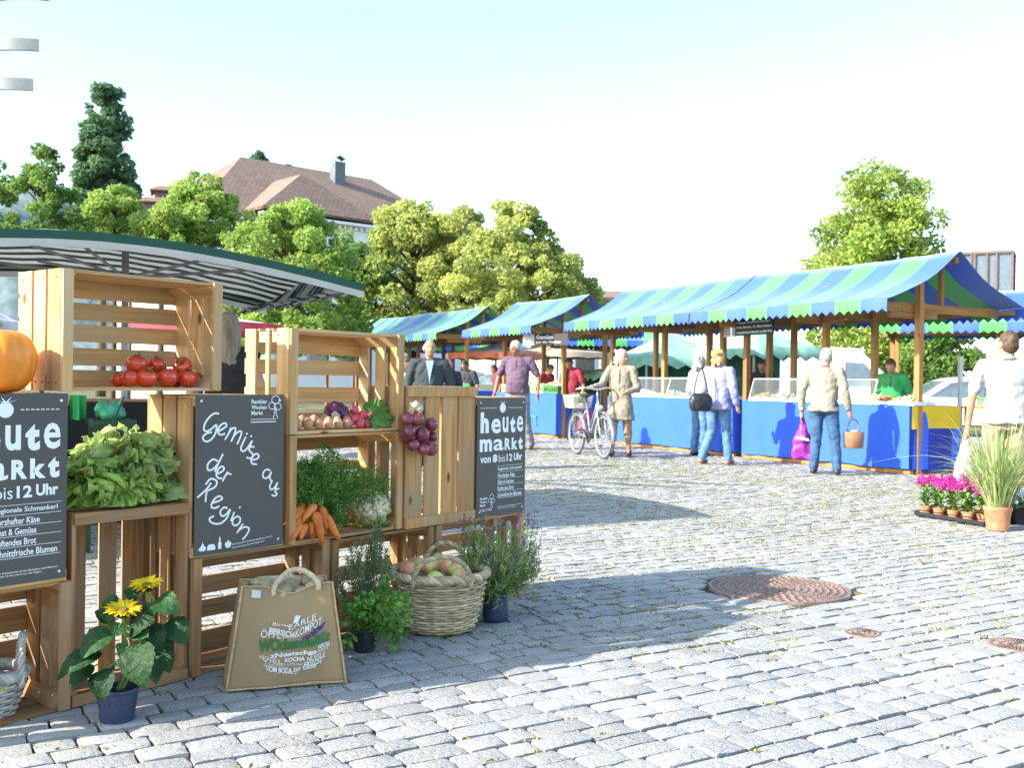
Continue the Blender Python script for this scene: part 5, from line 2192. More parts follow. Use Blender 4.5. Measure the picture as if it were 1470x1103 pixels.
def guard(label, x0, x1):
    t = thing('glass_guard', label, 'glass case', SL(0, 0), RZT, 'glass guards on the counters')
    h = .938
    n = max(1, int((x1 - x0) / 1.1))
    for k in range(n):
        a, c = x0 + (x1 - x0) * k / n, x0 + (x1 - x0) * (k + 1) / n
        mb = MB()
        a2, c2 = a + .015, c - .015
        v = []
        for x in (a2, c2):
            v += [(x, .60, h), (x, .48, h + .34), (x, .12, h + .37), (x, .606, h), (x, .486, h + .346), (x, .12, h + .376)]
        mb.add(v, [(0, 1, 7, 6), (1, 2, 8, 7), (3, 9, 10, 4), (4, 10, 11, 5)])
        for x in (a2, c2):
            mb.add([(x, .60, h), (x, .48, h + .34), (x, .12, h + .37), (x, .12, h)], [(0, 1, 2, 3)])
        part(t, 'glass', mb, MGLASS)
    mb = MB()
    mb.bar((x0, .486, h + .35), (x1, .486, h + .35), .014, .014)
    for k in range(n + 1):
        x = x0 + (x1 - x0) * k / n
        mb.bar((x, .60, h), (x, .485, h + .345), .012, .012)
    mb.box(x0, x1, .588, .612, h, h + .03)
    part(t, 'frame', mb, MALU)
    return t


guard('glass guard on the counter in front of the man in the beige jacket', .95, 3.45)
guard('glass guard on the counter between the bicycle lady and the two women', 4.0, 7.2)


def heap_tray(label, p, rz, w, d, cols, rad, n, mat, kind, group, lift=.0):
    """shallow tray with a heap of small goods"""
    t = thing(kind, label, 'tray', p, rz, group)
    mb = MB()
    mb.box(-w / 2, w / 2, -d / 2, d / 2, 0, .012)
    for s in (-1, 1):
        mb.box(s * (w / 2 - .004) - .004, s * (w / 2 - .004) + .004, -d / 2, d / 2, .0125, .05)
        mb.box(-w / 2 + .0085, w / 2 - .0085, s * (d / 2 - .004) - .004, s * (d / 2 - .004) + .004, .0125, .05)
    part(t, 'tray_shell', mb, mat)
    mb = MB()
    for k in range(n):
        x, y = R.uniform(-1, 1), R.uniform(-1, 1)
        z = .03 + (1 - max(abs(x), abs(y)) ** 2) * (.05 + lift) * R.uniform(.6, 1)
        r = rad * R.uniform(.7, 1.2)
        mb.ell((x * (w / 2 - rad), y * (d / 2 - rad), z), (r, r * .9, r * .8), 8, 5, noise=.1)
    part(t, 'goods', mb, cols, smooth=True)
    return t


MDRIED = [M('dried_fruit_%d' % i, c, .7, tone=.35, scale=20) for i, c in enumerate(((0.55, 0.40, 0.24), (0.62, 0.50, 0.36), (0.48, 0.20, 0.08), (0.35, 0.30, 0.20), (0.68, 0.60, 0.46), (0.50, 0.42, 0.32)))]
R.seed(77)
dl = ['pale dried fruit in the tray nearest the gable end', 'creamy nuts in the second tray from the gable end', 'tray of beige nuts right behind the man in the beige jacket', 'heaped tray of pale nuts under the near glass guard', 'tray of mixed nuts at the far end of the near glass guard', 'dried fruit tray beside the two women', 'brown dried fruit tray under the far glass guard, near the two women', 'pale heap under the middle of the far glass guard', 'beige heap under the far glass guard', 'small heap at the bicycle end of the far glass guard']
for i, x in enumerate((.55, 1.15, 1.75, 2.35, 2.95, 3.35, 4.4, 5.1, 5.8, 6.6)):
    heap_tray('tray of ' + dl[i] if 'tray' not in dl[i] else dl[i], SL(x, .30, .94), RZT, .5 if i != 5 else .28, .46, MDRIED[(i * 5 + 1) % 6] if i != 2 else MDRIED[4], .02, 150, MTRAYW, 'goods_tray', 'trays of dried fruit and nuts', .05)
# white carton and salad bowls
MCART = M('white_carton', (0.80, 0.80, 0.78), .7)
t = thing('white_carton', 'low white carton standing between the glass guards behind the beige jacket man', 'box', SL(2.05, .575, .9375), RZT)
mb = MB()
mb.box(-.22, .22, -.012, .012, 0, .15)
mb.box(-.22, .22, -.03, -.0125, 0, .02)
part(t, 'panel', mb, MCART)

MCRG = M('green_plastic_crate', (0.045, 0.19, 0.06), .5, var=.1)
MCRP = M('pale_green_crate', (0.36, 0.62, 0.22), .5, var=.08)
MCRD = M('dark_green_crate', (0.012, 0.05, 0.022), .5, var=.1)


def plastic_crate(label, p, rz, mat, w=.55, d=.36, h=.22, group='plastic vegetable crates', goods=None, gname='vegetables', n=60, rad=.035):
    t = thing('plastic_crate', label, 'crate', p, rz, group)
    mb = MB()
    T = .012
    mb.box(-w / 2, w / 2, -d / 2, d / 2, 0, T)
    for s in (-1, 1):
        for z0, z1_ in ((T, .05), (h - .05, h)):
            mb.box(-w / 2, w / 2, s * (d / 2 - T / 2) - T / 2, s * (d / 2 - T / 2) + T / 2, z0 + .0005, z1_)
            mb.box(s * (w / 2 - T / 2) - T / 2, s * (w / 2 - T / 2) + T / 2, -d / 2 + T + .0005, d / 2 - T - .0005, z0 + .0005, z1_)
        for k in range(9):
            x = -w / 2 + .012 + (w - .024) * k / 8
            mb.box(x - .011, x + .011, s * (d / 2 - T / 2) - T / 2 + .001, s * (d / 2 - T / 2) + T / 2 - .001, .0505, h - .0505)
        for k in range(6):
            y = -d / 2 + .03 + (d - .06) * k / 5
            mb.box(s * (w / 2 - T / 2) - T / 2 + .001, s * (w / 2 - T / 2) + T / 2 - .001, y - .011, y + .011, .0505, h - .0505)
        mb.box(-w / 2 - .012, w / 2 + .012, s * (d / 2 + .006) - .0055, s * (d / 2 + .006) + .0055, h - .03, h + .004)
    part(t, 'crate_shell', mb, mat)
    if goods:
        mb = MB()
        for k in range(n):
            x, y = R.uniform(-1, 1), R.uniform(-1, 1)
            z = h * .6 + (1 - max(abs(x), abs(y)) ** 2) * .10 * R.uniform(.4, 1)
            r = rad * R.uniform(.7, 1.2)
            mb.ell((x * (w / 2 - rad - T), y * (d / 2 - rad - T), z), (r, r * .9, r * .85), 9, 6, noise=.08)
        part(t, gname, mb, goods, smooth=True)
    return t


MVEG = [M('veg_%d' % i, c, .6, tone=.3, scale=16) for i, c in enumerate(((0.50, 0.58, 0.22), (0.16, 0.30, 0.07), (0.62, 0.48, 0.30), (0.58, 0.30, 0.10), (0.55, 0.12, 0.06)))]
# beside the vegetable stall
g = G(779, 626)
plastic_crate('lower green plastic crate on the cobbles at the vegetable stall', (g.x, g.y, 0), RZT, MCRG, goods=MVEG[1])
plastic_crate('upper green plastic crate stacked on another at the vegetable stall', (g.x - .13, g.y + .05, .222), RZT, MCRG, goods=MVEG[0])
for i, (x, y, z, lb, mt_, gd) in enumerate(((9.55, .40, .94, 'pale green crate of salad at the near end of the vegetable counter', MCRG, MVEG[2]), (10.2, .36, .94, 'crate of pale cabbages on the vegetable counter', MCRP, MVEG[0]), (10.85, .36, .94, 'pale green crate on the far half of the vegetable counter', MCRP, MVEG[2]),
                                            (11.5, .36, .94, 'crate at the far end of the vegetable counter', MCRP, MVEG[0]), (10.5, -.1, 1.0, 'crate of golden produce heaped highest on the vegetable counter', MCRP, MVEG[2]), (9.9, -.15, .98, 'crate of brown produce at the back of the vegetable counter', MCRG, MVEG[2]))):
    plastic_crate(lb, SL(x, y, z), RZT, mt_, h=.17, goods=gd, n=80, rad=.04)
gsd = [(SL(-.1, -.80, .937), 'pale green plastic crate on the wooden side table'), (SL(-.1, -1.30, .937), 'pale green plastic crate at the back of the wooden side table')]
for p, lb in gsd:
    plastic_crate(lb, p, RZT, MCRP, w=.52, d=.36, h=.12)
# clear boxes on the near end of the counter
MCLR = M('clear_plastic_box', (0.70, 0.72, 0.72), .2, spec=.6)
for i, (x, gd, lb) in enumerate(((.42, MDRIED[3], 'low tray of dark goods at the very end of the near counter'), (.80, MDRIED[2], 'low tray of orange dried fruit next to the counter end'))):
    heap_tray(lb, SL(x, .45, .94), RZT, .34, .26, gd, .018, 120, MCLR, 'goods_tray', 'trays of dried fruit and nuts', .04)
MPOSTW = M('white_pole', (0.6, 0.6, 0.58), .5)
mb = MB()
pw = P(1378, 575, 16.5)
mb.bar((0, 0, 0), (0, 0, P(1378, 512, 16.5).z), .09, .05)
mb.box(-.12, .12, -.12, .12, 0, .03)
single('white_post', mb, MPOSTW, 'short white upright board standing behind the pale green crates', 'post', (pw.x, pw.y, 0))

# bread and pale goods on the farther counters
for i, (x, lb) in enumerate(((13.9, 'tray of bread rolls on the fourth stall counter, near end'), (14.6, 'tray of pale loaves on the fourth stall counter'), (15.3, 'tray of golden loaves in the middle of the fourth stall counter'), (16.1, 'tray of white cheese at the far end of the fourth stall counter'))):
    heap_tray(lb, SL(x, .3, .94), RZT, .6, .5, MDRIED[(i * 2 + 1) % 6], .05, 50, MTRAYW, 'goods_tray', 'trays of bread on the fourth stall', .05)

# trader's sign at the near stall
MBLK = M('black_sign', (0.02, 0.021, 0.024), .5)
MGRYS = M('grey_plate', (0.42, 0.44, 0.46), .5)
sa, sb = P(1056, 470, 17.0), P(1110, 468, 16.0)
sx = (sb - sa).normalized()
zt, zb = P(1083, 458, 16.5).z, P(1083, 481, 16.5).z
t = thing('trader_sign', 'black trader sign with white lettering hung under the awning, a grey plate beside it', 'sign', (sa.x, sa.y, 0), math.atan2(sx.y, sx.x))
wS = (sb - sa).length
mb = MB()
mb.box(0, wS, 0, .02, zb, zt)
part(t, 'panel', mb, MBLK)
hS = zt - zb
for k, (txt, u) in enumerate((('Papaya Dryfruits GmbH', .92), ('Erika Berger, St. Margrethen', .96), ('Trockenfrüchte & Mandeln aus aller Welt', .97))):
    mb = MB()
    put_text(mb, txt, .03, wS * u, zt - hS * (.30, .60, .88)[k], zt - hS * (.08, .38, .72)[k], -.003, .02)
    part(t, 'lettering', mb, MWHITE)
mb = MB()
mb.box(-.36, -.02, 0, .02, zb - .01, zt)
part(t, 'grey_plate', mb, MGRYS)
mb = MB()
for k in range(5):
    mb.box(-.32, -.10 - .03 * (k % 2), -.002, -.001, zb + .04 + k * .045, zb + .05 + k * .045)
part(t, 'plate_lines', mb, M('grey_print', (0.2, 0.2, 0.21), .6))
for lb, px_, py_, dd in (('black trader sign of the vegetable stall', 768, 489, 21.6), ):
    q = P(px_, py_, dd)
    t = thing('trader_sign', lb, 'sign', q, math.atan2(-.55, .83))
    mb = MB()
    mb.box(0, .8, 0, .02, -.1, .14)
    part(t, 'panel', mb, MBLK)
    mb = MB()
    mb.box(-.30, -.02, 0, .02, -.1, .14)
    part(t, 'grey_plate', mb, MGRYS)
    mb = MB()
    put_text(mb, 'Gemüse', .03, .45, .03, .11, -.003, .02)
    put_text(mb, 'aus der Region', .03, .62, -.07, -.01, -.003, .02)
    part(t, 'lettering', mb, MWHITE)
# ------------------------------------------------------------------ people
MSKIN = M('skin', (0.38, 0.19, 0.115), .5, col2=(0.44, 0.24, 0.15), scale=10, sss=.12, var=.08)
MSKIN2 = M('skin_tanned', (0.30, 0.135, 0.075), .5, col2=(0.35, 0.175, 0.105), scale=10, sss=.1, var=.08)
MEYE = M('eye_dark', (0.02, 0.015, 0.012), .3)
MEYEW = M('eye_white', (0.7, 0.68, 0.65), .3)
MSEAMC = M('placket_line', (0.05, 0.045, 0.04), .8)  # dark placket line down the front of shirts and jackets
MLIP = M('lips', (0.36, 0.12, 0.09), .5)


def fab(name, col, **k):
    return M(name, col, k.pop('rough', .85), bump=k.pop('bump', .35), bscale=k.pop('bscale', 16), scale=k.pop('scale', 5), var=k.pop('var', .12), **k)


def stripes(name, c1, c2, freq):
    m, nt, b = newmat(name)
    tc = nt.nodes.new('ShaderNodeTexCoord')
    wv = nd(nt, 'ShaderNodeTexWave', Scale=freq, bands_direction='Z', Distortion=.4)
    nt.links.new(tc.outputs['Object'], wv.inputs['Vector'])
    c = mixc(nt, ramp(nt, wv.outputs['Fac'], .6, .7), c1, c2)
    nt.links.new(c, b.inputs['Base Color'])
    b.inputs['Roughness'].default_value = .85
    return m


def person(label, pos, face, H=1.72, top=None, bottom=None, hair=None, skin=None, shoes=None, arms=None, legs=None, yaw=0.0, nod=0.0, lean=0.0,
           sleeve='long', coat=0.0, trouser='long', belly=0.0, wide=1.0, bald=False, hair_style='short', vox=.0125, fingers=True, detail=True, apron=None, group=None, collar=None):
    """face: world direction (x,y) the person looks to; arms: ((elbow, wrist),(elbow, wrist)) for the person's right (+x is the person's right), then left"""
    skin = skin or MSKIN
    rz = math.atan2(-face[0], face[1])
    t = thing('person', label, 'person', pos, rz, group)
    k = H / 1.75
    ln = lambda p: Vector((p[0] * k, (p[1] + lean * max(0, p[2] - .95)) * k, p[2] * k))
    arms = arms or (((.27, -.02, 1.14), (.28, .06, .89)), ((-.27, -.02, 1.14), (-.28, .06, .89)))
    legs = legs or (((.105, .03, .50), (.115, -.02, .085)), ((-.105, .03, .50), (-.115, -.02, .085)))
    S = {}
    sh = [Vector((.185 * wide, -.01, 1.43)), Vector((-.185 * wide, -.01, 1.43))]
    hip = [Vector((.088 * wide, 0, .93)), Vector((-.088 * wide, 0, .93))]
    B = MB()
    hy = Matrix.Rotation(-yaw, 3, 'Z') @ Matrix.Rotation(-nod, 3, 'X')
    neck = Vector((0, .0, 1.50))
    HD = lambda v: neck + hy @ (Vector(v) - neck)

    def rc(mb, a, b_, ra, rb, seg=12):
        mb.rc(ln(a), ln(b_), ra * k, rb * k, seg)

    def el(mb, c, r, rot=None):
        mb.ell(ln(c), [q * k for q in r], 16, 10, rot=rot)
    # head
    el(B, HD((0, .0, 1.655)), (.076, .094, .100), hy)
    el(B, HD((0, .026, 1.60)), (.062, .072, .080), hy)
    el(B, HD((0, .055, 1.552)), (.034, .036, .030), hy)
    rc(B, HD((0, .088, 1.655)), HD((0, .112, 1.612)), .010, .016, 8)
    rc(B, HD((.03, .078, 1.672)), HD((-.03, .078, 1.672)), .018, .018, 8)
    for s in (1, -1):
        el(B, HD((.078 * s, -.008, 1.635)), (.012, .022, .032), hy)
        el(B, HD((.038 * s, .066, 1.612)), (.024, .022, .022), hy)
    rc(B, HD((0, -.005, 1.60)), (0, -.012, 1.46), .056, .062)
    # torso
    LR = lambda rows, g=0.0: [(*(ln((x, y, z))), (rx * wide + g) * k, (ry + g) * k) for x, y, z, rx, ry in rows]
    loft(B, LR([(0, 0, .86, .12, .09), (0, 0, .95, .150, .105), (0, belly * .5, 1.08, .132, .092 + belly * .6), (0, 0, 1.25, .142, .10), (0, -.005, 1.38, .150, .098), (0, -.01, 1.445, .10, .075), (0, -.01, 1.48, .06, .06)]))
    for i in (0, 1):
        s = 1 if i == 0 else -1
        e, w_ = Vector(arms[i][0]), Vector(arms[i][1])
        rc(B, (.06 * s, -.01, 1.45), sh[i], .05, .055)
        rc(B, sh[i], e, .052, .040)
        rc(B, e, w_, .040, .028)
        d = (w_ - e).normalized()
        n = d.cross(Vector((0, 1, 0)))
        if n.length < .3:
            n = d.cross(Vector((0, 0, 1)))
        n.normalize()
        pn = n.cross(d)
        lat = pn
        rc(B, w_, w_ + d * .085, .026, .034, 10)
        if fingers:
            for j in range(4):
                o = w_ + d * .085 + lat * (.030 - .020 * j)
                f1 = o + d * (.034 + .006 * (j in (1, 2))) + n * s * .006
                f2 = f1 + d * .026 + n * s * .018
                rc(B, o, f1, .0100, .0092, 8)
                rc(B, f1, f2, .0092, .0075, 8)
            o = w_ + d * .03 + lat * .028
            f1 = o + (d * .6 + lat * .8).normalized() * .038
            rc(B, o, f1, .013, .011, 8)
            rc(B, f1, f1 + (d * .9 + lat * .2).normalized() * .028, .011, .008, 8)
        kn, an = Vector(legs[i][0]), Vector(legs[i][1])
        rc(B, hip[i], kn, .080, .056)
        rc(B, kn, an, .054, .036)
        rc(B, an + Vector((0, -.01, -.01)), an + Vector((0, .13, -.045)), .036, .026, 10)
        S[i] = (e, w_, kn, an)
    link('body', remesh(B, vox * k, skin, 3, 'body'), t)
    if detail:
        for s in (1, -1):
            mb = MB()
            mb.ell(ln(HD((.031 * s, .087, 1.642))), (.011 * k, .008 * k, .007 * k), 10, 6)
            part(t, 'eye', mb, MEYE, smooth=True)
        mb = MB()
        mb.ell(ln(HD((0, .094, 1.578))), (.022 * k, .008 * k, .0065 * k), 10, 6)
        part(t, 'mouth', mb, MLIP, smooth=True)
    # upper clothing
    if top:
        C = MB()
        gz = .02
        hz_ = (.90 if sleeve != 'none' else .96) - coat
        fl = .02 + coat * .12
        rows = [(0, 0, hz_, .160 + fl, .125 + fl), (0, 0, hz_ + .012, .164 + fl, .130 + fl)]
        if coat > .1:
            rows += [(0, .01, (hz_ + .95) / 2, .162 + fl * .6, .135 + fl * .6)]
        rows += [(0, belly * .3, .96, .162, .126 + belly * .4), (0, belly * .6, 1.08, .156, .118 + belly * .75), (0, belly * .3, 1.22, .158, .118 + belly * .3), (0, -.005, 1.34, .166, .116), (0, -.01, 1.41, .150, .102), (0, -.012, 1.455, .105, .085), (0, -.012, 1.485, .07, .07)]
        loft(C, LR(rows, gz * .6))
        for i in (0, 1):
            s = 1 if i == 0 else -1
            e, w_, kn, an = S[i]
            rc(C, (.05 * s, -.01, 1.462), sh[i] + Vector((0, 0, .0)), .055, .072)
            if sleeve == 'long':
                rc(C, sh[i], e, .073, .062)
                rc(C, e, e.lerp(w_, .93), .062, .048)
            elif sleeve == 'short':
                rc(C, sh[i], sh[i].lerp(e, .72), .072, .066)
            elif sleeve == 'elbow':
                rc(C, sh[i], e, .070, .058)
                rc(C, e, e.lerp(w_, .35), .057, .052)
        zc_ = Vector((0, 0, 0))
        link('jacket' if sleeve == 'long' else 'shirt', remesh(C, .014 * k, top, 5, 'top', .034, .07), t)
        if sleeve != 'none':
            mb = MB()
            mb.tube([ln((.066 * math.cos(a), -.010 + .064 * math.sin(a), 1.49 - .022 * math.sin(a))) for a in [2 * pi * q / 18 for q in range(18)]], .017 * k, 7, closed=True)
            part(t, 'collar', mb, top, smooth=True)
            mb = MB()
            fy = [(.118 + belly * .75 + .0, 1.08), (.112 + belly * .3, 1.22), (.118, 1.33), (.085, 1.44)]
            mb.tube(smoothpath([ln((0, y + .014, z)) for y, z in fy], 4), .006 * k, 6)
            part(t, 'front_seam', mb, MSEAMC, smooth=True)
    if collar:
        mb = MB()
        mb.add([tuple(ln((x, y, z))) for x, y, z in ((-.055, .125, 1.47), (.055, .125, 1.47), (.02, .150, 1.30), (.0, .152, 1.16), (-.02, .150, 1.30))], [(0, 1, 2, 3, 4)])
        so_ = part(t, 'shirt_front', mb, collar)
    if apron:
        C = MB()
        el(C, (0, .035, 1.12), (.16 * wide, .12, .24))
        el(C, (0, .035, .86), (.18 * wide, .12, .26))
        link('apron', remesh(C, .018 * k, apron, 4, 'apron'), t)
    if bottom:
        C = MB()
        loft(C, LR([(0, 0, .84, .15, .11), (0, 0, .93, .160, .116), (0, belly * .3, 1.02, .150, .110 + belly * .4)], .004))
        mb = MB()
        mb.tube([ln((.156 * wide * math.cos(a), belly * .3 + (.116 + belly * .4) * math.sin(a), 1.015)) for a in [2 * pi * q / 24 for q in range(24)]], .014 * k, 6, closed=True)
        part(t, 'belt', mb, MSHOE, smooth=True)
        for i in (0, 1):
            e, w_, kn, an = S[i]
            rc(C, hip[i] + Vector((0, 0, .03)), kn, .098 * wide, .076)
            end = kn.lerp(an, {'long': .97, 'capri': .5, 'short': .02}[trouser])
            rc(C, kn, end, .076, .066)
            if trouser == 'long':
                rc(C, end, end + Vector((0, .02, -.012)), .066, .06)
        link('trousers', remesh(C, .014 * k, bottom, 4, 'bottom', .03, .065), t)
    if shoes:
        for i in (0, 1):
            an = S[i][3]
            C = MB()
            rc(C, an + Vector((0, -.03, -.045)), an + Vector((0, .14, -.05)), .042, .034)
            rc(C, an + Vector((0, -.01, .0)), an + Vector((0, .03, -.03)), .045, .042)
            z0 = (an.z - .085)
            C.V = [(x, y, max(z, (z0 + .002) * k)) for x, y, z in C.V]
            link('shoe', remesh(C, .012 * k, shoes, 2, 'shoe'), t)
    if hair:
        C = MB()
        if hair_style == 'short':
            el(C, HD((0, -.014, 1.668)), (.083, .097, .098), hy)
            el(C, HD((0, -.04, 1.62)), (.078, .07, .075), hy)
            cut = lambda v: v
        elif hair_style == 'fringe':
            for s in (1, -1):
                el(C, HD((.058 * s, -.03, 1.64)), (.03, .06, .05), hy)
            el(C, HD((0, -.06, 1.635)), (.07, .045, .06), hy)
        elif hair_style == 'bob':
            el(C, HD((0, -.016, 1.672)), (.092, .104, .102), hy)
            el(C, HD((0, -.045, 1.60)), (.098, .075, .105), hy)
            for q in range(26):
                a = R.uniform(0, 6.28)
                el(C, HD((.085 * math.cos(a), -.03 + .075 * math.sin(a) - .02, R.uniform(1.50, 1.73))), (.026, .026, .03), hy)
        elif hair_style == 'long':
            el(C, HD((0, -.016, 1.672)), (.090, .104, .100), hy)
            for q in range(13):
                a = pi * (1.0 + q / 12)
                p = HD((.078 * math.cos(a), -.01 + .085 * math.sin(a), 1.66))
                C.rc(ln(p), ln((.092 * math.cos(a) + R.uniform(-.015, .015), -.03 + .095 * math.sin(a), R.uniform(1.28, 1.36))), .026 * k, .013 * k)
        me = remesh(C, .011 * k, hair, 1, 'hair', .014, .03)
        bm = bmesh.new()
        bm.from_mesh(me)
        # keep the face free
        iv = hy.transposed()
        dele = []
        for v in bm.verts:
            q = Vector(v.co) / k
            q.y -= lean * max(0, q.z - .95)
            q = iv @ (q - neck) + neck
            if (q.y > .042 and q.z < 1.705) or (hair_style == 'short' and q.y > -.012 and q.z < 1.63):
                dele.append(v)
        bmesh.ops.delete(bm, geom=dele, context='VERTS')
        bm.to_mesh(me)
        bm.free()
        link('hair', me, t)
    t['k'] = k
    return t


def loft(mb, rows, seg=20):
    """stack of ellipses (x, y, z, rx, ry), closed"""
    rows = [(*r[:3], r[3], r[4]) for r in rows]
    vs, fs = [], []
    rows = [(rows[0][0], rows[0][1], rows[0][2], .001, .001)] + rows + [(rows[-1][0], rows[-1][1], rows[-1][2], .001, .001)]
    for x, y, z, rx, ry in rows:
        for k in range(seg):
            a = 2 * pi * k / seg
            ca, sa = math.cos(a), math.sin(a)
            e = .86
            vs.append((x + rx * math.copysign(abs(ca) ** e, ca), y + ry * math.copysign(abs(sa) ** e, sa), z))
    n = len(rows)
    for i in range(n - 1):
        for k in range(seg):
            k2 = (k + 1) % seg
            fs.append((i * seg + k, i * seg + k2, (i + 1) * seg + k2, (i + 1) * seg + k))
    fs.append(tuple(range(seg))[::-1])
    fs.append(tuple((n - 1) * seg + k for k in range(seg)))
    mb.add(vs, fs, 0, .5)


def ground_at(x, y):
    g = G(x, y)
    return Vector((g.x, g.y, 0))


MWHAIR = M('white_hair', (0.46, 0.44, 0.41), .7, scale=60, stretch=(1, 1, .2), bump=.6, bscale=80)
MBLOND = M('blond_hair', (0.34, 0.18, 0.06), .55, col2=(0.50, 0.33, 0.15), scale=40, stretch=(1, 1, .15), bump=.6, bscale=60)
MBROWN = M('brown_hair', (0.055, 0.03, 0.017), .55, col2=(0.11, 0.06, 0.032), scale=40, stretch=(1, 1, .2), bump=.6, bscale=60)
MDARKH = M('dark_hair', (0.02, 0.015, 0.012), .5, col2=(0.05, 0.035, 0.025), scale=40, bump=.5, bscale=60)
MGHAIR = M('ash_blond_hair', (0.13, 0.095, 0.06), .6, col2=(0.26, 0.20, 0.135), scale=40, stretch=(1, 1, .12), bump=.6, bscale=60)
MBEIGE = fab('beige_jacket', (0.25, 0.225, 0.175))
MJEANS = fab('jeans', (0.075, 0.16, 0.30), scale=9, var=.25)
MDJEAN = fab('dark_jeans', (0.035, 0.085, 0.17), scale=9, var=.25)
MLAVS = fab('lavender_knit', (0.24, 0.24, 0.40))
MWHS = fab('white_shirt', (0.29, 0.30, 0.325))
MDJK = fab('dark_grey_jacket', (0.035, 0.045, 0.05))
MKHK = fab('khaki_trousers', (0.24, 0.205, 0.16))
MGRYT = fab('grey_trousers', (0.20, 0.21, 0.23))
MTAUPE = fab('taupe_coat', (0.25, 0.215, 0.165))
MTAN = fab('tan_trousers', (0.33, 0.22, 0.12))
MSHOE = M('dark_shoe', (0.03, 0.028, 0.03), .5)
MSHOEB = M('brown_shoe', (0.26, 0.14, 0.08), .6)
MBLKT = fab('black_top', (0.012, 0.012, 0.014))
MRED = fab('dark_red_top', (0.26, 0.025, 0.04))
MGRNT = fab('green_apron_cloth', (0.03, 0.30, 0.07))
MPOLO = stripes('striped_polo', (0.055, 0.026, 0.062), (0.20, 0.13, 0.18), 14)
MBLUES = fab('pale_blue_shirt', (0.30, 0.42, 0.66))
MDARKC = fab('dark_cloth', (0.03, 0.03, 0.04))

# old man in the beige jacket at the counter
TO = Vector((.868, .497, 0))          # towards the stall
p = ground_at(1181, 681)
om = person('white haired man in a beige jacket carrying a purple bag and a brown basket bag', p, (TO.x - .35, TO.y + .5), 1.70, MBEIGE, MDJEAN, MWHAIR, shoes=MSHOE, belly=.04, wide=1.10, lean=.10, nod=.25, yaw=.35, coat=.03,
            arms=(((.29, -.04, 1.15), (.33, .06, .90)), ((-.29, -.06, 1.15), (-.30, .02, .88))), legs=(((.15, .03, .50), (.20, -.04, .085)), ((-.10, .03, .50), (-.13, .02, .085))))


def at_hand(o, lp):
    k = o['k']
    return Matrix.Translation(o.location) @ Matrix.Rotation(o.rotation_euler.z, 4, 'Z') @ (Vector(lp) * k)


# two women
pw_ = ground_at(1003, 655)
person('woman in a white blouse half hidden behind the woman in the lavender pullover', pw_, (.80, .45), 1.66, MWHS, MJEANS, MWHAIR, shoes=MSHOE, wide=1.0, yaw=.1, coat=.04, hair_style='bob',
       arms=(((.26, .06, 1.16), (.16, .24, 1.12)), ((-.26, -.02, 1.14), (-.27, .07, .90))))
p = ground_at(1030, 667)
wl_ = person('curly blond woman in a lavender pullover and jeans at the counter', p, (.62, .72), 1.70, MLAVS, MJEANS, MBLOND, shoes=MSHOEB, wide=1.10, hair_style='bob', coat=.06, lean=.02,
             arms=(((.27, -.03, 1.14), (.27, .08, .92)), ((-.27, .05, 1.16), (-.24, .27, 1.10))), legs=(((.12, .05, .50), (.17, .02, .085)), ((-.13, .04, .50), (-.22, -.10, .085))))
MBAGB = M('black_leather', (0.02, 0.02, 0.025), .4, bump=.2, bscale=60)
hb = P(1006, 578, p.y - .25)
t = thing('handbag', 'black leather shoulder bag hanging between the two women', 'handbag', hb, .3)
C = MB()
for k in range(9):
    a = 2 * pi * k / 9
    C.ell((.10 * math.cos(a), .04 * math.sin(a), 0), (.09, .06, .14), 12, 8)
link('bag_body', remesh(C, .014, MBAGB, 4, 'bag', .03, .08), t)
mb = MB()
mb.tube(smoothpath([(-.12, 0, .10), (-.07, .02, .32), (.02, .04, .50), (.08, .02, .32), (.12, 0, .10)], 6), .010, 6)
part(t, 'strap', mb, MBAGB, smooth=True)

# right man with white shirt
q = P(1446, 560, 9.25)
rm = person('man in a white shirt and khaki trousers carrying a white plastic bag', (q.x, q.y, 0), (.35, .93), 1.70, MWHS, MKHK, MBROWN, shoes=MSHOE, wide=1.12, belly=.02, yaw=-.5, sleeve='short',
            arms=(((.30, -.03, 1.14), (.30, .05, .88)), ((-.30, -.06, 1.14), (-.33, -.02, .87))), legs=(((.11, .05, .50), (.13, .10, .085)), ((-.13, .03, .50), (-.15, -.05, .085))))
h = at_hand(rm, (-.345, -.01, .77))
MPLAS = M('white_plastic_bag', (0.80, 0.82, 0.84), .35, trans=.35, bump=.5, bscale=30)
t = thing('plastic_bag', 'crinkled white plastic shopping bag hanging from the hand of the man in the white shirt', 'bag', h, .4)
C = MB()
C.ell((0, 0, -.30), (.12, .07, .15), 14, 9)
C.rc((0, 0, -.18), (0, 0, -.02), .07, .014)
C.rc((.03, 0, -.15), (.02, 0, .02), .03, .012)
link('bag_body', remesh(C, .012, MPLAS, 3, 'bag', .05, .05), t)

# purple bag and brown basket bag of the old man
MPURB = M('purple_plastic_bag', (0.24, 0.02, 0.24), .35, col2=(0.34, 0.04, 0.34), scale=8, bump=.4, bscale=20)
h = at_hand(om, (-.305, .115, .80))
t = thing('purple_bag', 'shiny purple carrier bag with white lettering in the hand of the beige jacket man', 'bag', h, math.atan2(.5, -.866) + pi + .35)
C = MB()
C.ell((0, 0, -.40), (.14, .05, .22), 14, 9)
C.rc((.0, 0, -.30), (0, 0, -.03), .09, .018)
C.rc((.11, 0, -.56), (-.11, 0, -.56), .045, .045)
C.rc((.11, 0, -.56), (.085, 0, -.30), .04, .035)
C.rc((-.11, 0, -.56), (-.085, 0, -.30), .04, .035)
link('bag_body', remesh(C, .012, MPURB, 4, 'bag', .04, .08), t)
mb = MB()
put_text(mb, 'yellino', -.10, .07, -.33, -.26, -.115, .02, rise=-.03)
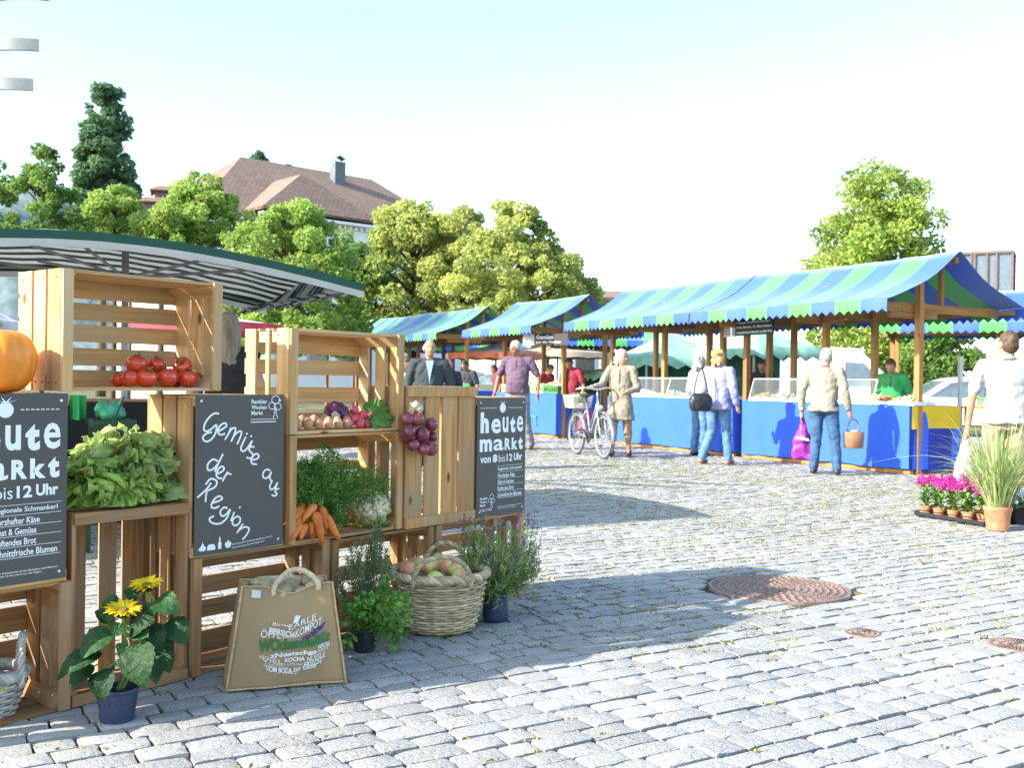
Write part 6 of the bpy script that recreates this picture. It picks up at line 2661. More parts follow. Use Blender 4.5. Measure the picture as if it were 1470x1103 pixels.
mb2 = MB()
mb2.V, mb2.Fc, mb2.Mi, mb2.T, mb2.n = mb.V, mb.Fc, mb.Mi, mb.T, mb.n
part(t, 'lettering', mb2, MWHITE)
MBASK = M('brown_woven_bag', (0.24, 0.12, 0.06), .7, col2=(0.36, 0.19, 0.10), scale=60, bump=.5, bscale=90)
h = at_hand(om, (.335, .135, .80))
t = thing('basket_bag', 'brown woven shopping bag with a round handle held by the beige jacket man', 'bag', (h.x + .05, h.y, h.z), .2)
mb = MB()
mb.lathe([(.105, -.42), (.115, -.41), (.125, -.30), (.125, -.20), (.118, -.195), (.117, -.22), (.10, -.40)], seg=26, wob=lambda a, z: 1.12 if False else 1 + .12 * math.cos(2 * a))
part(t, 'bag_body', mb, MBASK, smooth=True)
mb = MB()
mb.tube([(.085 * math.cos(a), .01, -.20 + .17 * math.sin(a) ** .8) for a in [pi * i / 16 for i in range(17)]], .010, 8)
part(t, 'handle', mb, MBASK, smooth=True)
mb = MB()
mb.ell((.02, 0, -.20), (.07, .06, .03), 12, 7, noise=.2)
part(t, 'paper_inside', mb, MWHS, smooth=True)

# bicycle lady, facing us
g1 = ground_at(866, 659)
hd = Vector((.33, -.944, 0))
p = ground_at(890, 656)
bl_ = person('elderly lady in a beige coat and short trousers holding the bicycle', (p.x, p.y, 0), (-.30, -.95), 1.72, MTAUPE, MTAN, MWHAIR, shoes=MSHOE, coat=.30, yaw=-1.0, nod=.1, trouser='capri', hair_style='bob', wide=1.02,
             arms=(((.30, .14, 1.16), (.42, .36, 1.13)), ((-.28, .02, 1.12), (-.14, .22, 1.06))), legs=(((.11, .04, .50), (.13, .02, .085)), ((-.12, .03, .50), (-.14, -.05, .085))))

# bicycle
MBIKE = M('silver_bike_paint', (0.27, 0.30, 0.32), .3, metal=.5, spec=.6)
MTYRE = M('grey_tyre', (0.09, 0.095, 0.10), .8)
MRIM = M('bright_rim', (0.70, 0.71, 0.72), .3, metal=.8)
MBLKR = M('black_rubber', (0.02, 0.02, 0.02), .6)
t = thing('bicycle', 'silver step-through city bicycle with mudguards, rear basket and pannier, pushed by the lady in beige', 'bicycle', g1, math.atan2(hd.y, hd.x) + 0)
RW = .345
X0 = -1.08


def wheel(cx, nm):
    mb = MB()
    mb.tube([(cx + RW * .955 * math.cos(a), 0, RW + .0 + RW * .955 * math.sin(a)) for a in [2 * pi * i / 40 for i in range(40)]], .019, 8, closed=True)
    wo = part(t, nm, mb, MTYRE, smooth=True)
    mb = MB()
    mb.tube([(cx + RW * .89 * math.cos(a), 0, RW + RW * .89 * math.sin(a)) for a in [2 * pi * i / 40 for i in range(40)]], .013, 6, closed=True)
    o = part(t, 'rim', mb, MRIM, smooth=True)
    o.parent = wo
    mb = MB()
    for i in range(28):
        a = 2 * pi * i / 28
        s = .03 if i % 2 else -.03
        mb.tube([(cx + .02 * math.cos(a + 1), s, RW + .02 * math.sin(a + 1)), (cx + RW * .88 * math.cos(a), 0, RW + RW * .88 * math.sin(a))], .0018, 4)
    mb.tube([(cx, -.05, RW), (cx, .05, RW)], .022, 10)
    o = part(t, 'spokes', mb, MRIM)
    o.parent = wo
    mb = MB()
    vs, fs = [], []
    for i in range(21):
        a = math.radians(-15 + 190 * i / 20) if cx == 0 else math.radians(-5 + 205 * i / 20)
        for y, rr in ((-.032, .375), (-.015, .392), (.015, .392), (.032, .375)):
            vs.append((cx + rr * math.cos(a), y, RW + rr * math.sin(a)))
    for i in range(20):
        for j in range(3):
            q = i * 4 + j
            fs.append((q, q + 1, q + 5, q + 4))
    mb.add(vs, fs)
    part(t, 'mudguard', mb, MBIKE, smooth=True)


wheel(0, 'wheel')
wheel(X0, 'wheel')
mb = MB()
tub = [((-.50, 0, .30), (-.20, 0, .80), .024), ((-.62, 0, .36), (-.24, 0, .88), .012), ((-.50, 0, .30), (-.68, 0, .86), .018), ((-.205, 0, .78), (-.245, 0, .93), .02)]
for a, c, r in tub:
    mb.tube([a, c], r, 8)
mb.tube(smoothpath([(-.22, 0, .84), (-.40, 0, .52), (-.52, 0, .42), (-.60, 0, .55)], 5), .018, 8)
for s in (1, -1):
    mb.tube([(X0, .045 * s, RW), (-.50, .03 * s, .30)], .010, 6)
    mb.tube([(X0, .045 * s, RW), (-.64, .02 * s, .74)], .009, 6)
part(t, 'frame', mb, MBIKE, smooth=True)
mb = MB()
for s in (1, -1):
    mb.tube(smoothpath([(0, .055 * s, RW), (-.10, .055 * s, .62), (-.16, .05 * s, .74)], 4), .013, 6)
mb.tube([(-.16, -.06, .74), (-.16, .06, .74)], .016, 6)
part(t, 'fork', mb, MBIKE, smooth=True)
mb = MB()
mb.tube([(-.245, 0, .92), (-.275, 0, 1.08)], .013, 8)
mb.tube(smoothpath([(-.46, .30, 1.06), (-.36, .29, 1.09), (-.26, .16, 1.11), (-.26, 0, 1.08), (-.26, -.16, 1.11), (-.36, -.29, 1.09), (-.46, -.30, 1.06)], 6), .012, 8)
part(t, 'handlebar', mb, MRIM, smooth=True)
for s in (1, -1):
    mb = MB()
    mb.tube([(-.40, .296 * s, 1.08), (-.50, .302 * s, 1.05)], .018, 8)
    part(t, 'grip', mb, MBLKR, smooth=True)
mb = MB()
mb.tube([(-.67, 0, .84), (-.71, 0, .96)], .013, 8)
mb.ell((-.72, 0, .985), (.13, .09, .03), 14, 8)
part(t, 'saddle', mb, MBLKR, smooth=True)
mb = MB()
mb.ell((-.13, 0, .80), (.04, .045, .04), 12, 8)
part(t, 'headlight', mb, MRIM, smooth=True)
mb = MB()
mb.tube([(-.50, -.07, .30), (-.50, .07, .30)], .012, 8)
mb.bar((-.50, .07, .30), (-.40, .075, .18), .02, .012)
mb.bar((-.50, -.07, .30), (-.60, -.075, .42), .02, .012)
mb.box(-.45, -.36, .08, .16, .165, .185)
mb.box(-.65, -.56, -.16, -.08, .415, .435)
mb.lathe([(.001, 0), (.09, 0), (.09, .004), (.001, .004)], c=(-.50, -.04, .30), tilt=Matrix.Rotation(pi / 2, 3, 'X'), seg=20)
part(t, 'crank', mb, MBLKR)
mb = MB()
for y in (-.07, 0, .07):
    mb.tube([(-.78, y, .76), (-1.28, y, .76)], .007, 6)
for x in (-.8, -1.0, -1.2):
    mb.tube([(x, -.08, .76), (x, .08, .76)], .006, 6)
for s in (1, -1):
    mb.tube([(X0, .06 * s, RW), (-1.05, .08 * s, .755)], .007, 6)
part(t, 'luggage_rack', mb, MBIKE)
mb = MB()
for q in range(9):
    z = .775 + q * .025
    w_, l_ = .15 + q * .004, .18 + q * .004
    mb.tube([(-1.04 - l_, -w_, z), (-1.04 + l_, -w_, z), (-1.04 + l_, w_, z), (-1.04 - l_, w_, z)], .006, 5, closed=True)
for q in range(10):
    for s in (1, -1):
        x = -1.04 - .18 + .36 * q / 9
        mb.tube([(x, .15 * s, .77), (x, .182 * s, .98)], .004, 4)
        y = -.15 + .30 * q / 9
        mb.tube([(-1.04 + .18 * s, y, .77), (-1.04 + .212 * s, y * 1.15, .98)], .004, 4)
part(t, 'rear_basket', mb, M('pale_wicker', (0.66, 0.64, 0.58), .7), smooth=True)
ml = MB()
for q in range(70):
    b0 = Vector((-1.04 + R.uniform(-.15, .15), R.uniform(-.12, .12), R.uniform(.82, .95)))
    leaf(ml, b0, b0 + Vector((R.uniform(-.09, .09), R.uniform(-.09, .09), R.uniform(.0, .12))), .05, n=5)
bx = Matrix.Translation(t.location) @ Matrix.Rotation(t.rotation_euler.z, 4, 'Z')
ml.xf(bx)
single('bunch_of_greens', ml, MCEL, 'leafy greens lying in the rear basket of the bicycle', 'greens', smooth=True)
MPINK = M('pink_pannier', (0.30, 0.02, 0.15), .6, col2=(0.42, 0.10, 0.27), scale=30)
mb = MB()
mb.box(-1.26, -.90, .095, .20, .36, .72, jit=.015)
mb.box(-1.24, -.92, .2005, .21, .60, .70, jit=.005)
part(t, 'pannier', mb, MPINK)

# man in the striped polo
q = P(743, 560, 18.0)
person('white haired man in a mauve striped polo shirt walking past the vegetable stall', (q.x, q.y, 0), (-.25, -.97), 1.90, MPOLO, MGRYT, MWHAIR, skin=MSKIN2, shoes=MSHOEB, wide=1.10, belly=.05, yaw=.75, nod=.35, sleeve='short',
       arms=(((.33, -.03, 1.16), (.36, .06, .92)), ((-.33, -.06, 1.16), (-.33, -.02, .92))), legs=(((.12, .06, .50), (.13, .06, .085)), ((-.14, .02, .50), (-.20, -.14, .085))))
# man in the dark jacket
q = P(616, 560, 13.7)
person('balding man in a dark jacket over a pale blue shirt', (q.x, q.y, 0), (.10, -1), 1.73, MDJK, MDARKC, MWHAIR, shoes=MSHOE, wide=1.12, hair_style='fringe', coat=.08, collar=MBLUES, yaw=-.15,
       arms=(((.29, -.02, 1.15), (.30, .08, .90)), ((-.29, -.02, 1.15), (-.26, .12, .92))))
# woman with long hair near the canopy
q = P(326, 560, 7.6)
person('woman with long ash blond hair in a black top seen from behind, between the crates', (q.x, q.y, 0), (-.2, 1), 1.66, MBLKT, MDARKC, MGHAIR, shoes=MSHOE, sleeve='none', hair_style='long', wide=.98, detail=False)
# farther figures
far = [
    ('dark haired man in a dark grey top behind the man in the dark jacket', 597, 512, 17.5, (-.9, -.2), MDJK, MDARKH, .6, 'long', None, None),
    ('person in a white top looking down at the far stalls, beside the dark jacket man', 588, 520, 20.5, (-.6, -.8), MWHS, MDARKH, .5, 'short', None, None),
    ('man in a dark jacket with a yellowish shirt at the bread stall', 644, 516, 19.5, (.2, -1), MDARKC, MBROWN, .3, 'long', M('ochre_shirt', (0.45, 0.35, 0.12), .8), None),
    ('dark haired seller in dark green bending over the bread counter', 673, 517, 22.5, (-.6, -.8), MDARKC, MDARKH, .6, 'short', None, MGRNT),
    ('dark haired person in a maroon top behind the bread stall', 716, 524, 25.0, (-1, -.2), MRED, MDARKH, .5, 'short', None, None),
    ('seller in a dark red top bending over vegetables', 783, 522, 23.2, (.7, -.7), MRED, MBROWN, .8, 'short', None, None),
    ('dark haired seller in red looking down behind the vegetable counter', 822, 513, 22.0, (-.5, -.85), MRED, MDARKH, .7, 'short', None, MRED),
    ('brown haired seller peeking over the glass guard below the trader sign', 1097, 517, 19.0, (-.5, -.85), MDARKC, MBROWN, .5, 'short', None, None),
    ('seller in a bright green top behind the near counter, partly hidden by the stall post', 1283, 515, 15.5, (-.6, -.8), MGRNT, MBROWN, .6, 'short', None, MGRNT),
    ('fair haired person in a grey top bending at the farthest stall', 665, 529, 27.0, (.5, -.8), MGRYT, MBLOND, .6, 'long', None, None),
]
for lb, x, y, d, fc, tp_, hr, nod, sl_, col_, apr in far:
    q = P(x, y, d)
    person(lb, (q.x, q.y, 0), fc, min(1.80, max(1.5, q.z * 1.005)), tp_, MDARKC, hr, skin=MSKIN2 if 'dark haired' in lb else MSKIN, shoes=MSHOE, nod=nod, sleeve=sl_, collar=col_, apron=apr, vox=.018, fingers=True, lean=.1)
# ------------------------------------------------------------------ striped canopy stall on the left
MCW = M('canopy_white', (0.50, 0.50, 0.475), .7, var=.05, trans=.22)
MCG = M('canopy_dark_green', (0.012, 0.07, 0.05), .7, var=.1)
MCB = M('canopy_stripe_dark', (0.035, 0.075, 0.075), .7, var=.1)
MPOLE = M('steel_pole', (0.30, 0.31, 0.33), .4, metal=.6)
AO = Vector((-1.16, 8.0, 0))
AA = Vector((-.866, -.5, 0))
AB = Vector((-.5, .866, 0))


def CA(mm, d, z=0.0):
    return AO + AA * mm + AB * d + Vector((0, 0, z))


zed2 = lambda mm: 1.925 + .235 * abs(math.sin(pi * max(0, mm) / 3.9))
t = thing('canopy_stall', 'market stall under an arched canopy, striped dark and white below with a dark green edge', 'market stall', (AO.x, AO.y, 0))
DEP = 2.55
mb = MB()
nb, nm = 26, 48
for i in range(nb):
    vs, fs = [], []
    for a in range(nm + 1):
        mm = 7.6 * a / nm
        for k in range(3):
            d = DEP * (i + k / 2) / nb
            vs.append(CA(mm, d, zed2(mm) + .13 * math.sin(pi * d / DEP) + .006 * math.sin(mm * 11 + d * 5)))
    for a in range(nm):
        for k in range(2):
            p = a * 3 + k
            fs.append((p, p + 1, p + 4, p + 3))
    mb.add(vs, fs, i % 2)
part(t, 'canopy', mb, [MCW, MCB], smooth=True, world=True)
for d, off in ((0, -.012), (DEP, .012)):
    for nm_, z0, z1_, mt_ in (('green_fascia', .012, -.048, MCG), ('white_fascia', -.049, -.098, MCW)):
        mb = MB()
        vs, fs = [], []
        for a in range(77):
            mm = 7.6 * a / 76
            for zz in (z0, z1_):
                vs.append(CA(mm, d + off, zed2(mm) + zz))
        for a in range(76):
            p = 2 * a
            fs.append((p, p + 1, p + 3, p + 2))
        mb.add(vs, fs)
        part(t, nm_, mb, mt_, smooth=True, world=True)
mb = MB()
N = 120
vs0 = []
for a in range(N):
    d = DEP * (a / (N - 1)) * .96 + .05
    f = .035 * math.sin(a * 1.45)
    vs0.append((CA(-.01 + f * .3, d, zed2(0) + .13 * math.sin(pi * d / DEP)), CA(.10 + f, d, zed2(0) - .05 + .03 * math.sin(a * .7)), CA(.26 + f, d, zed2(0.26) - .13 + .03 * math.sin(a * .9))))
for a in range(N - 1):
    A, B_ = vs0[a], vs0[a + 1]
    mb.add([A[0], A[1], A[2], B_[0], B_[1], B_[2]], [(0, 1, 4, 3), (1, 2, 5, 4)], a % 2)
part(t, 'gathered_curtain', mb, [MCW, MCB], smooth=True, world=True)
for mm, d in ((1.55, 1.25), (4.2, 1.25), (6.4, 1.25)):
    mb = MB()
    b0 = CA(mm, d, 0)
    zt = zed2(mm) + .06
    mb.tube([b0, b0 + Vector((0, 0, zt))], .028, 10)
    part(t, 'pole', mb, MPOLE, smooth=True, world=True)
    for dm in (-1.0, -.55, .55, 1.0):
        for dd in (-1.0, 1.0):
            mb = MB()
            e = CA(mm + dm, d + dd, zed2(max(0, mm + dm)) + .02)
            mb.tube([b0 + Vector((0, 0, zt - .22)), e], .012, 6)
            part(t, 'strut', mb, MPOLE, smooth=True, world=True)
for d in (.02, DEP - .02):
    mb = MB()
    mb.tube([CA(7.6 * a / 50, d, zed2(7.6 * a / 50) - .01) for a in range(51)], .018, 6)
    part(t, 'edge_bar', mb, MPOLE, smooth=True, world=True)

# its counters and crates
MBLKC = M('black_cloth', (0.012, 0.013, 0.015), .85)
t = thing('dark_counter', 'counter hung with black cloth under the arched canopy', 'counter', CA(2.4, 1.6), math.atan2(AA.y, AA.x) + pi)
mb = MB()
mb.box(-1.9, 1.5, -.45, .35, .96, 1.0)
part(t, 'tabletop', mb, MSTW[0])
mb = MB()
cloth_sheet(mb, -1.9, 1.5, -.46, .99, .02, seed=3)
cloth_sheet(mb, -.45, .35, 1.51, .99, .02, axis='y', seed=4)
part(t, 'black_cloth', mb, MBLKC, smooth=True)
mb = MB()
for x in (-1.8, 1.4):
    for y in (-.35, .25):
        mb.bar((x, y, 0), (x, y, .959), .05, .05, (0, 1, 0))
part(t, 'leg', mb, MSTW[2])
rza = math.atan2(AA.y, AA.x) + pi
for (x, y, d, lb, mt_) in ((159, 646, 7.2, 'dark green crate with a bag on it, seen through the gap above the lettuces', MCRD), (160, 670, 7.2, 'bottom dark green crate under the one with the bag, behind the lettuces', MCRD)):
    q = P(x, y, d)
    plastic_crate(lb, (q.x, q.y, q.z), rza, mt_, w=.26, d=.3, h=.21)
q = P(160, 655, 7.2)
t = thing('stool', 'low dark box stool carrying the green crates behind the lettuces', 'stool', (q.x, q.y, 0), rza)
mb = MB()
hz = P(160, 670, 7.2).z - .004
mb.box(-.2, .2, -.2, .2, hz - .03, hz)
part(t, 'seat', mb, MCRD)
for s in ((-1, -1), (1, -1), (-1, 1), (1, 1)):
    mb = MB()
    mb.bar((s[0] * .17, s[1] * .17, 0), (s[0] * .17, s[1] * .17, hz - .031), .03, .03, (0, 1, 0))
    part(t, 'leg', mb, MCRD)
MMINTB = M('mint_plastic', (0.06, 0.34, 0.18), .35, bump=.5, bscale=30, trans=.2)
q = P(158, 603, 7.2)
mb = MB()
C = MB()
for k in range(8):
    a = 2 * pi * k / 8
    C.ell((.05 * math.cos(a), .05 * math.sin(a), .03 + .02 * (k % 3)), (.055, .05, .05), 10, 6)
for s in (-1, 1):
    C.rc((.05 * s, 0, .06), (.075 * s, 0, .13), .022, .012)
o = link('plastic_bag', remesh(C, .011, MMINTB, 3, 'bag', .03, .05))
o.location = (q.x, q.y, P(159, 601, 7.2).z)
tag(o, 'mint green plastic bag lying on the dark green crate behind the lettuces', 'bag')
q = P(112, 600, 7.3)
t = thing('apron', 'bright green apron hanging at the dark counter next to the cut-off sign', 'apron', (q.x, q.y, q.z), rza)
mb = MB()
cloth_sheet(mb, -.6, .6, 0, .16, -.01, amp=.02, seed=5)
mb.V = [(x * .09, y, z) for x, y, z in mb.V]
part(t, 'cloth', mb, MGRNT, smooth=True)
# pole leaning among the crates
mb = MB()
a, c = P(178, 570, 7.0), P(140, 660, 6.9)
mb.tube([a, c], .006, 6)
single('black_rod', mb, MBLKR, 'thin black rod leaning in front of the green crates', 'rod')

# red and white parasol, pale parasol at the picture edge
MREDV = M('red_trim', (0.50, 0.04, 0.07), .7)
MWP = M('white_parasol', (0.74, 0.72, 0.72), .7, trans=.2)
MGP = M('grey_parasol', (0.50, 0.50, 0.53), .7, trans=.15)
MMINTC = M('mint_tarp', (0.24, 0.50, 0.38), .6, col2=(0.32, 0.60, 0.46), trans=.08)
MDKG = M('shaded_green_tarp', (0.012, 0.10, 0.065), .7)  # tent back walls: the shade of the interior is put into this green
MORG = M('beige_parasol', (0.66, 0.50, 0.38), .7, trans=.25)
MOTR = M('orange_trim', (0.62, 0.18, 0.08), .7, trans=.2)


def parasol(label, x, yrim, depth, r, rise, m1, m2, group=None, sides=8, val=.16):
    q = P(x, yrim, depth)
    t = thing('parasol', label, 'parasol', (q.x, q.y, 0), R.uniform(0, 1), group)
    mb = MB()
    vs, fs = [], []
    K = 6
    for j in range(K + 1):
        e = j / K
        for k in range(sides * 4):
            a = 2 * pi * k / (sides * 4)
            rr = r * e * (1 - .03 * abs(math.sin(a * sides / 2)))
            vs.append((rr * math.cos(a), rr * math.sin(a), q.z + rise * (1 - e) ** 1.15 - .03 * math.sin(pi * e) * abs(math.sin(a * sides / 2))))
    n = sides * 4
    for j in range(K):
        for k in range(n):
            k2 = (k + 1) % n
            fs.append((j * n + k, j * n + k2, (j + 1) * n + k2, (j + 1) * n + k))
    mb.add(vs, fs, 0)
    part(t, 'canopy', mb, m1, smooth=True)
    mb = MB()
    vs, fs = [], []
    for k in range(n):
        a = 2 * pi * k / n
        rr = r * (1 - .03 * abs(math.sin(a * sides / 2))) + .003
        vs += [(rr * math.cos(a), rr * math.sin(a), q.z + .004), (rr * 1.01 * math.cos(a), rr * 1.01 * math.sin(a), q.z - val + .03 * (k % 2))]
    for k in range(n):
        k2 = (k + 1) % n
        fs.append((2 * k, 2 * k + 1, 2 * k2 + 1, 2 * k2))
    mb.add(vs, fs)
    part(t, 'valance', mb, m2, smooth=True)
    mb = MB()
    mb.tube([(0, 0, 0), (0, 0, q.z + rise)], .025, 8)
    part(t, 'pole', mb, MPOLE, smooth=True)
    for k in range(sides):
        a = 2 * pi * (k + .5) / sides
        mb = MB()
        mb.tube([(0, 0, q.z + rise - .06), (r * .93 * math.cos(a), r * .93 * math.sin(a), q.z + .0)], .009, 5)
        part(t, 'rib', mb, MPOLE)
    return t


parasol('white parasol with a red edge above the woman with long hair', 300, 466, 15.0, 1.08, .16, MWP, MREDV)
parasol('greyish parasol low behind the arched canopy at the picture edge', -22, 462, 14.0, .5, .28, MGP, MGP)
parasol('beige parasol with an orange edge behind the polo shirt man', 712, 508, 27, 1.25, .25, MORG, MOTR)
parasol('beige parasol with plain edge behind the vegetable stall', 800, 507, 29, 1.6, .3, MORG, MORG)
parasol('pale beige parasol partly hidden by the bicycle lady', 880, 508, 30, 1.3, .25, MORG, MORG)


def green_tent(label, x, ype, yea, depth, hw, rz, wall=True):
    q = P(x, ype, depth)
    ze = P(x, yea, depth).z
    t = thing('green_tent', label, 'tent', (q.x, q.y, 0), rz, 'mint green sales tents')
    mb = MB()
    vs, fs = [(0, 0, q.z)], []
    K, n = 8, 40
    for j in range(1, K + 1):
        e = j / K
        for k in range(n):
            a = 2 * pi * k / n
            s = 1 / max(abs(math.cos(a)), abs(math.sin(a)))
            s = min(s, 1.32)
            vs.append((hw * e * s * math.cos(a), hw * e * s * math.sin(a), ze + (q.z - ze) * (1 - e) ** 1.5 + .03 * math.sin(5 * a) * e))
    for k in range(n):
        fs.append((0, 1 + k, 1 + (k + 1) % n))
    for j in range(K - 1):
        for k in range(n):
            p, p2 = 1 + j * n + k, 1 + j * n + (k + 1) % n
            fs.append((p, p + n, p2 + n, p2))
    o = len(vs)
    for k in range(n):
        a = 2 * pi * k / n
        s = min(1 / max(abs(math.cos(a)), abs(math.sin(a))), 1.32) * 1.01
        vs.append((hw * s * math.cos(a), hw * s * math.sin(a), ze - .22 - .05 * math.cos(pi * k)))
    for k in range(n):
        k2 = (k + 1) % n
        fs.append((1 + (K - 1) * n + k, o + k, o + k2, 1 + (K - 1) * n + k2))
    mb.add(vs, fs)
    part(t, 'canopy', mb, MMINTC, smooth=True)
    for sx in (-1, 1):
        for sy in (-1, 1):
            mb = MB()
            mb.tube([(sx * hw * .9, sy * hw * .9, 0), (sx * hw * .9, sy * hw * .9, ze)], .025, 8)
            part(t, 'pole', mb, MPOLE)
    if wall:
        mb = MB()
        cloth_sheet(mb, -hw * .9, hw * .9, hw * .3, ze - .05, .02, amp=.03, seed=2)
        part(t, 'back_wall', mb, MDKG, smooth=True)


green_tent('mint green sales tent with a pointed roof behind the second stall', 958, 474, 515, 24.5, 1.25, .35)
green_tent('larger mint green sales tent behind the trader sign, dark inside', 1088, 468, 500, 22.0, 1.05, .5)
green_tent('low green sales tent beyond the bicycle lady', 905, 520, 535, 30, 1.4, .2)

# ------------------------------------------------------------------ lamp at the picture corner
MZINC = M('brushed_zinc', (0.20, 0.21, 0.215), .45, metal=.15)
q = P(-150, 300, 9.6)
t = thing('street_lamp', 'tall lamp with stacked curved metal louvres, cut off by the picture corner', 'street lamp', (q.x, q.y, 0))
for y, xr in ((121, 47), (64, 55), (-9, 70)):
    c = P(xr, y, 9.0) - Vector((q.x, q.y, 0))
    r = .85
    ctr = Vector((c.x - r * math.sin(.24), c.y + r * math.cos(.24), c.z))
    mb = MB()
    vs, fs = [], []
    n = 40
    for k in range(n + 1):
        a = -pi / 2 + .24 - 1.25 * (1 - k / n)
        for rr, zz in ((r, -.052), (r, .052), (r - .03, .052), (r - .03, -.052)):
            vs.append((ctr.x + rr * math.cos(a), ctr.y + rr * math.sin(a), c.z + zz))
    for k in range(n):
        for j in range(4):
            fs.append((k * 4 + j, k * 4 + (j + 1) % 4, k * 4 + 4 + (j + 1) % 4, k * 4 + 4 + j))
    fs += [(3, 2, 1, 0), (n * 4, n * 4 + 1, n * 4 + 2, n * 4 + 3)]
    mb.add(vs, fs)
    part(t, 'curved_louvre', mb, MZINC, sharp=30)
    mb = MB()
    for a in (-pi / 2 - .45, -pi / 2 - .95):
        mb.bar((0, 0, c.z), (ctr.x + (r - .031) * math.cos(a), ctr.y + (r - .031) * math.sin(a), c.z), .02, .03)
    part(t, 'spoke_arm', mb, MZINC)
mb = MB()
mb.lathe([(.11, 0), (.11, .03), (.07, .05), (.055, 1.0), (.045, 5.0), (.04, 5.2)], seg=20)
part(t, 'pole', mb, MZINC, smooth=True)

# ------------------------------------------------------------------ trees
MBARKT = M('tree_bark', (0.10, 0.075, 0.055), .9, scale=8, stretch=(1, 1, .2), bump=.6, bscale=20)


def leafmat(name, c1, c2, tone=.38):
    return M(name, c1, .55, col2=c2, scale=.8, tone=tone, trans=.52, spec=.2)


MT1 = leafmat('maple_green', (0.22, 0.37, 0.07), (0.39, 0.50, 0.13))
MT2 = leafmat('yellowing_maple', (0.33, 0.42, 0.11), (0.54, 0.56, 0.18))
MT3 = leafmat('chestnut_green', (0.26, 0.40, 0.07), (0.44, 0.52, 0.13))
MT4 = leafmat('dark_broadleaf', (0.13, 0.25, 0.055), (0.22, 0.34, 0.08))
MCON = leafmat('sequoia_needles', (0.10, 0.21, 0.11), (0.18, 0.29, 0.14))


def tree(label, x, ytop, ybot, depth, prof, mat, n, ls, clump=.5, nclump=70, name='broadleaf_tree', group='trees around the square', seed=1, gap=.0, trunk=.12, squash=1.0, flat=.8, ws_=1.0):
    """prof: [(height fraction, half width in metres)] of the crown"""
    rg = np.random.default_rng(seed)
    R.seed(seed)
    prof = [(a, b_ * ws_) for a, b_ in prof]
    clump, ls = clump * ws_, ls * ws_
    q = P(x, ytop, depth)
    zt = q.z
    zb = P(x, ybot, depth).z
    t = thing(name, label, 'tree', (q.x, q.y, 0), 0, group)
    hs = np.array([p[0] for p in prof])
    ws = np.array([p[1] for p in prof])
    cs = []
    while len(cs) < nclump:
        h = rg.random()
        wd = np.interp(h, hs, ws)
        if rg.random() > (wd / ws.max()) ** 1.0 + .08:
            continue
        a = rg.uniform(0, 2 * pi)
        rr = wd * (rg.random() ** .38) * rg.uniform(.75, 1.05)
        cs.append((rr * math.cos(a), rr * math.sin(a) * squash, zb + (zt - zb) * h))
    cs = np.array(cs)
    rad = clump * rg.uniform(.45, 1.15, nclump)
    top = (cs[:, 2] > zb + .8 * (zt - zb))
    rad[top] *= .8
    wt = rad ** 2
    n = int(n * 1.9)
    idx = rg.choice(nclump, n, p=wt / wt.sum())
    v = rg.normal(size=(n, 3))
    v /= np.linalg.norm(v, axis=1, keepdims=True)
    rr = rad[idx] * rg.uniform(.35, 1.05, n) ** .6
    c = cs[idx] + v * rr[:, None] * np.array([1, 1, flat])
    d = rg.normal(size=(n, 3)) + v * .8
    d[:, 2] -= .4
    nn = rg.normal(size=(n, 3)) * .8
    tone = np.clip(rg.random(nclump)[idx] * .55 + rg.random(n) * .45, 0, 1)
    mb = MB()
    sz = ls * .70 * rg.uniform(.6, 1.35, n)
    quads(mb, c, d, nn, sz, sz * .72, t=tone, bend=.12)
    part(t, 'crown', mb, mat)
    mb = MB()
    hm = zb + (zt - zb) * .75
    mb.tube(smoothpath([(0, 0, -.05), (.03, .02, zb * .5 + .3), (0, 0, zb + (zt - zb) * .3), (.05, 0, hm)], 4), [trunk * (1 - .8 * i / 12) for i in range(13)], 9)
    lim = np.argsort(-rad)[:22]
    for i in lim:
        e = Vector(cs[i])
        z0 = max(zb * .85, min(e.z - .3, zb + (zt - zb) * .6) - abs(e.x) * .5)
        b0 = Vector((0, 0, max(.3, z0)))
        mb.tube(smoothpath([b0, b0.lerp(e, .5) + Vector((0, 0, .12)), e], 3), [trunk * .38 * (1 - .12 * k) for k in range(7)], 6)
    part(t, 'trunk', mb, MBARKT, smooth=True)
    return t


tree('round chestnut tree rising alone behind the nearest striped stall', 1262, 236, 545, 34, [(0, 1.6), (.15, 2.3), (.42, 2.4), (.62, 2.15), (.8, 1.75), (.93, 1.2), (1, .5)], MT3, 20000, .22, .62, 200, seed=3, trunk=.2)
tree('dense dark tree hedge low behind the nearest stall, next to the white car', 1345, 474, 560, 31, [(0, 1.3), (.5, 1.5), (1, 1.0)], MT4, 5000, .2, .5, 40, seed=8)
tree('sparse young tree with visible branches beside the tall conifer', 62, 218, 345, 30, [(0, 1.3), (.3, 1.25), (.55, .85), (.8, .75), (1, .4)], MT4, 3400, .17, .33, 50, seed=12, trunk=.10)
tree('sparse tree whose branch tips reach in at the picture edge', -14, 236, 345, 31, [(0, 1.2), (.5, .9), (1, .4)], MT4, 2200, .17, .33, 34, seed=13, trunk=.10)
tree('small round yellow green tree at the foot of the tall conifer', 165, 266, 350, 33, [(0, 1.25), (.4, 1.15), (.75, .75), (1, .25)], MT1, 4500, .17, .36, 60, seed=14)
tree('yellow green tree in front of the villa dormers', 290, 248, 350, 32, [(0, 1.9), (.35, 1.65), (.6, 1.05), (.85, .6), (1, .25)], MT1, 7000, .17, .4, 80, seed=15)
tree('low spreading green tree below the dormers, above the arched canopy', 232, 300, 360, 31, [(0, 1.2), (.6, 1.1), (1, .5)], MT1, 3000, .17, .36, 40, seed=19)
